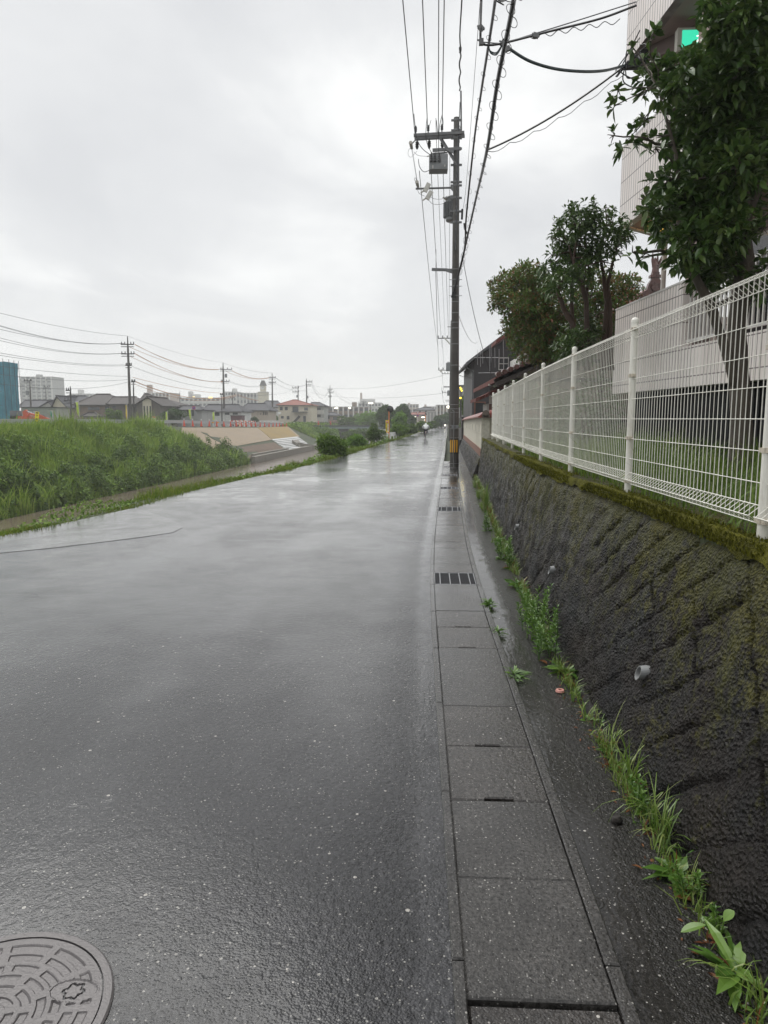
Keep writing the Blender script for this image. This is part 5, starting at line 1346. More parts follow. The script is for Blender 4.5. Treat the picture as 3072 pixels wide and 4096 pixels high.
# ---- overhead lines; each cable is a thing of its own
def wire(pts, r_, mat, label, name='overhead_cable', cat='cable', group='overhead lines along the road', n=4):
    m = MB(); m.tube(pts, r_, n); return tag(m.build(name, mat), label, cat, group)
def sagline(a, b, sag, n=24):
    a, b = Vector(a), Vector(b); return [a.lerp(b, i/n)-Vector((0, 0, 4*sag*(i/n)*(1-i/n))) for i in range(n+1)]
def thru(p1, sx_top, z_top_guess, sy=0, ext=-22.0):
    """cable from fitting p1, through the point the photograph shows at its upper edge, on to the pole behind the camera"""
    d = fwd + rgt*((sx_top-1536)/FPX) - upv*((sy-2048)/FPX)
    Y = (z_top_guess-H)/(d.z/d.y); q = CAM+d*(Y/d.y)
    s_ = (q-p1)/(q.y-p1.y); e_ = p1+s_*(ext-p1.y)
    return [p1, q, e_], q, e_
hv = [(zp(440, 640, -.13), 1611, 'high-voltage line farthest left over the road'), (zp(582, 600, -.13), 1690, 'high-voltage line second from the left over the road'), (zp(742, 580, -.13), 1777, 'high-voltage line ending at the insulator nearest the pole')]
for p1, sx, lab in hv:
    P_, q, e_ = thru(p1, sx, p1.z-.05); wire(curve(P_, 8), .0125, 'cable_grey', lab)
    m = None
# lines passing the arms towards the second pole
A2 = b2+Vector((-1.3, 0, 10.15))
p1 = zp(697, 880, -.2); 
P_, q, e_ = thru(zp(700, 640, -.35), 1755, zp(700, 640).z); wire(curve([e_, q, zp(700, 640, -.35), zp(690, 1000, 4), b2+Vector((-.62, 0, 10.1))], 8), .011, 'cable_grey', 'line passing in front of the switch box to the second pole')
wire(sagline(zp(490, 1060, 0), b2+Vector((-1.3, 0, 9.0)), .55), .0115, 'cable_grey', 'leftmost line running from the first pole to the second')
wire(sagline(zp(620, 1050, 0), b2+Vector((-.9, 0, 9.0)), .5), .011, 'cable_grey', 'line dropping from the left end of the switch box')
wire(sagline(zp(753, 1050, 0), b2+Vector((-.25, 0, 9.9)), .4), .011, 'cable_grey', 'line dropping from the right end of the switch box')
wire(sagline(zp(828, 900, 0), b2+Vector((-.2, 0, 9.4)), .4), .008, 'cable_grey', 'thin line close to the left side of the pole')
wire([zp(404, 808, -.1), zp(462, 1165, -.1)], .005, 'cable_grey', 'thin twin jumper between the two white insulators')
wire([zp(412, 808, -.1), zp(466, 1165, -.1)], .005, 'cable_grey', 'second thin jumper between the two white insulators')
wire(sagline(z5(672, 240), b2+Vector((-1.2, 0, 6.8)), .35), .010, 'cable_grey', 'service line leaving the lower bracket arm toward the second pole')
wire(sagline(zp(675, 1930, 1), z5(672, 240), .02, 6), .010, 'cable_grey', 'short service line above the lower bracket arm')
P_, q, e_ = thru(zp(935, 180, -.08), 1845, zp(935, 180).z+.35)
wire([p+Vector((.02*math.sin(i*.9), 0, .02*math.cos(i*.9))) for i, p in enumerate(curve([P_[0], P_[0].lerp(q, .5), q, q.lerp(e_, .5), e_], 18))], .022, 'cable_black', 'thick twisted cable rising from the bracket on the pole top')
P_, q, e_ = thru(zp(1010, 1200, -.1), 1921, zp(1010, 1200).z+.3); wire(curve([zp(960, 1560, -.1), P_[0], q, e_], 8), .007, 'cable_grey', 'thin straight wire just right of the pole top')
# bundled telephone cables with lashing coils
def coil(pts, r_, rc, n_turn, r_wire, mat, label, hang=True):
    """support wire with loops of lashing around / under it"""
    m = MB(); m.tube(pts, r_, 6); tot = len(pts)-1
    o = m.build('telephone_cable', mat); tag(o, label, 'cable', 'overhead lines along the road')
    m = MB()
    for i in range(n_turn):
        t_ = (i+.5)/n_turn*tot; k_ = int(t_); p = Vector(pts[k_]).lerp(Vector(pts[min(tot, k_+1)]), t_-k_); d = (Vector(pts[min(tot, k_+1)])-Vector(pts[k_])).normalized()
        s_ = d.cross(Vector((0, 0, 1))).normalized(); u = s_.cross(d)
        side = (-1 if i % 2 else .55)
        ring = [p+s_*(side*rc*.6+rc*math.cos(a)*.8)+d*(rc*1.9*math.sin(a))+u*(-rc*.4+rc*.5*math.cos(a)) for a in [2*math.pi*j/14 for j in range(15)]]
        m.tube(ring, r_wire, 4)
    m.build('lashing_coil', mat, o)['kind'] = 'stuff'
    return o
pts = curve([z5(868, 480, -.15), z5(985, 20, -.4), zp(1010, 1560, -1.2), zp(1100, 700, -4.2), zp(1180, 150, -7.5), W(1981, 0, 12.4), W(2030, -500, 8.0), Vector((2.05, -6, 7.0))], 14)
coil(pts, .026, .055, 34, .0045, 'cable_black', 'left thick telephone cable with round lashing loops above the road')
pts2 = curve([z5(870, 470, -.2), z5(975, 60, -.6), zp(1030, 1750, -1.8), zp(1120, 1350, -5), W(1948, 600, 13.0), W(1990, 330, 10.6), W(2055, 0, 8.6), W(2110, -450, 6.0), Vector((2.2, -6, 6.4))], 14)
coil(pts2, .028, .060, 52, .0045, 'cable_black', 'right thick telephone cable with hanging half loops, feeding the building')
# drops from the right cable to the apartment block
br_ = W(1948, 600, 13.0); at1 = W(2500, 262, 12.0)
wire(sagline(br_, at1, .10, 16), .018, 'cable_black', 'thick drop cable rising from the right telephone cable to the building corner', group='drop cables to the apartment block')
wire([p+Vector((0, 0, -.07-.06*abs(math.sin(i*.8)))) for i, p in enumerate(sagline(br_+Vector((.0, 0, .05)), at1, .12, 22))], .006, 'cable_grey', 'thin wavy wire slung under the rising drop cable', group='drop cables to the apartment block')
hub = W(1925, 168, 10.5); hub2 = W(2015, 172, 10.6); at2 = W(2545, 22, 11.4)
wire(curve([W(1925, 0, 9.4), W(1922, 120, 10.4), hub, W(1950, 180, 10.5), hub2, W(2200, 125, 10.9), W(2400, 75, 11.2), at2], 8), .016, 'cable_black', 'drop cable turning off overhead toward the upper balcony', group='drop cables to the apartment block')
wire(curve([hub, hub2, W(2105, 145, 10.8), W(2300, 85, 11.1), at2+Vector((0, 0, .05))], 8), .008, 'cable_grey', 'support strand above the drop cable to the upper balcony', group='drop cables to the apartment block')
zig = []
for i in range(13):
    t_ = i/12; sx = 2110+(2480-2110)*t_; zig.append(W(sx, 152-68*t_+(9 if i % 2 else -9), 10.8+.5*t_))
wire(curve(zig, 5), .006, 'cable_grey', 'zigzag lashing wire between strand and drop cable', group='drop cables to the apartment block')
wire(curve([hub2+Vector((.06, 0, -.04)), W(2045, 200, 10.6), W(2120, 245, 10.7), W(2220, 275, 10.9), W(2330, 286, 11.1), W(2420, 282, 11.4), W(2500, 262, 12.0)], 8), .020, 'cable_green', 'drooping green-black cable bundle in front of the sky', group='drop cables to the apartment block')
for k_ in range(3): wire(curve([W(1955, 185, 10.5), W(1962, 212-4*k_, 10.5), W(1985, 220-5*k_, 10.5), W(2003, 195-4*k_, 10.6), W(2010, 175, 10.6)], 6), .007, 'cable_green', 'spare cable loop hanging at the junction overhead', group='spare loops at the overhead junction')
for i, (sx, sy, Y) in enumerate(((1925, 168, 10.5), (2012, 172, 10.6), (2028, 196, 10.6), (2143, 142, 10.8), (1924, 112, 10.4))):
    m = MB(); q = W(sx, sy, Y); m.box(q, (.06, .05, .08), M=Matrix.Rotation(.6*i, 3, 'Y')); m.tube([q+Vector((-.05, 0, .03)), q+Vector((.05, 0, -.02))], .012, 5)
    tag(m.build('cable_fitting', 'steel_grey'), ['metal fitting at the left end of the overhead junction', 'metal fitting where the drooping bundle begins', 'white-grey clamp under the overhead junction', 'small clamp part way along the upper drop cable', 'clamp on the short vertical cable overhead'][i], 'fitting', 'cable fittings overhead')
# cluster of fittings where the drops reach the building
m = MB()
for i in range(9):
    a = at1+Vector((rnd.uniform(-.1, .35), rnd.uniform(-.2, .3), rnd.uniform(-.35, .3))); m.tube(curve([at1+Vector((.0, 0, 0)), a, W(2560, 120+30*i, 12.0)], 5), .010, 5)
m.box(at1+Vector((.30, .1, .10)), (.12, .12, .30)); m.box(at1+Vector((.12, 0, 0)), (.2, .1, .1))
tag(m.build('cable_bundle', 'cable_black'), 'tangle of black cables fixed to the corner of the apartment block', 'cable bundle')
# service wires from the pole to the houses on the right
wire(sagline(z5(965, 60, -.3), W(1985, 1540, 26), .5), .009, 'cable_black', 'service wire sloping down right of the pole to the tiled house', group='service wires to the houses')
wire(sagline(zp(940, 1900, 0)+Vector((0, 0, -2.2)), W(1915, 1364, 40), .4), .008, 'cable_grey', 'thin service wire to the charcoal house roof', group='service wires to the houses')
wire(sagline(z5(935, 1285, .05), W(1894, 1506, 39.8), .15), .010, 'cable_black', 'low wire from the pole to the charcoal house wall', group='service wires to the houses')
wire(sagline(z5(935, 1385, .05), W(1894, 1512, 39.8), .05), .010, 'cable_black', 'lowest wire from the pole to the charcoal house wall', group='service wires to the houses')
# thin lines crossing far over the river
wire(sagline(b3+Vector((-1.2, 0, 9.3)), W(1240, 1540, 215), 1.6, 20), .02, 'cable_grey', 'upper thin line crossing the river far away', group='lines crossing the river')
wire(sagline(b3+Vector((-1.2, 0, 6.4)), W(1240, 1570, 215), 1.2, 20), .02, 'cable_grey', 'lower thin line crossing the river far away', group='lines crossing the river')
for z, r_, lab in ((9.9, .012, 'top line between the second and third poles'), (6.7, .014, 'middle line between the second and third poles'), (5.1, .018, 'lowest line between the second and third poles')):
    wire(sagline(b2+Vector((-.9, 0, z)), b3+Vector((-.9, 0, z-.3)), .5), r_, 'cable_black', lab)
# ================================================================== far river bank
simple('mat_tan', (.26, .205, .145), .85, .12, .6, .5, 12, dirt=(.17, .15, .10))
simple('mat_ochre', (.235, .165, .062), .9, .16, .5, .5, 12, dirt=(.14, .12, .045))
simple('bare_soil', (.115, .080, .056), .9, .35, 1.2, 1.0, 6, dirt=(.06, .04, .028))
simple('path_pink', (.30, .255, .235), .6, .15, .4, .2, 8, dirt=(.2, .16, .15))
simple('concrete_new', (.50, .50, .49), .6, .08, .6, dirt=(.36, .36, .34))
simple('concrete_old', (.20, .185, .16), .7, .2, .6, .3, 10, dirt=(.09, .085, .07))
simple('bank_asphalt', (.075, .075, .075), .35, .2, .3)
def z3(x, y): return 900+.217*x, 1640+.217*y
def quadsheet(name, c4, conv, mat, lift, n=8, kind='structure', thick=.12):
    """patch of the slope given by its four corners in the photograph, laid on the real slope with thickness"""
    m = MB(); (x0, y0), (x1, y1), (x2, y2), (x3, y3) = [conv(*c) for c in c4]
    for i in range(n+1):
        for j in range(n+1):
            u, v = i/n, j/n
            sx = (x0*(1-u)+x1*u)*(1-v)+(x3*(1-u)+x2*u)*v; sy = (y0*(1-u)+y1*u)*(1-v)+(y3*(1-u)+y2*u)*v
            m.v.append(tuple(hit(sx, sy)+Vector((.25, 0, .43)).normalized()*lift))
    k_ = n+1
    for i in range(n):
        for j in range(n): m.f.append((i*k_+j, (i+1)*k_+j, (i+1)*k_+j+1, i*k_+j+1)); m.m.append(0)
    o = m.build(name, mat, fixn=False)
    so_ = o.modifiers.new('solidify', 'SOLIDIFY'); so_.thickness = thick; so_.offset = -1 if o.data.polygons[0].normal.z > 0 else 1
    return tag(o, kind=kind)
quadsheet('slope_matting', [(-800, 332), (602, 332), (862, 552), (-800, 850)], z3, 'mat_tan', .06)
quadsheet('slope_soil', [(-800, 842), (900, 600), (1120, 740), (-500, 1120)], z3, 'bare_soil', .04)
quadsheet('slope_turf', [(604, 332), (1140, 312), (1335, 492), (862, 546)], z3, 'mat_ochre', .08)
quadsheet('slope_edge', [(1142, 312), (1160, 312), (1385, 500), (1338, 492)], z3, 'mat_tan', .07)
quadsheet('river_path', [(300, 905), (1110, 772), (1620, 738), (700, 885)], z3, 'path_pink', .05)
# block revetment
rv = quadsheet('block_revetment', [(862, 548), (1335, 496), (1640, 712), (1165, 762)], z3, 'concrete_new', .10, 12)
del rv['kind']; tag(rv, 'new white concrete block revetment on the far bank', 'revetment')
simple('joint_grey', (.22, .22, .215), .8)
for k_ in range(7):
    t_ = (k_+1)/8; m = MB()
    a = [hit(*z3(862+(1165-862)*t_+(1335-862+(1640-1165-473)*t_)*u, 548+(762-548)*t_+(496-548+(712-762+52)*t_)*u))+Vector((.05, 0, .12)) for u in np.linspace(0, 1, 8)]
    m.tube(a, .045, 4); m.build('joint', 'joint_grey', rv)
# coping kerbs of the path
def line_on(pts, conv, w, h, mat, name, par=None, kind=None, lab=None, cat=None):
    m = MB(); P = []
    for (a, b) in zip(pts, pts[1:]):
        for t_ in np.linspace(0, 1, 6)[:-1]: P.append(hit(*conv(a[0]+(b[0]-a[0])*t_, a[1]+(b[1]-a[1])*t_)))
    P.append(hit(*conv(*pts[-1])))
    for a, b in zip(P, P[1:]): m.bar(a+Vector((0, 0, h/2)), b+Vector((0, 0, h/2)), w, h)
    o = m.build(name, mat, par)
    if kind: tag(o, kind=kind)
    if lab: tag(o, lab, cat)
    return o
line_on([(500, 862), (1110, 752), (1160, 745)], z3, .35, .35, 'concrete_old', 'path_kerb', None, 'structure')
m = MB(); ys = np.arange(84, 150, 2.0)
for a, b in zip(ys, ys[1:]): m.bar(L2W(-22.9, a, -3.25), L2W(-22.9, b, -3.25), .45, .9)
tag(m.build('river_edge', 'concrete_old'), kind='structure')
# outfall ramp set into the revetment
of = thing('outfall_stair', 'small concrete outfall ramp set into the white block revetment', 'outfall', hit(*z3(1400, 690)))
m = MB()
P = [hit(*z3(*c)) for c in ((1235, 622), (1350, 612), (1390, 672), (1330, 690))]
m.prism([p+Vector((0, 0, .1)) for p in P], (0, 0, .55)); m.build('side_wall', 'concrete_old', of, fixn=True)
a, b = hit(*z3(1330, 690)), hit(*z3(1600, 735)); m = MB(); m.bar(a+Vector((.2, 0, .35)), b+Vector((.2, 0, .35)), .35, .9); m.build('front_wall', 'concrete_old', of)
a, b = hit(*z3(1390, 672)), hit(*z3(1530, 680)); m = MB(); m.bar(a+Vector((0, 0, .25)), b+Vector((0, 0, .25)), .25, .5); m.build('rear_wall', 'concrete_old', of)
# bank-top road and its guard rail
strip('bank_road', lambda Y: [-45.5, -40, -34, -32.4], [float(a) for a in range(20, 330, 6)], lambda x, Y: zb(Y)+.006, ['bank_asphalt'], uv=False)
simple('guard_grey', (.38, .39, .40), .4, .1, 2, metal=.3)
simple('guard_white', (.74, .74, .72), .4, .06, 3, dirt=(.4, .38, .34))
gr = thing('guard_rail', 'long grey steel guard rail on top of the grassy far bank', 'guard rail', L2W(-32, 80, zb(80)))
m = MB(); ys = [float(a) for a in np.arange(34, 152, 2.0)]
for z, w_ in ((.72, .06), (.60, .03), (.48, .06)):
    for a, b in zip(ys, ys[1:]): m.bar(L2W(-32, a, zb(a)+z), L2W(-32, b, zb(b)+z), w_, .125 if w_ > .05 else .14)
m.build('beam', 'guard_grey', gr)
for a in ys[::2]:
    m = MB(); m.tube([L2W(-32.06, a, zb(a)-.1), L2W(-32.06, a, zb(a)+.74)], .06, 8); m.build('post', 'guard_grey', gr)

# ---- vegetation of the far bank, one mass nobody could count
foliage('bank_grass', [(0.138, 0.232, 0.033), (0.206, 0.325, 0.048), (0.283, 0.398, 0.069), (0.352, 0.427, 0.099)], .6, .35, .12, .25)
foliage('bank_shrub', [(0.102, 0.182, 0.032), (0.160, 0.257, 0.047), (0.238, 0.354, 0.064)], .6, .25, .12, .5)
foliage('bank_dark', [(0.060, 0.111, 0.025), (0.098, 0.166, 0.033), (0.164, 0.244, 0.049)], .6, .2, .12, .5)
def bank_pts(n, x0, x1, y0, y1, seed):
    r = np.random.RandomState(seed); Y = y0+(y1-y0)*r.rand(n)**1.35; X = r.uniform(x0, x1, n)
    return X, Y, np.array([bankz(x, y) for x, y in zip(X, Y)]), r
n = 52000
X, Y, Z, r = bank_pts(n, -33.5, -23.2, 34, 87, 3)
lim = np.array([interp(x, [(-33, 75), (-31, 76), (-24, 83)]) for x in X]); cl = np.array([noise.noise((x*.5, y*.35, 3)) for x, y in zip(X, Y)])
keep = (Y < lim+cl*1.5)
X, Y, Z, cl = X[keep], Y[keep], Z[keep], cl[keep]
P = np.stack([X+np.array([off(y) for y in Y]), Y, Z], 1)
hh = r.uniform(.35, 1.0, len(P))*np.clip(1.0+cl*1.1, .45, 1.8)*np.where(X < -31.5, .7, 1.0)
tall = np.array([noise.noise((x*.7, y*.45, 21)) for x, y in zip(X, Y)]) > .22
hh = np.where(tall & (r.rand(len(hh)) < .5), hh*1.75, hh)
V, F = blade_arrays(P, hh, r.uniform(.035, .085, len(P)), .75, 4)
tag(npmesh('bank_grass', V, F, 'bank_grass'), kind='stuff')
def mound_leaves(n, x0, x1, y0, y1, seed, hmax, Lr, ylim=None, sc=.55):
    X, Y, Z, r = bank_pts(n, x0, x1, y0, y1, seed)
    cl = np.array([noise.noise((x*sc, y*sc*.8, 8.0)) for x, y in zip(X, Y)]); k_ = (cl+.25*r.normal(0, 1, len(cl)) > -.12)
    if ylim: k_ &= Y < np.array([interp(x, ylim) for x in X])
    X, Y, Z, cl = X[k_], Y[k_], Z[k_], cl[k_]; m_ = len(X)
    top = hmax*np.clip(.35+cl*1.5, .15, 1.0); P = np.stack([X+np.array([off(y) for y in Y]), Y, Z+top*r.uniform(.25, 1, m_)**.6-np.where(X > -23.4, r.uniform(0, .9, m_), 0)], 1)
    D = r.normal(0, 1, (m_, 3))+np.array([.5, -.4, .2]); return leaf_arrays(P, D, r.uniform(*Lr, m_), r.uniform(*Lr, m_)*.55, .2, .3, seed)
V, F = mound_leaves(46000, -29.5, -23.0, 34, 90, 12, 1.5, (.16, .34), [(-30, 75), (-24, 83)])
tag(npmesh('bank_shrubs', V, F, 'bank_shrub'), kind='stuff')
V, F = mound_leaves(34000, -26.2, -23.2, 34, 84.5, 14, 2.0, (.16, .32), None, .8)
tag(npmesh('waterside_scrub', V, F, 'bank_dark'), kind='stuff')
V, F = mound_leaves(16000, -33, -23.2, 140, 200, 16, .8, (.35, .7), None, .25)
tag(npmesh('far_bank_scrub', V, F, 'bank_shrub'), kind='stuff')
X, Y, Z, r = bank_pts(9000, -32, -23.2, 139, 200, 17); P = np.stack([X+np.array([off(y) for y in Y]), Y, Z], 1)
V, F = blade_arrays(P, r.uniform(.4, .8, len(P)), r.uniform(.08, .18, len(P)), .8, 6); tag(npmesh('far_bank_grass', V, F, 'bank_grass'), kind='stuff')
# ---- near verge
foliage('verge_grass', [(0.074, 0.133, 0.018), (0.125, 0.199, 0.023), (0.186, 0.256, 0.035), (0.262, 0.244, 0.066)], .6, .3, .12, .6)
n = 30000
Y = 6+nrs.rand(n)**1.9*130; e_ = nrs.rand(n)**1.1
X = np.array([roadl(y) for y in Y])+.06-e_*.95+np.array([.18*noise.noise((y*1.1, 6, 0))+.08*noise.noise((y*4, 6, 0)) for y in Y])
cl = np.array([noise.noise((x*.9, y*.55, 5)) for x, y in zip(X, Y)]); hh = nrs.uniform(.06, .17, n)*np.clip(.6+1.9*cl, .12, 2.6)*np.clip(.55+e_, .5, 1.2)
P = np.array([(x+off(y), y, interp(x, PROF(y)[9:13])) for x, y in zip(X, Y)])
sc_ = np.clip(Y/18, 1, 3)
V, F = blade_arrays(P, hh*np.clip(sc_, 1, 1.5), nrs.uniform(.008, .016, n)*sc_, .9, 8)
tag(npmesh('verge_grass', V, F, 'verge_grass'), kind='stuff')
n = 7000
Y = 8+nrs.rand(n)**1.5*110; X = np.array([roadl(y) for y in Y])-.25-nrs.rand(n)*.7; cl = np.array([noise.noise((x*.6, y*.25, 15)) for x, y in zip(X, Y)]); kp = cl > .0
X, Y, cl = X[kp], Y[kp], cl[kp]; P = np.array([(x+off(y), y, interp(x, PROF(y)[9:13])+nrs.rand()*.45*c_*2) for x, y, c_ in zip(X, Y, cl)])
V, F = leaf_arrays(P, nrs.normal(0, 1, (len(P), 3))+np.array([0, 0, .3]), nrs.uniform(.06, .11, len(P))*np.clip(Y/18, 1, 2.5), nrs.uniform(.035, .06, len(P))*np.clip(Y/18, 1, 2.5), .2, .2, 5)
tag(npmesh('verge_leaves', V, F, 'bank_shrub'), kind='stuff')
simple('litter', (.16, .075, .035), .9, .5, 12, .5, 40)
# ---- bushes and trees on the near side, beyond the verge
foliage('bush_leaf', [(0.077, 0.152, 0.023), (0.121, 0.209, 0.031), (0.182, 0.281, 0.046)], .6, .3, .12, .9)
foliage('bush_dark', [(0.057, 0.109, 0.023), (0.090, 0.149, 0.031), (0.143, 0.217, 0.047)], .6, .25, .12, .9)
foliage('tree_far', [(0.036, 0.079, 0.016), (0.051, 0.108, 0.020), (0.079, 0.143, 0.028)], .6, .25, .12, .25)
foliage('bamboo_leaf', [(0.105, 0.215, 0.031), (0.148, 0.273, 0.040), (0.198, 0.339, 0.055)], .6, .35, .12, .4)
def pxtree(name, label, cat, Y, px, py, rx_, ry_, n, leafL, mat, seed, base=None, group=None, lumps=9, trunk=True, depth=1.0, droop=.2):
    """tree or bush with an uneven crown: px,py centre and half sizes in photo pixels at depth Y"""
    r = np.random.RandomState(seed); c = W(px, py, Y); ax, az = rx_/FPX*Y, ry_/FPX*Y
    b = base if base is not None else Vector((c.x, Y, c.z-az*1.02))
    th = thing(name, label, cat, b, group=group)
    PP = []; DD = []
    lc = r.normal(0, 1, (lumps, 3)); lc = unit(lc)*r.uniform(.30, .78, (lumps, 1)); lc[0] = 0
    lr = r.uniform(.30, .50, lumps); lr[0] = .62
    for q, rr in zip(lc, lr):
        k_ = int(n*rr**2/np.sum(lr**2)); d = unit(r.normal(0, 1, (k_, 3))); s_ = rr*(.55+.5*r.rand(k_)**.7)
        p = (q+d*s_[:, None])*np.array([ax, ax*depth, az])+np.array(c); PP.append(p); DD.append(d*.7+r.normal(0, .6, (k_, 3))+np.array([0, 0, .15]))
    P = np.concatenate(PP); D = np.concatenate(DD); kp = P[:, 2] > b.z-.1; P, D = P[kp], D[kp]
    V, F = leaf_arrays(P, D, r.uniform(.7, 1.3, len(P))*leafL, r.uniform(.7, 1.2, len(P))*leafL*.5, .2, droop, seed)
    npmesh('crown', V, F, mat, th)
    m = MB(); t0 = max(.02, ax*.045)
    m.tube([b-Vector((0, 0, .3)), b.lerp(c, .5)+Vector((ax*.03, 0, 0)), c], [t0, t0*.75, t0*.4], 7)
    for q in lc[1:]:
        e_ = Vector(q*np.array([ax, ax*depth, az]))+c
        if e_.z > b.z: limb(m, b.lerp(c, .6), e_, t0*.5, t0*.12, seed)
    m.build('trunk', 'bark_brown', th)
    return th
pxtree('bush', 'rounded green bush at the left road edge in front of the revetment', 'bush', 34, 1335, 1785, 85, 62, 5200, .13, 'bush_leaf', 3, base=L2W(-5.6, 34, -.5), group='bushes on the near bank', lumps=13)
pxtree('bush', 'smaller dark bush just left of the white guard rail piece', 'bush', 55, 1500, 1740, 38, 38, 2600, .16, 'bush_dark', 5, base=L2W(-5.9, 55, -.7), group='bushes on the near bank', lumps=10)
pxtree('bush', 'pale feathery bush between the round bush and the dark one', 'bush', 50, 1425, 1768, 62, 34, 2400, .16, 'bamboo_leaf', 7, base=L2W(-7.0, 50, -1.4), group='bushes on the near bank', lumps=10)
for i, (px, py, rx_, ry_, Y, mat, lab) in enumerate(((1590, 1722, 45, 22, 72, 'bush_leaf', 'low bush mass right of the mirror pole'), (1640, 1712, 48, 22, 90, 'bush_dark', 'low bush below the bamboo clump'), (1695, 1702, 34, 17, 112, 'bush_leaf', 'low bush beside the round traffic signs'), (1735, 1698, 26, 12, 135, 'bush_dark', 'far low bush by the farther mirrors'))):
    pxtree('bush', lab, 'bush', Y, px, py, rx_, ry_, 1500, .0035*Y, mat, 40+i, base=L2W(-5.6, Y, zg(Y)-.5), group='bushes on the near bank', lumps=8)
pxtree('bamboo_clump', 'light green bamboo-like tree behind the orange mirror pole', 'tree', 105, 1598, 1684, 28, 46, 3200, .42, 'bamboo_leaf', 9, group='trees near the bridge', lumps=14, droop=.5)
pxtree('broad_tree', 'dark broad tree directly behind the large mirror', 'tree', 150, 1545, 1667, 48, 42, 3600, .7, 'tree_far', 10, group='trees near the bridge', lumps=12)
pxtree('broad_tree', 'tallest dark tree right of the large mirror', 'tree', 155, 1615, 1660, 36, 42, 3000, .65, 'tree_far', 11, group='trees near the bridge', lumps=12)
pxtree('broad_tree', 'lower dark tree sloping toward the road right of the tallest tree', 'tree', 160, 1642, 1684, 20, 30, 1500, .6, 'tree_far', 12, group='trees near the bridge', lumps=8)
pxtree('willow_thicket', 'light green thicket behind the left part of the bridge', 'thicket', 178, 1470, 1680, 65, 28, 2800, .6, 'bamboo_leaf', 13, group='thickets behind the bridge', lumps=14)
pxtree('willow_thicket', 'darker thicket behind the bridge, nearest the houses', 'thicket', 185, 1395, 1688, 50, 22, 2200, .6, 'bush_dark', 14, group='thickets behind the bridge', lumps=12)
pxtree('willow_thicket', 'low thicket under the bridge beside the pier', 'thicket', 150, 1430, 1734, 60, 20, 2000, .5, 'bush_dark', 15, group='thickets behind the bridge', lumps=12)
pxtree('willow_thicket', 'green thicket on the far bank left of the bridge pier', 'thicket', 150, 1290, 1732, 70, 22, 2600, .5, 'bush_leaf', 16, group='thickets behind the bridge', lumps=14)
pxtree('roadside_tree', 'rounded grey-green tree at the far end of the road', 'tree', 190, 1775, 1680, 34, 22, 1800, .7, 'tree_far', 17, group='trees right of the road', lumps=10)
pxtree('roadside_tree', 'bright green leafy tree between utility pole and charcoal house', 'tree', 62, 1868, 1625, 38, 55, 3600, .20, 'bush_leaf', 18, base=L2W(2.5, 62, .4), group='trees right of the road', lumps=13)
pxtree('roadside_tree', 'lower bright green shrub beside the board fence', 'tree', 50, 1862, 1690, 28, 32, 1800, .16, 'bush_leaf', 19, base=L2W(2.2, 50, .4), group='trees right of the road', lumps=10)
# ================================================================== houses and town beyond the river
def wallm(n, c, **k): simple(n, c, .7, .07, .5, streak=True, dirt=tuple(x*.6 for x in c), **k)
wallm('wall_cream', (.58, .53, .42)); wallm('wall_white', (.66, .66, .64)); wallm('wall_beige', (.42, .36, .29)); wallm('wall_brown', (.20, .15, .115)); wallm('wall_taupe', (.125, .108, .095)); wallm('wall_grey', (.33, .33, .32)); wallm('wall_pink', (.40, .31, .26)); wallm('wall_shed', (.34, .35, .30)); wallm('wall_pale', (.55, .54, .52)); wallm('wall_dark', (.07, .065, .06)); wallm('wall_maroon', (.10, .035, .04))
simple('frame_white', (.60, .60, .58), .4, .05, 2); simple('frame_dark', (.05, .045, .042), .4, .1, 2); simple('pane_far', (.07, .08, .09), .08, .3, .4, spec=.6); simple('curtain', (.45, .45, .43), .5, .1, 1)
def px2(Y): return lambda sx, sy: W(sx, sy, Y)
def wins(par, Y, lst, frame='frame_dark', pane='pane_far', proud=.05):
    for (a, b, c, d) in lst:
        p, q = W(a, b, Y), W(c, d, Y); m = MB(); m.box(((p.x+q.x)/2, Y-proud/2-.002, (p.z+q.z)/2), (abs(q.x-p.x), proud, abs(p.z-q.z))); w_ = m.build('window', frame, par)
        m = MB(); sx_, sz_ = abs(q.x-p.x), abs(p.z-q.z); t_ = .06
        for s_ in (-1, 1): m.box(((p.x+q.x)/2+s_*sx_*.25, Y-proud-.012, (p.z+q.z)/2), (sx_*.5-t_, .02, sz_-2*t_))
        m.build('pane', pane, w_)
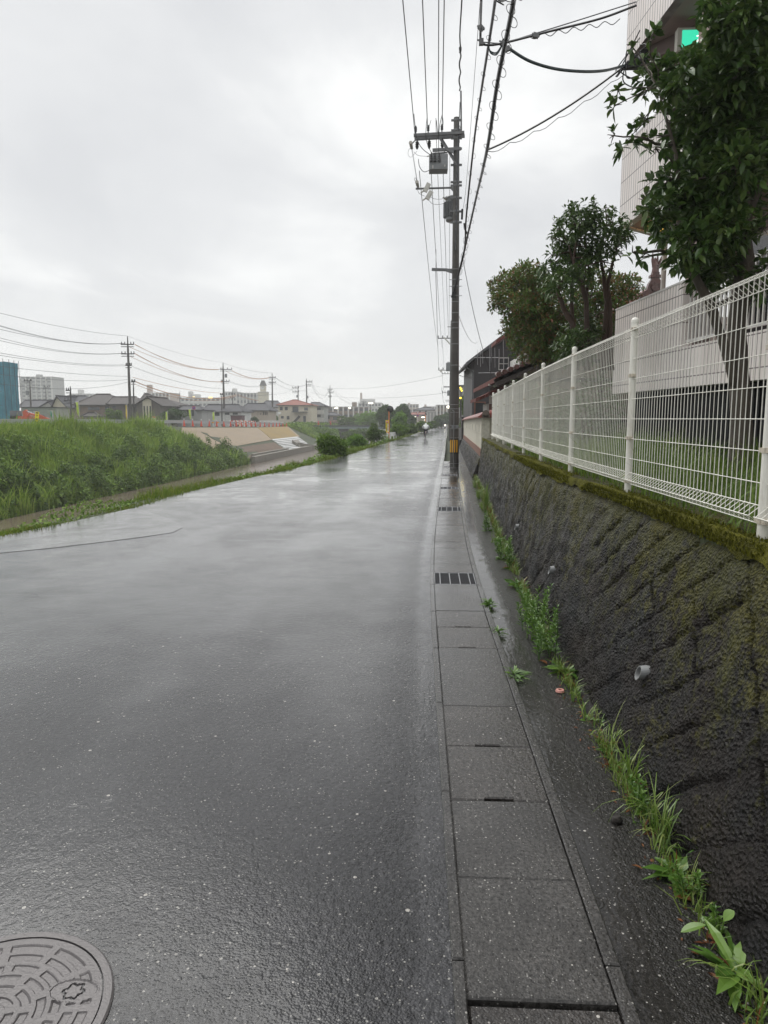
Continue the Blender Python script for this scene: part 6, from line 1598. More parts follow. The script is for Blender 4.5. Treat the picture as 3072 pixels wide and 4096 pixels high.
def house(name, label, Y, x0, x1, ye, ridge, d, wall, roofm, win=(), cat='house', z0=-.8, oh=.5, frame='frame_dark', group='houses beyond the river', low=None, peak=None, ends=(None, None)):
    """front wall between photo columns x0..x1 at depth Y; ridge=(sy, xa, xb) or peak=(sx, sy) for a gable front"""
    a, b = W(x0, ye, Y), W(x1, ye, Y); ze = a.z; z0 = z0
    th = thing(name, label, cat, ((a.x+b.x)/2, Y+d/2, z0), group=group)
    m = MB()
    if peak:
        p = W(peak[0], peak[1], Y); m.prism([(a.x, Y, z0), (a.x, Y, ze), (p.x, Y, p.z-.12), (b.x, Y, ze), (b.x, Y, z0)], (0, d, 0)); m.build('wall', wall, th, fixn=True)
        m = MB(); s1 = (p.z-ze)/max(.1, p.x-a.x); s2 = (p.z-ze)/max(.1, b.x-p.x)
        gslope(m, p.x, p.z+.1, a.x-oh, ze-oh*s1+.1, Y-oh, Y+d+oh, 0, .18, 1); gslope(m, p.x, p.z+.1, b.x+oh, ze-oh*s2+.1, Y-oh, Y+d+oh, 0, .18, 1); m.build('roof', roofm, th, fixn=True)
        m = MB(); m.box((p.x, Y+d/2, p.z+.16), (.3, d+2*oh, .16)); m.build('ridge', roofm, th)
    else:
        m.box(((a.x+b.x)/2, Y+d/2, (z0+ze)/2), (b.x-a.x, d, ze-z0)); m.build('wall', wall, th)
        yr, ra, rb = ridge; r0, r1 = W(ra, yr, Y+d/2), W(rb, yr, Y+d/2); zr = r0.z
        E = [(a.x-oh, Y-oh, ze), (b.x+oh, Y-oh, ze), (b.x+oh, Y+d+oh, ze), (a.x-oh, Y+d+oh, ze)]
        vs = E+[(x, y, z-.16) for x, y, z in E]+[(r0.x, Y+d/2, zr), (r1.x, Y+d/2, zr)]
        m = MB(); m.add(vs, [(0, 1, 9, 8), (1, 2, 9), (2, 3, 8, 9), (3, 0, 8), (4, 7, 6, 5), (0, 4, 5, 1), (1, 5, 6, 2), (2, 6, 7, 3), (3, 7, 4, 0)]); m.build('roof', roofm, th, fixn=True)
        m = MB(); m.bar((r0.x, Y+d/2, zr+.04), (r1.x, Y+d/2, zr+.04), .35, .2)
        for q, e in ((r0, E[0]), (r1, E[1])): m.bar((q.x, Y+d/2, zr), (e[0], e[1], e[2]+.05), .25, .15)
        m.build('ridge', roofm, th)
    m = MB(); m.box(((a.x+b.x)/2, Y-oh-.06, ze-.08), (b.x-a.x+2*oh, .12, .12)) if not peak else m.box(((a.x+b.x)/2, Y-.03, z0+.3), (b.x-a.x, .06, .5)); m.build('gutter' if not peak else 'plinth', 'frame_dark', th)
    wins(th, Y, win, frame)
    return th
house('gabled_house', 'pale house with white-edged gables behind the excavator', 150, 86, 226, 1628, (1601, 100, 215), 8, 'wall_pale', 'roof_slate', ())
h = house('gabled_house', 'small white-trimmed gable front beside the pale house', 146, 160, 214, 1628, None, 6, 'wall_pale', 'roof_slate', (), peak=(196, 1607))
sh = thing('prefab_shed', 'grey-green prefabricated site shed behind the excavator', 'shed', W(155, 1690, 105)); a, b = W(84, 1631, 105), W(226, 1631, 105)
m = MB(); m.box(((a.x+b.x)/2, 107, (a.z-.6)/2), (b.x-a.x, 4, a.z+.6)); m.build('wall', 'wall_shed', sh); m = MB(); m.box(((a.x+b.x)/2, 107, a.z+.06), (b.x-a.x+.3, 4.3, .12)); m.build('roof', 'frame_dark', sh)
m = MB(); [m.box((a.x+(b.x-a.x)*i/12, 104.985, (a.z-.6)/2), (.05, .03, a.z+.5)) for i in range(1, 12)]; m.build('panel_joint', 'wall_shed', sh); wins(sh, 105, [(111, 1642, 152, 1662)], 'frame_dark', 'curtain')
house('cream_house', 'cream house with dark gabled tile roof left of the tall bamboo flag', 136, 212, 262, 1620, None, 9, 'wall_cream', 'roof_slate', [(249, 1628, 256, 1640), (246, 1665, 262, 1684)], peak=(229, 1585))
house('cream_house', 'cream wing under the right half of the dark tile roof', 140, 258, 330, 1619, (1584, 270, 345), 9, 'wall_cream', 'roof_slate', [(272, 1665, 303, 1685)])
house('brown_house', 'large brown hip-roofed house in the middle of the left row', 131, 306, 470, 1619, (1577, 386, 440), 11, 'wall_brown', 'roof_brown', [(313, 1628, 321, 1646), (352, 1628, 398, 1641), (420, 1626, 438, 1648), (330, 1672, 350, 1684)])
br2 = house('porch_house', 'small brown entrance porch roof in front of the brown house', 127, 338, 392, 1665, (1650, 352, 380), 2, 'wall_pink', 'roof_brown', ())
house('taupe_house', 'dark taupe house wing with a front gable right of the brown house', 126, 440, 545, 1616, (1588, 450, 545), 9, 'wall_taupe', 'roof_brown', [(450, 1624, 464, 1634), (541, 1620, 553, 1648)])
t4 = house('taupe_house', 'dark taupe house with three tall narrow windows in a cream panel', 124, 545, 640, 1618, None, 9, 'wall_taupe', 'roof_brown', (), peak=(591.5, 1589))
a, b = W(570, 1600, 124), W(609, 1690, 124); m = MB(); pk_ = W(591.5, 1592, 124); m.prism([(a.x, 123.9, -.6), (a.x, 123.9, a.z), (pk_.x, 123.9, pk_.z-.1), (b.x, 123.9, a.z), (b.x, 123.9, -.6)], (0, .11, 0)); m.build('cream_panel', 'wall_cream', t4, fixn=True)
wins(t4, 123.9, [(574, 1624, 582.5, 1690), (587, 1624, 594, 1690), (598.5, 1624, 606.5, 1690)])
house('taupe_house', 'broad hipped grey roof behind the three-window gable', 133, 560, 690, 1620, (1576, 578, 594), 10, 'wall_dark', 'roof_brown', [(650, 1632, 668, 1650)])
house('low_house', 'low grey house with blue-grey corrugated tile roof', 134, 700, 806, 1639, (1624, 690, 800), 7, 'wall_grey', 'roof_slate', [(748, 1641, 776, 1664)])
house('white_house', 'white house with slate roof and a maroon ground floor box', 152, 812, 966, 1646, (1619, 832, 956), 9, 'wall_white', 'roof_slate', [(820, 1650, 828, 1664), (858, 1650, 878, 1663), (900, 1651, 918, 1659), (931, 1651, 951, 1659)], frame='frame_dark')
bx_ = thing('maroon_annex', 'maroon box annex in front of the white house', 'annex', W(945, 1690, 149)); a, b = W(923, 1663, 149), W(970, 1690, 149); m = MB(); m.box(((a.x+b.x)/2, 150, (a.z-.6)/2), (b.x-a.x, 2, a.z+.6)); m.build('wall', 'wall_maroon', bx_); m = MB(); m.box(((a.x+b.x)/2, 150, a.z+.05), (b.x-a.x+.2, 2.2, .1)); m.build('roof', 'frame_dark', bx_)
house('beige_house', 'beige house with pinkish slate roof and three slim windows', 166, 966, 1074, 1641, (1614, 990, 1064), 9, 'wall_beige', 'roof_slate', [(1052, 1647, 1056, 1660), (1059, 1647, 1063, 1660), (1066, 1647, 1070, 1660), (974, 1646, 981, 1658), (1040, 1654, 1045, 1658)])
house('cream_house', 'pale gabled house half hidden behind the beige one', 200, 1046, 1112, 1628, (1604, 1064, 1112), 9, 'wall_pale', 'roof_slate', [(1063, 1624, 1080, 1636), (1078, 1655, 1092, 1668)])
rh = house('red_roof_house', 'two-storey cream house with a red hipped roof', 184, 1113, 1246, 1620, (1600, 1170, 1188), 10, 'wall_cream', 'roof_rust', [(1120, 1628, 1131, 1641), (1139, 1628, 1151, 1641), (1217, 1630, 1232, 1642), (1124, 1664, 1135, 1674), (1147, 1664, 1158, 1678), (1170, 1626, 1194, 1648), (1213, 1664, 1224, 1688)])
m = MB(); a, b = W(1168, 1648, 183), W(1228, 1652, 183); m.box(((a.x+b.x)/2, 183, a.z), (b.x-a.x, 1.8, .18)); m.build('porch_roof', 'frame_dark', rh)
m = MB(); m.bar(W(1176, 1690, 182.6), W(1198, 1664, 182.6), 1.0, .5); m.build('outer_stair', 'frame_dark', rh)
dsh = W(1119, 1653, 183.6); m = MB(); m.lathe((0, 0, 0), [(.05, 0), (.3, .06), (.36, .12)], 14); q_ = Matrix.Rotation(R(70), 3, 'X'); m.v = [tuple(q_ @ Vector(p)+dsh) for p in m.v]; m.build('satellite_dish', 'frame_white', rh)
ap = house('balcony_block', 'grey three-storey flats with pale balcony panels', 196, 1246, 1296, 1624, (1610, 1246, 1280), 10, 'wall_grey', 'roof_slate', [(1248, 1630, 1254, 1642), (1268, 1630, 1283, 1640), (1248, 1658, 1283, 1668)])
for y in (1641, 1671): m = MB(); a, b = W(1244, y, 194.8), W(1296, y+16, 194.8); m.box(((a.x+b.x)/2, 194.8, (a.z+b.z)/2), (b.x-a.x, .15, a.z-b.z)); m.build('balcony_panel', 'wall_pale', ap)
house('low_house', 'low pinkish house with slate roof behind the far line pole', 205, 1296, 1352, 1662, (1650, 1300, 1340), 8, 'wall_pink', 'roof_slate', [(1306, 1666, 1318, 1676), (1332, 1668, 1348, 1680)])
def slabblock(name, label, Y, x0, x1, y0, d, wall, floors, group, cat='apartment block', z0=-1, roofbox=None, nwin=0, lit=()):
    a, b = W(x0, y0, Y), W(x1, y0, Y); th = thing(name, label, cat, ((a.x+b.x)/2, Y+d/2, z0), group=group)
    m = MB(); m.box(((a.x+b.x)/2, Y+d/2, (a.z+z0)/2), (b.x-a.x, d, a.z-z0)); m.build('wall', wall, th)
    m = MB(); m.box(((a.x+b.x)/2, Y+d/2, a.z+.12), (b.x-a.x+.5, d+.5, .24)); m.build('roof', 'wall_grey', th)
    H_ = (a.z-z0)/floors
    for f in range(floors):
        z = z0+H_*f
        m = MB(); m.box(((a.x+b.x)/2, Y-.5, z+.50), (b.x-a.x, 1.0, .9)); m.build('balcony', wall, th)
        if nwin:
            for i in range(nwin):
                x = a.x+(b.x-a.x)*(i+.5)/nwin; m = MB(); m.box((x, Y-.04, z+H_*.62), ((b.x-a.x)/nwin*.62, .08, H_*.42)); m.build('window', 'pane_far', th)
    if nwin:
        for i in range(nwin+1):
            m = MB(); x = a.x+(b.x-a.x)*i/nwin; m.box((x, Y-.56, (a.z+z0)/2), (.45, 1.15, a.z-z0)); m.build('party_wall', 'wall_pale', th)
    for rb in (roofbox or ()):
        p, q = W(rb[0], rb[1], Y+d/2), W(rb[2], y0, Y+d/2); m = MB(); m.box(((p.x+q.x)/2, Y+d/2, (p.z+q.z)/2), (q.x-p.x, 4, p.z-q.z+.5)); m.build('roof_house', wall, th)
    for (lx, ly, lw, lh) in lit:
        p = W(lx, ly, Y-1.2); m = MB(); m.box(p, (lw, .15, lh)); m.build('lit_panel', 'town_light', th)
    return th
N = newmat('town_light'); N.set(col=(.9, .7, .3), emit=(1.0, .72, .28), es=1.0)
N = newmat('lamp_white'); N.set(col=(.9, .9, .8), emit=(1.0, .93, .75), es=2.0)
G2 = 'town blocks far away in the haze'
slabblock('brown_apartment', 'long low brown apartment block with lit lamps behind the bridge', 262, 1292, 1476, 1629, 12, 'wall_brown', 3, G2, nwin=9, roofbox=[(1410, 1612, 1426)])
slabblock('tower_block', 'tall grey apartment tower beside the blue sheeted building', 450, 82, 206, 1508, 16, 'wall_grey', 13, G2, nwin=6, roofbox=[(150, 1500, 166)])
slabblock('far_block', 'long pale block with one roof house above the cream roofs', 480, 280, 372, 1576, 18, 'wall_pale', 5, G2, nwin=7, roofbox=[(316, 1560, 332)])
slabblock('far_block', 'pink-topped far block behind the three-window house', 420, 578, 678, 1572, 18, 'wall_pink', 6, G2, nwin=7, roofbox=[(592, 1541, 607)])
slabblock('far_block', 'wide hazy block with a yellow lit panel', 400, 722, 880, 1592, 20, 'wall_pale', 5, G2, nwin=9, roofbox=[(757, 1568, 771), (768, 1579, 800)], lit=[(842, 1590, 2.2, .9), (775, 1587, 1.2, .4)])
slabblock('far_block', 'hazy block between the wide block and the clock tower', 430, 900, 945, 1568, 18, 'wall_pale', 6, G2, nwin=4, roofbox=[(932, 1556, 946)])
slabblock('far_block', 'grey block just left of the clock tower', 410, 946, 1028, 1573, 18, 'wall_grey', 5, G2, nwin=6)
slabblock('far_block', 'hazy block with a lattice mast behind the brown apartments', 430, 1434, 1524, 1612, 18, 'wall_pale', 4, G2, nwin=7, roofbox=[(1440, 1598, 1500)])
slabblock('far_block', 'pale far block above the dark trees right of the big mirror', 440, 1626, 1674, 1618, 18, 'wall_pink', 4, G2, nwin=4, roofbox=[(1632, 1613, 1640)])
slabblock('far_block', 'long pale far block left of the brown flats', 430, 1694, 1750, 1627, 18, 'wall_pink', 4, G2, nwin=5, roofbox=[(1697, 1620, 1706)])
slabblock('brown_flats', 'brown flats with bright white light at the end of the road', 225, 1748, 1800, 1622, 10, 'wall_brown', 4, G2, nwin=4)
house('white_house', 'white gabled house with slate roof at the far end of the road', 250, 1660, 1735, 1640, (1630, 1690, 1724), 9, 'wall_pale', 'roof_slate', [(1676, 1643, 1684, 1650), (1700, 1643, 1708, 1650)], z0=-1.2)
house('red_roof_house', 'low house with long reddish roof behind the round signs', 235, 1640, 1712, 1658, (1650, 1650, 1705), 8, 'wall_beige', 'roof_rust', [(1650, 1661, 1664, 1668), (1686, 1661, 1700, 1668)], z0=-1.2)
slabblock('grey_flats', 'grey flats with open stair landings by the second mirror', 228, 1708, 1748, 1650, 9, 'wall_grey', 4, G2, nwin=3)
fl = thing('flat_building', 'dark flat-roofed building behind the tree right of the pole', 'building', (8.5, 97, 0)); a, b = W(1834, 1545, 95), W(1900, 1545, 95); m = MB(); m.box(((a.x+b.x)/2, 99, a.z/2), (b.x-a.x, 8, a.z)); m.build('wall', 'wall_grey', fl); m = MB(); m.box(((a.x+b.x)/2+1.0, 97.5, a.z+.25), (1.4, 3, 1.0)); m.build('roof_house', 'wall_dark', fl); m = MB(); m.box(((a.x+b.x)/2, 99, a.z+.08), (b.x-a.x+.4, 8.4, .16)); m.build('roof', 'wall_dark', fl)
N = newmat('yellow_lamp'); N.set(col=(.9, .7, .1), emit=(1.0, .75, .05), es=1.8)
for i, (sx, sy, s_) in enumerate(((1844, 1556, .07), (1847, 1563, .05), (1842, 1592, .06), (1841, 1550, .04))):
    th = thing('garden_lamp', ['large yellow lamp high in the tree right of the pole', 'small yellow lamp under the high one in the tree', 'lower yellow lamp in the tree right of the pole', 'topmost tiny yellow lamp in the tree'][i], 'lamp', W(sx, sy, 58), group='yellow lamps right of the pole'); m = MB(); m.ball(W(sx, sy, 58), s_*1.3, 10, 6); m.build('globe', 'yellow_lamp', th); m = MB(); q = W(sx, sy, 58.1); m.tube([q+Vector((.02, .05, -4.2)), q], .02, 5); m.build('stem', 'frame_dark', th)
for i, (sx, sy, Y, s_, lab) in enumerate(((1296, 1633, 258, .5, 'left lamp on the brown apartment roof edge'), (1347, 1632, 258, .5, 'second lamp on the brown apartment roof edge'), (1340, 1633, 258, .3, 'tiny lamp beside the second roof edge lamp'), (1399, 1632, 258, .45, 'right lamp on the brown apartment roof edge'), (1794, 1628, 222, .6, 'bright white floodlight at the end of the road'), (1689, 1669, 232, .3, 'lit lamp under the red roofed house'), (1696, 1669, 231, .3, 'second lit lamp under the red roofed house'), (1661, 1668, 231, .28, 'lit lamp left of the round signs'), (1700, 1680, 226, .22, 'low lit lamp behind the second mirror'))):
    th = thing('street_lamp', lab, 'lamp', W(sx, sy, Y), group='lit lamps in the town'); m = MB(); q = W(sx, sy, Y); m.ball(q, s_, 10, 6, sq=(1, 1, .7)); m.build('globe', 'lamp_white', th); m = MB(); m.tube([q+Vector((0, .1, -s_)), q+Vector((0, 1.0, -s_*2.5))], s_*.18, 5); m.build('bracket', 'frame_dark', th)
# clock tower
ct = thing('clock_tower', 'pale square clock tower with a dark pointed roof', 'clock tower', W(1050, 1690, 330)); Y = 330
a, b = W(1031, 1569, Y), W(1070, 1690, Y); w0 = b.x-a.x; cx = (a.x+b.x)/2; m = MB(); m.box((cx, Y+w0/2, (a.z-1)/2), (w0, w0, a.z+1)); m.build('tower_base', 'wall_cream', ct); m = MB(); m.box((cx, Y+w0/2, a.z+.1), (w0+.4, w0+.4, .3)); m.build('cornice', 'wall_pale', ct)
a, b = W(1040, 1542, Y), W(1061, 1569, Y); w1 = b.x-a.x; z1 = W(1050, 1568, Y).z+.25; m = MB(); m.box((cx, Y+w0/2, (a.z+z1)/2), (w1, w1, a.z-z1)); m.build('belfry', 'wall_cream', ct)
tp = W(1050, 1521, Y).z; m = MB(); e_ = w1/2+.25; zc_ = a.z+.02; f_ = .22*e_
vs = [(cx+i*e_, Y+w0/2+j*e_, zc_) for i, j in ((-1, -1), (1, -1), (1, 1), (-1, 1))]+[(cx+i*f_*2, Y+w0/2+j*f_*2, tp) for i, j in ((-1, -1), (1, -1), (1, 1), (-1, 1))]
m.add(vs, [(0, 3, 2, 1), (4, 5, 6, 7), (0, 1, 5, 4), (1, 2, 6, 5), (2, 3, 7, 6), (3, 0, 4, 7)]); m.build('spire', 'wall_dark', ct)
m = MB(); q = Vector((cx, Y+w0/2-w1/2-.06, (a.z+z1)/2+.3)); m.tube([q, q+Vector((0, .07, 0))], w1*.33, 20); ck = m.build('clock_face', 'frame_white', ct); m = MB(); m.bar(q+Vector((0, -.03, 0)), q+Vector((.45, -.03, .5)), .05, .09); m.bar(q+Vector((0, -.03, 0)), q+Vector((-.15, -.03, .45)), .05, .1); m.build('clock_hand', 'frame_dark', ck)
lm = thing('lattice_mast', 'thin reddish transmission mast far in the haze', 'mast', W(1445, 1640, 440)); m = MB(); m.bar(W(1445, 1620, 440), W(1445, 1572, 440), 1.2, 1.2); m.build('mast', 'wall_pink', lm)

# ---- building wrapped in blue sheet on a scaffold
N = newmat('blue_sheet'); v = N.co(); s = N.n('ShaderNodeSeparateXYZ', {0: v})
f1 = N.noise(N.map(v, (1.2, 1.2, .5)), 1.4, 5, .65); N.set(col=N.mix(N.mr(f1, .3, .7), (.035, .17, .24), (.085, .30, .38)), rough=.6, nor=N.bump(f1, .7, .25))
bs = thing('scaffold_building', 'building wrapped in blue scaffold sheeting at the left edge', 'building', W(0, 1690, 92)); Y = 92
a, b = W(-190, 1446, Y), W(10, 1446, Y); z0 = zb(92)-.8; bo = W(20, 1690, Y); m = MB(); n = 26; vs = []; fs = []
for i in range(n+1):
    for j in range(15):
        u, v_ = i/n, j/14; x = a.x+(b.x+(bo.x-b.x)*(1-v_)-a.x)*u; z = z0+(a.z-z0)*v_; vs.append((x, Y+.10*noise.noise((x*1.3, z*1.1, 0))+.05*math.sin(u*n*math.pi/2), z-(.10*math.sin(u*n*1.6)**2 if j == 14 else 0)))
for i in range(n):
    for j in range(14): fs.append((i*15+j, (i+1)*15+j, (i+1)*15+j+1, i*15+j+1))
m.add(vs, fs); vs = []; fs = []
for i in range(13):
    for j in range(15):
        v_ = j/14; y_ = Y+3.5*i/12; vs.append((b.x+(bo.x-b.x)*(1-v_)+.10*noise.noise((y_*1.5, v_*9, 5))+.04*math.sin(i*1.57), y_, z0+(a.z-z0)*v_))
for i in range(12):
    for j in range(14): fs.append((i*15+j, (i+1)*15+j, (i+1)*15+j+1, i*15+j+1))
m.add(vs, fs); m.box(((a.x+b.x)/2-.2, Y+1.75, (a.z+z0)/2), (b.x-a.x-.35, 3.3, a.z-z0-.3)); m.build('sheet', 'blue_sheet', bs, smooth=False)
for qx, qy in ((a.x+3.0, Y-.12), (a.x+5.5, Y-.12), (b.x+.1, Y-.1), (b.x+.15, Y+1.2), (b.x+.15, Y+2.4), (b.x+.15, Y+3.5)): m = MB(); m.tube([(qx, qy, z0), (qx, qy, a.z+.35)], .03, 5); m.build('scaffold_pole', 'frame_dark', bs)
m = MB(); [m.tube([(a.x, Y-.15, z0+k_*1.8), (bo.x-.1, Y-.15, z0+k_*1.8)], .025, 4) for k_ in range(1, 5)]; m.build('scaffold_rail', 'frame_dark', bs)

# ---- power poles on the far side
G3 = 'power poles beyond the river'
LP = {}
def lpole(key, Y, sxb, sxt, syt, label, arms, r0=.17, box=None):
    t_ = W(sxt, syt, Y); b = W(sxb, 1690, Y); b.z = zb(Y)-.9; th = thing('power_pole', label, 'power pole', b, group=G3)
    m = MB(); m.tube([b, b.lerp(t_, .85), t_], [r0*1.2, r0*.75, r0*.3], 8); m.build('pole', 'pole_concrete', th)
    for sy, l, r_ in arms:
        p = W(sxt+(sxb-sxt)*(sy-syt)/(1690-syt), sy, Y); m = MB(); m.bar(p-Vector((l, .15, 0)), p+Vector((r_, -.15, 0)), .15, .15); m.bar(p-Vector((l, .15, .34)), p+Vector((r_, -.15, -.34)), .10, .10); m.build('cross_arm', 'insul_dark', th)
        for x in (-l+.05, -l*.45, r_*.5, r_-.05):
            m = MB(); m.tube([p+Vector((x, 0, 0)), p+Vector((x, 0, .40))], [.09, .06], 6); m.build('insulator', 'insul_dark', th)
    if box: p = W(box[0], box[1], Y); m = MB(); m.lathe(p+Vector((0, -.3, -.4)), [(.26, 0), (.28, .1), (.28, .7), (.2, .8)], 10); m.build('transformer', 'box_grey', th)
    LP[key] = th
lpole('A', 107, 522, 510, 1345, 'tallest concrete power pole, between brown and three-window houses', ((1378, 1.0, .95), (1416, 1.0, .95), (1462, .4, .5)), .22)
lpole('A2', 109, 535, 533.5, 1522, 'shorter dark pole immediately right of the tallest power pole', ((1528, .3, .3),), .14)
lpole('B', 154, 897, 892, 1450, 'power pole carrying orange sleeved lines above the white house', ((1478, .6, 1.9), (1526, .5, 1.3)), .24, (905, 1503))
lpole('B2', 152, 888, 886, 1576, 'short pole left of the orange-sleeved power pole', ((1580, .3, .3),), .13)
lpole('C', 187, 1090, 1088.6, 1491, 'power pole left of the red roofed house', ((1511, .85, .9), (1531, .85, .9)), .22)
lpole('D', 213, 1227, 1226, 1513, 'power pole in front of the red roofed house', ((1526, .2, 1.7), (1540, .2, 1.4)), .22, (1231, 1588))
lpole('E', 271, 1321, 1320, 1541, 'far power pole behind the bridge', ((1558, .9, .9), (1569, .6, 1.3), (1586, .6, .6)), .24)
lpole('F', 230, 1194, 1192, 1541, 'far pole with wide arms above the red roof', ((1551, 1.9, .3), (1567, 1.8, .3)), .2, (1189, 1585))
lpole('G', 122, 125, 119, 1520, 'pole with an angled street arm before the apartment tower', ((1524, 1.0, .3),), .15, (113, 1571))
lpole('H', 180, 186, 183, 1546, 'far pole in front of the right half of the apartment tower', ((1549, .5, 1.0),), .15)
lpole('I', 100, 286, 281, 1544, 'dark pole rising between the cream houses', ((1562, .6, .1), (1603, .9, .1)), .15)
lpole('J', 260, 720, 719, 1563, 'distant pole over the low grey roof', ((1592, 1.0, .6),), .2)
lpole('K', 250, 931, 930, 1559, 'distant pole right of the orange-sleeved power pole', ((1573, 1.2, 1.0), (1590, .8, .9)), .2)
lpole('L', 300, 1457, 1456, 1597, 'twin-armed pole by the trees behind the bridge', ((1608, .9, 1.0), (1617, .6, 1.0)), .2)
lpole('M', 302, 1450, 1453, 1605, 'second pole close beside the twin-armed one', ((1617, .9, .3),), .18)
fp = thing('floodlight_pole', 'tall floodlight pole with two lit heads behind the bridge', 'floodlight', W(1483, 1665, 290)); m = MB(); m.tube([W(1483, 1672, 290), W(1483, 1612, 290)], .16, 8); m.build('pole', 'frame_dark', fp)
for sx in (1478, 1488): m = MB(); m.box(W(sx, 1613, 289.7), (.8, .3, .5)); m.build('lamp_head', 'lamp_white', fp)
def z1p(x, y, Y): return W(.42194*x, 1250+.42194*y, Y)
def z2p(x, y, Y): return W(500+.42194*x, 1250+.42194*y, Y)
G4 = 'orange sleeved lines beyond the river'
for i, (a, b, sag) in enumerate((((92, 300), (890, 540), 1.15), ((95, 306), (905, 538), 1.05), ((40, 326), (885, 543), .95), ((90, 384), (925, 655), 1.25), ((92, 392), (930, 657), 1.15), ((55, 420), (925, 660), .95))):
    wire(sagline(z2p(*a, 107), z2p(*b, 154), sag), .032, 'cable_orange', f'{ORD[i]} orange sleeved line from the top between the two left power poles', group=G4)
for i, (a, b, sag) in enumerate((((75, 615), (940, 765), .5), ((88, 648), (1055, 778), 1.7), ((90, 655), (1055, 785), 1.6), ((85, 675), (1055, 792), 1.75))):
    wire(sagline(z2p(*a, 109), z2p(*b, 160), sag), .034, 'cable_orange', f'{ORD[i]} of the lower orange sleeved lines beyond the river', group=G4)
for i, (a, b, sag) in enumerate((((1012, 548), (1365, 615), .9), ((1015, 556), (1365, 620), .8), ((960, 560), (1365, 622), .8), ((1060, 760), (1390, 775), .4), ((1065, 772), (1265, 832), .25), ((1065, 785), (1265, 835), .2))):
    wire(sagline(z2p(*a, 154), z2p(*b, 187), sag), .036, 'cable_orange' if i != 3 else 'cable_grey', f'{ORD[i]} line leaving the orange-sleeved pole toward the red roof', group=G4)
G5 = 'grey power lines beyond the river'
k5 = 0
def gline(p, q, sag, r_=.024):
    global k5
    k5 += 1; wire(sagline(p, q, sag), r_, 'cable_grey', f'{ORD[k5-1]} thin grey power line strung between the far side poles', group=G5)
for (ya, x, y), (yb, x2, y2), sag in (((70, -60, -10), (107, 1205, 222), .35), ((70, -60, 105), (107, 1160, 290), .75), ((70, -60, 145), (107, 1175, 293), .6), ((70, -60, 112), (107, 1180, 290), .8), ((70, -60, 225), (107, 1165, 384), .7), ((70, -60, 252), (107, 1180, 386), .65), ((70, -60, 372), (107, 1200, 495), .45), ((70, -60, 396), (107, 1195, 505), .4), ((70, -60, 503), (107, 1215, 606), .2), ((70, -60, 578), (107, 1218, 635), .45), ((70, -60, 668), (107, 1218, 658), .8)):
    gline(z1p(x, y, ya), z1p(x2, y2, yb), sag, .020)
for (x, y), (x2, y2), sag in (((60, 505), (925, 720), .75), ((60, 512), (925, 726), .7), ((22, 222), (928, 476), .5)): gline(z2p(x, y, 107), z2p(x2, y2, 154), sag, .014)
for (x, y), (x2, y2), sag in (((995, 650), (1365, 668), 1.0), ((990, 660), (1390, 672), 1.0), ((930, 478), (1395, 572), .5)): gline(z2p(x, y, 154), z2p(x2, y2, 187), sag, .022)
for (x, y), (x2, y2), sag in (((1425, 616), (1726, 680), 1.3), ((1428, 622), (1730, 684), 1.2), ((1425, 668), (1726, 735), .9), ((1400, 775), (1600, 720), .5)): gline(z2p(x, y, 187), z2p(x2, y2, 213), sag, .026)
def z3p(x, y, Y): return W(1100+.4822*x, 1450+.4822*y, Y)
for (x, y), (x2, y2), sag in (((308, 180), (445, 235), 3.4), ((305, 190), (440, 240), 3.2), ((305, 160), (450, 225), 3.0), ((268, 250), (450, 265), 3.2), ((268, 300), (455, 290), 2.2)): gline(z3p(x, y, 213), z3p(x2, y2, 271), sag, .028)
for (x, y), (x2, y2), sag in (((485, 235), (740, 330), 2.4), ((485, 245), (740, 345), 2.2), ((485, 225), (740, 320), 1.8)): gline(z3p(x, y, 271), z3p(x2, y2, 300), sag, .030)

# ---- things standing along the far bank top
def bankY(sx, lx=-31.2):
    k_ = (sx-1676)/FPX; return (abs(lx)+.334)/(.0417-k_)
simple('cone_red', (.62, .075, .030), .4, .1, 6); simple('cone_white', (.75, .75, .73), .4, .05, 6); simple('cone_base', (.03, .03, .03), .6)
cone = None
cxs = [547, 631, 713, 791, 863, 932, 995, 1052, 1100, 1145, 1195, 1237, 1281, 1323, 1365, 1404, 1437, 1465, 1498, 1532]
for i, x in enumerate(cxs):
    Y = bankY(500+.42194*x); p = L2W(-31.2, Y, zb(Y)+.004); lab = f'{ORD[i]} red and white traffic cone from the left along the bank top'
    if cone is None:
        cone = thing('traffic_cone', lab, 'traffic cone', (0, 0, 0), group='traffic cones along the bank top'); m = MB(); m.box((0, 0, .02), (.38, .38, .04)); m.build('base', 'cone_base', cone)
        m = MB(); m.lathe((0, 0, .04), [(.15, 0), (.022, .70)], 12); m.build('body', 'cone_red', cone)
        for z in (.22, .46): m = MB(); r_ = .157-.183*z; m.lathe((0, 0, z), [(r_, 0), (r_-.031, .17)], 12); m.build('white_band', 'cone_white', cone)
        m = MB(); m.lathe((0, 0, .74), [(.035, 0), (.05, .03), (.05, .14), (.02, .16)], 8); m.build('warning_light', 'cone_white', cone)
        cone.location = p; cone.scale = (1.08, 1.08, 1.08)
    else:
        c = dup(cone, p, rnd.uniform(0, 1.5), lab); c.scale = (1.08, 1.08, 1.08)
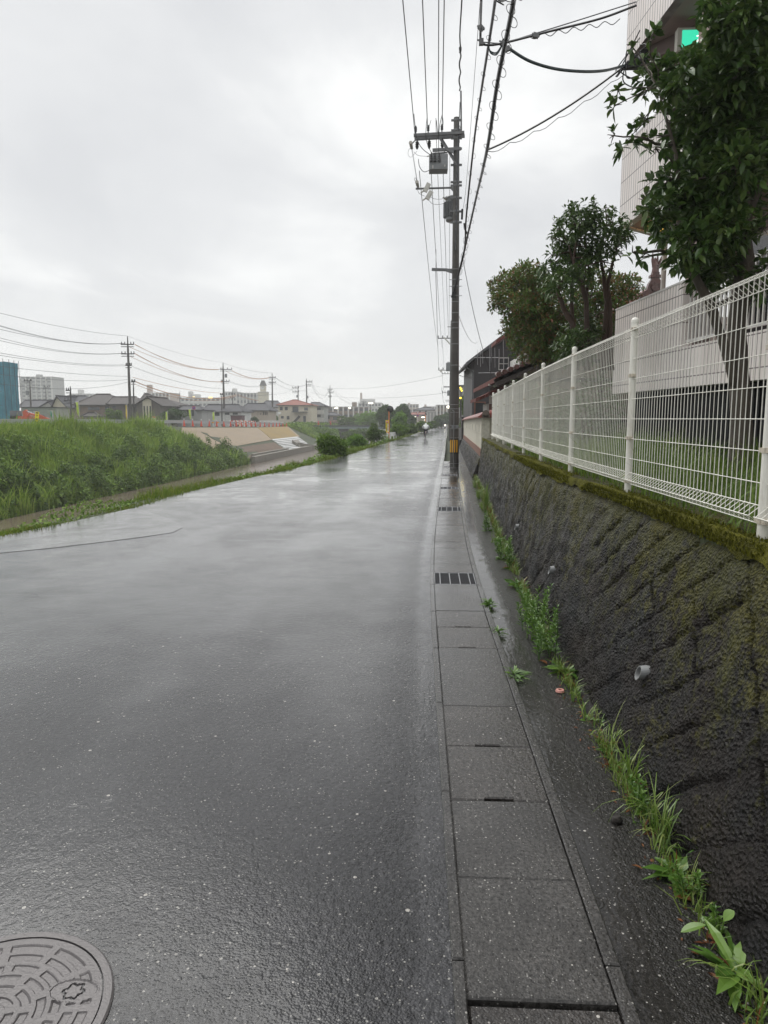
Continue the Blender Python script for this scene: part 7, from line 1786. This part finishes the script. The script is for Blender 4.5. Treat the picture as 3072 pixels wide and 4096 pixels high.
for i, (sx, lab) in enumerate(((938, 'left orange-white barricade among the cones'), (957, 'middle orange-white barricade among the cones'), (978, 'right orange-white barricade among the cones'), (995, 'last orange-white barricade beside the leaning boards'))):
    Y = bankY(sx, -32.0); p = L2W(-32, Y, zb(Y)); th = thing('barricade', lab, 'barricade', p, group='barricades among the cones')
    for z in (.45, .85):
        for k_ in range(6): m = MB(); m.box(p+Vector((-.9+.3*k_+.15, 0, z)), (.30, .05, .18)); m.build('board', 'cone_red' if k_ % 2 else 'cone_white', th)
    for s_ in (-.8, .8): m = MB(); m.bar(p+Vector((s_, -.25, 0)), p+Vector((s_, 0, 1.0)), .06, .06); m.bar(p+Vector((s_, .25, 0)), p+Vector((s_, 0, 1.0)), .06, .06); m.build('leg', 'cone_white', th)
simple('bar_yellow', (.80, .42, .02), .4, .06, 4)
for sx0, sy0, sx1, sy1, mat, w_, lab in ((961, 1708, 950, 1682, 'bar_yellow', .16, 'left leaning yellow bar in the barricade pile'), (987, 1708, 976, 1682, 'bar_yellow', .16, 'right leaning yellow bar in the barricade pile'), (971, 1706, 962, 1680, 'wall_pink', .42, 'pinkish board leaning between the yellow bars')):
    Y = bankY(sx0, -31.6); m = MB(); m.bar(W(sx0, sy0, Y), W(sx1, sy1, Y+.3), w_, .06, up=(0, 1, 0)); tag(m.build('leaning_bar', mat), lab, 'bar', 'bars leaning in the barricade pile')
for sx, lab in ((847, 'left orange flashing bar lamp on the guard rail'), (867, 'right orange bar lamp on the guard rail')):
    Y = bankY(sx, -31.9); p = W(sx, 1690, Y); th = thing('bar_lamp', lab, 'lamp', p, group='orange bar lamps on the guard rail'); m = MB(); m.box(p, (.55, .12, .16)); m.build('lamp_body', 'bar_yellow', th); m = MB(); m.bar(p-Vector((0, 0, .08)), p-Vector((0, 0, .3)), .05, .05); m.build('bracket', 'frame_dark', th)
# nobori flags
simple('flag_lime', (.52, .66, .12), .6, .08, 3); simple('flag_yellow', (.78, .60, .10), .6, .2, 3); simple('flag_green', (.10, .34, .24), .6, .1, 3)
for x0, y0, x1, y1, mat, lx, lab in ((302, 1609, 316, 1663, 'flag_lime', -34, 'large lime-green banner tapering beside the cream houses'), (200, 1645, 208.5, 1671, 'flag_green', -34, 'white-edged green banner in front of the site shed'), (502, 1621, 509, 1678, 'flag_yellow', -34, 'yellow banner left of the tallest power pole'), (662, 1648, 670, 1688, 'flag_lime', -34, 'lime banner in front of the dark round shrub'), (753, 1638, 764, 1677, 'flag_lime', -34, 'lime banner by the low grey house'), (850, 1649, 858, 1681, 'flag_lime', -35, 'pale lime banner by the white house')):
    Y = bankY((x0+x1)/2, lx); a, b = W(x0, y0, Y), W(x1, y1, Y); th = thing('banner_flag', lab, 'banner', (a.x, Y, zb(Y)), group='banners along the far bank road')
    m = MB(); m.tube([(b.x+.03, Y+.03, zb(Y)), (b.x+.03, Y+.03, a.z+.1)], .025, 6); m.tube([(b.x+.03, Y+.03, a.z+.03), (a.x, Y+.03, a.z+.03)], .015, 5); m.build('pole', 'cutout_white', th)
    m = MB(); vs = []; n = 10
    for i in range(n+1):
        v_ = i/n; tp_ = 1-.62*v_*(1 if (x0 in (302, 200, 753)) else .15)
        for j in range(5):
            u = j/4; x = b.x-(b.x-a.x)*tp_*(1-u); vs.append((x, Y+.06*math.sin(u*4+v_*7), a.z+(b.z-a.z)*v_))
    m.add(vs, [(i*5+j, i*5+j+1, (i+1)*5+j+1, (i+1)*5+j) for i in range(n) for j in range(4)]); o = m.build('cloth', mat, th)
    so_ = o.modifiers.new('solidify', 'SOLIDIFY'); so_.thickness = .01
# written signs
def text(par, s, size, M, mat, name='lettering'):
    cu = bpy.data.curves.new(name, 'FONT'); cu.body = s; cu.size = size; cu.align_x = 'CENTER'; cu.align_y = 'CENTER'; cu.extrude = .004
    o = bpy.data.objects.new(name, cu); COL.objects.link(o); dg = bpy.context.evaluated_depsgraph_get(); me = bpy.data.meshes.new_from_object(o.evaluated_get(dg)); bpy.data.objects.remove(o)
    me.materials.clear(); me.materials.append(MATS[mat]); Mi = WM.get(par.name, Matrix()).inverted(); me.transform(Mi @ M)
    o2 = bpy.data.objects.new(name, me); COL.objects.link(o2); o2.parent = par; return o2
FACE = Matrix.Rotation(R(90), 4, 'X')            # text plane facing the camera side (-Y)
simple('sign_yellow', (.85, .68, .02), .4, .05, 4); simple('ink_black', (.012, .012, .012), .5); simple('sign_orange', (.70, .17, .02), .4, .08, 5); simple('sign_red', (.55, .03, .03), .4, .05, 5); simple('sign_blue', (.03, .08, .32), .4, .05, 5)
Y = bankY(147, -31.4); c = W(147.5, 1672, Y); th = thing('slow_sign', 'bright yellow upright sign with black triangle, tilted in the grass', 'sign', (c.x, Y, zb(Y))); Mt = Matrix.Translation(c) @ Matrix.Rotation(R(9), 4, 'Y')
w_, h_ = .285, .98
def tb(m, cc, sz): m.v += []; b0 = MB(); b0.box(cc, sz); m.add([Mt @ Vector(v) for v in b0.v], b0.f)
m = MB(); tb(m, (0, 0, 0), (w_, .04, h_)); m.build('board', 'sign_yellow', th)
m = MB(); tb(m, (0, -.026, .40), (w_*.62, .01, .10)); tb(m, (-.05, -.026, -.44), (.1, .01, .05)); m.build('dark_label', 'ink_black', th)
m = MB(); m.prism([Mt @ Vector(p) for p in ((-.085, -.027, .26), (.085, -.027, .26), (0, -.027, .11))], (0, .006, 0)); m.build('triangle', 'ink_black', th, fixn=True)
m = MB(); m.prism([Mt @ Vector(p) for p in ((-.042, -.034, .238), (.042, -.034, .238), (0, -.034, .16))], (0, .006, 0)); m.build('triangle', 'sign_yellow', th, fixn=True)
text(th, '徐', .20, Mt @ Matrix.Translation((0, -.03, -.10)) @ FACE, 'ink_black'); text(th, '行', .20, Mt @ Matrix.Translation((0, -.03, -.32)) @ FACE, 'ink_black')
m = MB(); m.tube([Mt @ Vector((-.1, .04, -.9)), Mt @ Vector((-.1, .04, .45))], .015, 5); m.tube([Mt @ Vector((.1, .04, -.9)), Mt @ Vector((.1, .04, .45))], .015, 5); m.build('leg', 'cutout_white', th)
Y = bankY(615, -31.3); c = W(614.5, 1684, Y); th = thing('white_sign', 'white upright notice board with a red top strip before the guard rail', 'sign', (c.x, Y, zb(Y))); Mt = Matrix.Translation(c) @ Matrix.Rotation(R(9), 4, 'Y')
m = MB(); tb(m, (0, 0, 0), (.34, .04, .98)); m.build('board', 'cutout_white', th); m = MB(); tb(m, (0, -.027, .42), (.30, .01, .11)); m.build('red_strip', 'sign_red', th); m = MB(); tb(m, (-.1, .05, -.3), (.03, .03, 1.2)); tb(m, (.1, .05, -.3), (.03, .03, 1.2)); m.build('leg', 'cutout_white', th)
def disc(m, c, r_, t_=.03, n=24): m.tube([Vector(c), Vector(c)+Vector((0, t_, 0))], r_, n)
Y = bankY(782, -33); th = thing('road_sign', 'round blue and red no-parking sign on a bent grey post', 'road sign', W(787.7, 1692, Y)); c = W(776, 1631.6, Y); rr = 7*Y/FPX
m = MB(); m.tube(curve([W(788, 1694, Y), W(787, 1662, Y), W(784, 1652, Y), W(777, 1645, Y), W(776, 1630, Y)], 6), .045, 6); m.build('post', 'galvanised', th)
m = MB(); disc(m, c+Vector((0, -.10, 0)), rr); m.build('red_rim', 'sign_red', th); m = MB(); disc(m, c+Vector((0, -.115, 0)), rr*.78); m.build('blue_field', 'sign_blue', th); m = MB(); m.bar(c+Vector((-rr*.5, -.128, rr*.5)), c+Vector((rr*.5, -.128, -rr*.5)), .02, rr*.22, up=(0, 0, 1)); m.build('red_bar', 'sign_red', th)
# white railings by the far road
for x0, x1, y0, y1, Y, lab in ((1039, 1112, 1683, 1697, 158, 'white picket railing left of the cream red-roofed house'), (1046, 1064, 1693, 1701, 140, 'short white guard barrier behind the cones'), (1073, 1092, 1690, 1700, 143, 'second short white guard barrier behind the cones'), (1115, 1180, 1690, 1700, 150, 'white guard barrier leading to the bridge')):
    a, b = W(x0, y0, Y), W(x1, y1, Y); th = thing('white_barrier', lab, 'barrier', ((a.x+b.x)/2, Y, b.z), group='white barriers on the far bank'); n = 3
    for k_ in range(n): m = MB(); z = b.z+(a.z-b.z)*(k_+.8)/n; m.bar((a.x, Y, z), (b.x, Y, z), .05, .16); m.build('rail', 'guard_white', th)
    for k_ in range(max(2, int((b.x-a.x)/1.2))+1): m = MB(); x = a.x+(b.x-a.x)*k_/max(2, int((b.x-a.x)/1.2)); m.box((x, Y+.05, (a.z+zb(Y))/2), (.08, .05, a.z-zb(Y))); m.build('post', 'guard_white', th)
# excavator
simple('excavator_orange', (.52, .085, .028), .4, .12, 3, dirt=(.25, .06, .03))
YE = 88.0
def ze_(x, y, dY=0): return W(80+.09644*x, 1600+.09644*y, YE+dY)
xc = thing('excavator', 'orange-red excavator with bent boom parked behind the guard rail', 'excavator', (W(110, 1690, YE).x, YE+1.5, zb(YE)))
def plate(pts, w_, name, mat='excavator_orange', dY=0): m = MB(); m.prism([ze_(*p, dY-w_/2) for p in pts], (0, w_, 0)); return m.build(name, mat, xc, fixn=True)
plate([(90, 490), (200, 400), (245, 420), (250, 520), (330, 660), (385, 800), (340, 1000), (190, 1000), (130, 650)], .45, 'boom')
bmz = plate([(320, 560), (420, 560), (600, 590), (820, 600), (1000, 690), (1180, 770), (1250, 900), (980, 850), (760, 790), (560, 720), (330, 650)], .32, 'arm')
m = MB(); m.tube([ze_(245, 445), ze_(540, 580)], .06, 8); m.build('hydraulic_ram', 'galvanised', xc); m = MB(); m.tube([ze_(390, 545), ze_(560, 590)], .09, 8); m.build('ram_sleeve', 'excavator_orange', xc); m = MB(); m.tube(curve([ze_(780, 600), ze_(950, 630), ze_(1080, 720), ze_(1180, 800)], 6), .04, 6); m.build('hose', 'cable_black', xc)
text(xc, 'HITACHI', .30, Matrix.Translation(ze_(590, 690, -.18)) @ Matrix.Rotation(R(14), 4, 'Y') @ FACE, 'cutout_white')
gz = zb(YE); q = ze_(230, 1000); q.z = gz
m = MB(); m.box(Vector((q.x-.6, YE+.6, gz+.95)), (2.2, 2.0, .75)); m.build('body', 'excavator_orange', xc); m = MB(); m.box(Vector((q.x-1.2, YE+.1, gz+1.35)), (1.0, 1.0, 1.3)); m.build('cab', 'pane_far', xc)
for s_ in (-.8, .9): m = MB(); m.tube([Vector((q.x-1.7, YE+.6+s_, gz+.3)), Vector((q.x+.5, YE+.6+s_, gz+.3))], .30, 10); m.build('track', 'cone_base', xc)
# shrubs on the far side
pxtree('round_shrub', 'round green shrub with pale blossoms before the brown house', 'shrub', 118, 458, 1664, 35, 30, 2200, .30, 'bush_leaf', 61, group='shrubs before the far houses', lumps=10)
pxtree('round_shrub', 'wide dark shrub right of the three-window house', 'shrub', 117, 690, 1662, 58, 32, 3000, .30, 'tree_far', 62, group='shrubs before the far houses', lumps=12)
pxtree('round_shrub', 'small shrub before the beige house', 'shrub', 158, 1014, 1680, 18, 14, 900, .35, 'tree_far', 63, group='shrubs before the far houses', lumps=7)
pxtree('round_shrub', 'small green shrub left of the cream red-roofed house', 'shrub', 182, 1104, 1675, 11, 14, 700, .35, 'bush_leaf', 64, group='shrubs before the far houses', lumps=7)
# ---- bridge
simple('bridge_blue', (.20, .25, .26), .5, .15, .5, streak=True, dirt=(.12, .10, .08)); simple('bridge_dark', (.05, .05, .05), .7, .2, .6)
ba, bb = W(1228, 1701.5, 157), W(1660, 1702.5, 152); bd = (bb-ba); bL = bd.length; bd.normalize(); zt_ = ba.z
bg_ = thing('river_bridge', 'low steel road bridge with thin railings crossing the river', 'bridge', (ba+bb)/2-Vector((0, 0, 3)))
m = MB(); m.bar(ba+Vector((0, 2, -.1)), bb+Vector((0, 2, -.1)), 4.2, .22); m.build('deck', 'bridge_dark', bg_); m = MB(); m.bar(ba+Vector((0, .1, -.48)), bb+Vector((0, .1, -.48)), .3, .5); m.build('girder', 'bridge_blue', bg_)
for dz in (.28, .62): m = MB(); m.bar(ba+Vector((0, .1, dz)), bb+Vector((0, .1, dz)), .05, .05); m.build('rail', 'bridge_dark', bg_)
for i in range(24): m = MB(); q = ba+bd*(bL*i/23)+Vector((0, .1, 0)); m.bar(q, q+Vector((0, 0, .62)), .06, .06); m.build('rail_post', 'bridge_dark', bg_)
for sx in (1372, 1576):
    k_ = (sx-1228)/(1660-1228); q = ba+bd*bL*k_+Vector((0, 2, -.7)); m = MB(); m.prism([q+Vector(p) for p in ((-1.3, -1.6, 0), (1.3, -1.6, 0), (.55, -1.6, -1.3), (.5, -1.6, -5), (-.5, -1.6, -5), (-.55, -1.6, -1.3))], (0, 3.2, 0)); m.build('pier', 'bridge_dark', bg_, fixn=True)
for sx, lab in ((1274, 'left red post at the bridge end'), (1322, 'right red post at the bridge end')):
    p = W(sx, 1692, 160); th = thing('red_post', lab, 'post', p-Vector((0, 0, .35)), group='red posts at the bridge'); m = MB(); m.lathe(p-Vector((0, 0, .38)), [(.2, 0), (.2, .6), (.14, .7), (.05, .74)], 10); m.build('body', 'sign_red', th); m = MB(); m.lathe(p+Vector((0, 0, .02)), [(.205, 0), (.205, .1)], 10); m.build('white_band', 'cone_white', th)

# ================================================================== roadside things on the near bank
simple('mirror_dark', (.10, .10, .10), .10, .2, .9, metal=.6)
def mirror(Y, sxb, sxm, sym, r_px, label, polemat_='sign_orange', board=False):
    b = W(sxb, 1700, Y); b.z = zg(Y)-.1; c = W(sxm, sym, Y); r_ = r_px/FPX*Y; th = thing('traffic_mirror', label, 'traffic mirror', b, group='convex traffic mirrors on the left road edge')
    m = MB(); m.tube([b, Vector((b.x, Y, c.z-r_*.7)), c+Vector((0, .12, 0))], .045*Y/64*(.9 if Y < 100 else .8), 8); m.build('pole', polemat_, th)
    q_ = Matrix.Rotation(R(90), 3, 'X') @ Matrix.Rotation(R(0), 3, 'Y'); rot = Matrix.Rotation(R(-20), 3, 'Z') @ Matrix.Rotation(R(8), 3, 'X')
    m = MB(); m.lathe((0, 0, 0), [(r_*.15, -.10), (r_*.96, -.05), (r_*1.03, .02), (r_*1.03, .05), (r_*.95, .055)], 24); m.v = [tuple(rot @ (q_ @ Vector(v)) + c) for v in m.v]; m.build('hood', 'sign_orange' if False else 'frame_dark', th)
    m = MB(); m.lathe((0, 0, .056), [(r_*.93, 0), (r_*.8, .03), (r_*.5, .06), (r_*.2, .072), (r_*.02, .074)], 24); m.v = [tuple(rot @ (q_ @ Vector(v)) + c) for v in m.v]; m.build('mirror_face', 'mirror_dark', th, smooth=True)
    return th, b, c
mt, mb_, mc_ = mirror(64, 1556, 1561.5, 1637, 13.4, 'nearest convex mirror, on an orange pole with a yellow sign board')
Y = 63.85; a, b = W(1542.5, 1680.5, Y), W(1555.5, 1733, Y); th = thing('warning_board', 'yellow vertical warning board with red disc tied to the mirror pole', 'sign', ((a.x+b.x)/2, Y, b.z)); cx, cz, w_, h_ = (a.x+b.x)/2, (a.z+b.z)/2, b.x-a.x, a.z-b.z
m = MB(); m.box((cx, Y, cz), (w_, .03, h_)); m.build('board', 'sign_yellow', th); m = MB(); disc(m, (cx, Y-.03, a.z-w_*.5), w_*.36, .012); m.build('red_disc', 'sign_red', th); m = MB(); m.box((cx, Y-.034, a.z-w_*.5), (w_*.5, .006, w_*.2)); m.build('white_bar', 'cone_white', th)
m = MB(); m.box((cx+w_*.25, Y-.018, cz-.08), (w_*.36, .008, h_*.62)); m.build('white_strip', 'cone_white', th); m = MB(); m.box((cx, Y-.018, b.z+.05), (w_*.98, .008, .09)); m.build('orange_foot', 'sign_orange', th)
for i, ch_ in enumerate('スピード落せ'): text(th, ch_ if ch_ != 'ー' else '｜', .15, Matrix.Translation((cx-w_*.23, Y-.022, a.z-w_*1.05-.122*i)) @ FACE, 'ink_black')
for i, ch_ in enumerate('通学路注意'): text(th, ch_, .11, Matrix.Translation((cx+w_*.25, Y-.026, a.z-w_*1.10-.135*i)) @ FACE, 'ink_black')
mirror(200, 1701, 1703, 1656, 4.6, 'second convex mirror, beyond the cyclist'); mirror(255, 1740, 1741, 1672, 3.9, 'farthest convex mirror near the road end')
simple('post_white', (.66, .66, .64), .4, .06, 5)
m = MB(); m.tube([W(1537.5, 1767, 61), W(1541, 1716, 61)], .035, 6); tag(m.build('marker_pole', 'post_white'), 'thin white marker pole leaning beside the white guard rail', 'pole')
wg = thing('guard_rail', 'short white guard rail piece with rounded end by the mirror', 'guard rail', W(1560, 1755, 66)); g0, g1 = W(1545, 1740, 62.5), W(1584, 1735, 72)
for dz in (-.12, .0, .12):
    m = MB(); m.bar(g0+Vector((0, 0, dz)), g1+Vector((0, 0, dz)), .07 if dz else .03, .13); m.build('beam', 'guard_white', wg)
m = MB(); e_ = W(1546, 1740.5, 62.3); m.tube([e_-Vector((0, 0, .19)), e_+Vector((0, 0, .19))], .155, 16); m.build('end_piece', 'guard_white', wg)
for t_ in (.05, .35, .68, .95): m = MB(); q = g0.lerp(g1, t_)+Vector((.05, .05, 0)); m.tube([(q.x, q.y, zg(q.y)-.2), (q.x, q.y, q.z+.15)], .055, 8); m.build('post', 'guard_white', wg)
for Y, x0, x1, y0, y1, lab in ((215, 1716, 1723.5, 1697, 1706, 'small white box barrier beyond the cyclist'), (250, 1745, 1752, 1694, 1702, 'farthest white guard rail at the road end')):
    a, b = W(x0, y0, Y), W(x1, y1, Y); th = thing('white_barrier', lab, 'barrier', ((a.x+b.x)/2, Y, b.z), group='white barriers on the near bank'); m = MB(); m.box(((a.x+b.x)/2, Y, a.z-.18), (b.x-a.x, .3, .36)); m.build('rail', 'guard_white', th)
    for x in (a.x+.08, b.x-.08): m = MB(); m.box((x, Y+.02, (a.z+zg(Y))/2), (.1, .1, a.z-zg(Y))); m.build('post', 'guard_white', th)
Y = 158; th = thing('road_sign', 'white post with a speed sign above a blue no-parking sign', 'road sign', W(1671, 1715, Y)); m = MB(); m.tube([W(1671, 1717, Y), W(1671, 1646, Y)], .06, 8); m.build('post', 'post_white', th)
for k_, (sy, inner) in enumerate(((1651.5, 'cone_white'), (1662, 'sign_blue'))):
    c = W(1671, sy, Y); m = MB(); disc(m, c+Vector((0, -.10, 0)), .27, .03); d_ = m.build('sign_disc', 'sign_red', th); m = MB(); disc(m, c+Vector((0, -.115, 0)), .20, .014); m.build('sign_field', inner, d_)
    if k_ == 0: text(th, '30', .26, Matrix.Translation(c+Vector((0, -.125, 0))) @ FACE, 'sign_blue')
    else: m = MB(); m.bar(c+Vector((-.14, -.12, .14)), c+Vector((.14, -.12, -.14)), .012, .06); m.build('red_bar', 'sign_red', d_)

# ================================================================== cyclist in a raincoat
simple('rain_white', (.66, .68, .66), .35, .08, 4, .3, 9); simple('trouser_black', (.014, .014, .017), .6, .2, 8); simple('skin', (.38, .23, .17), .5, .05, 8); simple('bike_dark', (.03, .03, .035), .35, .2, 8); simple('rubber', (.015, .015, .015), .7); simple('hair_black', (.01, .009, .009), .5)
def skinned(name, joints, edges, mat, par, sub=2):
    me = bpy.data.meshes.new(name); Mi = WM[par.name].inverted(); me.from_pydata([tuple(Mi @ Vector(j[0])) for j in joints], edges, []); o = bpy.data.objects.new(name, me); COL.objects.link(o); o.parent = par
    me.materials.append(MATS[mat]); o.modifiers.new('skin', 'SKIN'); sm = o.modifiers.new('sub', 'SUBSURF'); sm.levels = sub; sm.render_levels = sub; o.modifiers['skin'].use_smooth_shade = True
    sv = me.skin_vertices[0].data
    for i, j in enumerate(joints): r_ = j[1]; sv[i].radius = r_ if hasattr(r_, '__len__') else (r_, r_); sv[i].use_root = (i == 0)
    return o
def bicycle(c, label, group=None):
    bk = thing('bicycle', label, 'bicycle', c); z = lambda x, y, h_: Vector(c)+Vector((x, y, h_))
    for y, nm in ((-.52, 'wheel'), (.55, 'wheel')):
        m = MB(); N_ = 28; m.tube([z(0, y+.31*math.cos(2*math.pi*k/N_), .33+.31*math.sin(2*math.pi*k/N_)) for k in range(N_+1)], .022, 6, cap=False); w_ = m.build(nm, 'rubber', bk)
        m = MB()
        for k in range(12): m.tube([z(0, y, .33), z(0, y+.30*math.cos(k*.5236), .33+.30*math.sin(k*.5236))], .003, 3)
        m.tube([z(-.05, y, .33), z(.05, y, .33)], .02, 6); m.build('spokes', 'aluminium', w_)
        m = MB(); m.tube([z(0, y+.345*math.cos(a), .33+.345*math.sin(a)) for a in np.linspace(.5 if y < 0 else .6, 3.0 if y < 0 else 2.4, 12)], .028, 5); m.build('mudguard', 'bike_dark', bk)
    m = MB(); m.tube([z(0, -.05, .30), z(0, -.16, .80)], .018, 6); m.tube([z(0, -.05, .30), z(0, .42, .72)], .02, 6); m.tube([z(0, -.13, .55), z(0, .40, .80)], .014, 6); m.tube([z(0, .38, .95), z(0, .55, .33)], .018, 6); m.tube([z(.03, -.52, .33), z(.03, -.05, .30)], .011, 5); m.tube([z(-.03, -.52, .33), z(-.03, -.05, .30)], .011, 5); m.tube([z(.03, -.52, .33), z(0, -.15, .74)], .011, 5); m.build('frame', 'bike_dark', bk)
    m = MB(); m.ball(z(0, -.20, .88), .12, 10, 6, sq=(.9, 1.1, .35)); m.build('saddle', 'rubber', bk)
    m = MB(); m.tube([z(-.27, .20, 1.02), z(-.24, .36, 1.03), z(0, .38, 1.0), z(.24, .36, 1.03), z(.27, .20, 1.02)], .014, 6); m.build('handlebar', 'aluminium', bk)
    m = MB(); m.box(z(0, -.56, .70), (.06, .03, .06)); m.build('rear_reflector', 'sign_red', bk); m = MB(); m.box(z(0, -.50, .73), (.16, .32, .025)); m.build('rack', 'aluminium', bk)
    m = MB(); m.tube([z(-.06, -.05, .30), z(-.07, .0, .16)], .012, 5); m.tube([z(.06, -.05, .30), z(.07, -.10, .44)], .012, 5); m.box(z(-.12, .0, .15), (.10, .08, .025)); m.box(z(.12, -.10, .445), (.10, .08, .025)); m.build('crank', 'bike_dark', bk)
    return bk
YR = 75.0; pr = W(1703, 1752, YR); pr.z = zg(YR)+.0
bicycle(pr, 'bicycle ridden away from the camera by the person in white')
ps = thing('person', 'person in a white hooded raincoat and black trousers cycling away', 'person', pr); zq_ = lambda x, y, h_: pr+Vector((x, y, h_))
J = [(zq_(0, -.20, .97), .12), (zq_(0, -.10, 1.15), (.13, .10)), (zq_(0, .0, 1.33), (.15, .10)), (zq_(0, .04, 1.43), .06), (zq_(0, .07, 1.53), .085), (zq_(0, .08, 1.60), .075),
     (zq_(-.19, .01, 1.36), .055), (zq_(-.30, .10, 1.15), .045), (zq_(-.26, .24, 1.05), .032), (zq_(-.26, .30, 1.04), .03), (zq_(.19, .01, 1.36), .055), (zq_(.30, .10, 1.15), .045), (zq_(.26, .24, 1.05), .032), (zq_(.26, .30, 1.04), .03),
     (zq_(-.11, -.17, .92), .085), (zq_(-.13, .12, .60), .062), (zq_(-.12, -.02, .24), .045), (zq_(-.12, .06, .18), .036), (zq_(.11, -.17, .92), .085), (zq_(.13, .16, .78), .062), (zq_(.12, -.06, .50), .045), (zq_(.12, .0, .47), .036)]
E = [(0, 1), (1, 2), (2, 3), (3, 4), (4, 5), (2, 6), (6, 7), (7, 8), (8, 9), (2, 10), (10, 11), (11, 12), (12, 13), (0, 14), (14, 15), (15, 16), (16, 17), (0, 18), (18, 19), (19, 20), (20, 21)]
skinned('body', J, E, 'skin', ps)
Jc = [(zq_(0, -.22, .90), (.21, .19)), (zq_(0, -.16, 1.08), (.22, .18)), (zq_(0, -.03, 1.27), (.21, .15)), (zq_(0, .02, 1.40), (.13, .11)), (zq_(0, .06, 1.52), (.115, .125)), (zq_(0, .06, 1.60), (.09, .10)), (zq_(-.20, .0, 1.34), .10), (zq_(-.31, .08, 1.15), .085), (zq_(-.28, .22, 1.06), .065), (zq_(.20, .0, 1.34), .10), (zq_(.31, .08, 1.15), .085), (zq_(.28, .22, 1.06), .065)]
skinned('raincoat', Jc, [(0, 1), (1, 2), (2, 3), (3, 4), (4, 5), (2, 6), (6, 7), (7, 8), (2, 9), (9, 10), (10, 11)], 'rain_white', ps)
Jt = [(zq_(0, -.19, .92), (.16, .14)), (zq_(-.11, -.14, .90), .105), (zq_(-.14, .12, .60), .085), (zq_(-.125, -.02, .25), .068), (zq_(.11, -.14, .90), .105), (zq_(.14, .16, .77), .085), (zq_(.125, -.06, .52), .068)]
skinned('trousers', Jt, [(0, 1), (1, 2), (2, 3), (0, 4), (4, 5), (5, 6)], 'trouser_black', ps)
for s_, y_, h_ in ((-1, .03, .185), (1, -.03, .48)): m = MB(); m.ball(zq_(s_*.125, y_+.04, h_), .05, 10, 6, sq=(.95, 2.4, .9)); m.build('shoe', 'rubber', ps, smooth=True)
# oncoming rider far away
YM = 178.0; pm = W(1780, 1703, YM); pm.z = zg(YM); sc = thing('scooter', 'small oncoming scooter with a lit headlamp far down the road', 'scooter', pm); zr_ = lambda x, y, h_: pm+Vector((x, y, h_))
for y in (-.5, .5): m = MB(); m.tube([zr_(0, y+.2*math.cos(a), .22+.2*math.sin(a)) for a in np.linspace(0, 6.2832, 16)], .05, 6, cap=False); m.build('wheel', 'rubber', sc)
m = MB(); m.box(zr_(0, .25, .55), (.36, .8, .35)); m.box(zr_(0, -.35, .72), (.40, .14, .65)); m.bar(zr_(-.3, -.3, 1.02), zr_(.3, -.3, 1.02), .05, .05); m.build('body', 'cone_white', sc)
m = MB(); m.ball(zr_(0, -.46, .78), .16, 10, 6); m.build('headlight', 'lamp_white', sc)
pq = thing('person', 'distant rider in dark clothes on the oncoming scooter', 'person', pm+Vector((0, .2, .75)))
skinned('body', [(zr_(0, .22, .80), .15), (zr_(0, .15, 1.05), (.19, .13)), (zr_(0, .08, 1.26), (.19, .12)), (zr_(0, .05, 1.38), .07), (zr_(0, .03, 1.50), .12), (zr_(0, .03, 1.58), .10), (zr_(-.24, .02, 1.22), .07), (zr_(-.27, -.25, 1.04), .05), (zr_(.24, .02, 1.22), .07), (zr_(.27, -.25, 1.04), .05), (zr_(-.14, -.1, .72), .09), (zr_(-.12, -.12, .32), .06), (zr_(.14, -.1, .72), .09), (zr_(.12, -.12, .32), .06)],
        [(0, 1), (1, 2), (2, 3), (3, 4), (4, 5), (2, 6), (6, 7), (2, 8), (8, 9), (0, 10), (10, 11), (0, 12), (12, 13)], 'trouser_black', pq)

# ================================================================== rainy air
m = MB(); m.box((-110, 275, 15), (460, 620, 44)); hz_ = m.build('haze', []); tag(hz_, kind='stuff')
hm_ = bpy.data.materials.new('haze_air'); hm_.use_nodes = True; nt = hm_.node_tree; nt.nodes.clear(); o_ = nt.nodes.new('ShaderNodeOutputMaterial'); pv = nt.nodes.new('ShaderNodeVolumePrincipled')
pv.inputs['Color'].default_value = (.93, .94, .95, 1); pv.inputs['Density'].default_value = .0009; pv.inputs['Anisotropy'].default_value = 0.0
nt.links.new(pv.outputs[0], o_.inputs['Volume']); hz_.data.materials.append(hm_)

# every named thing is a thing, walls and slabs too
for o in list(COL.objects):
    if o.parent is None and 'category' in o and 'kind' not in o: o['kind'] = 'thing'
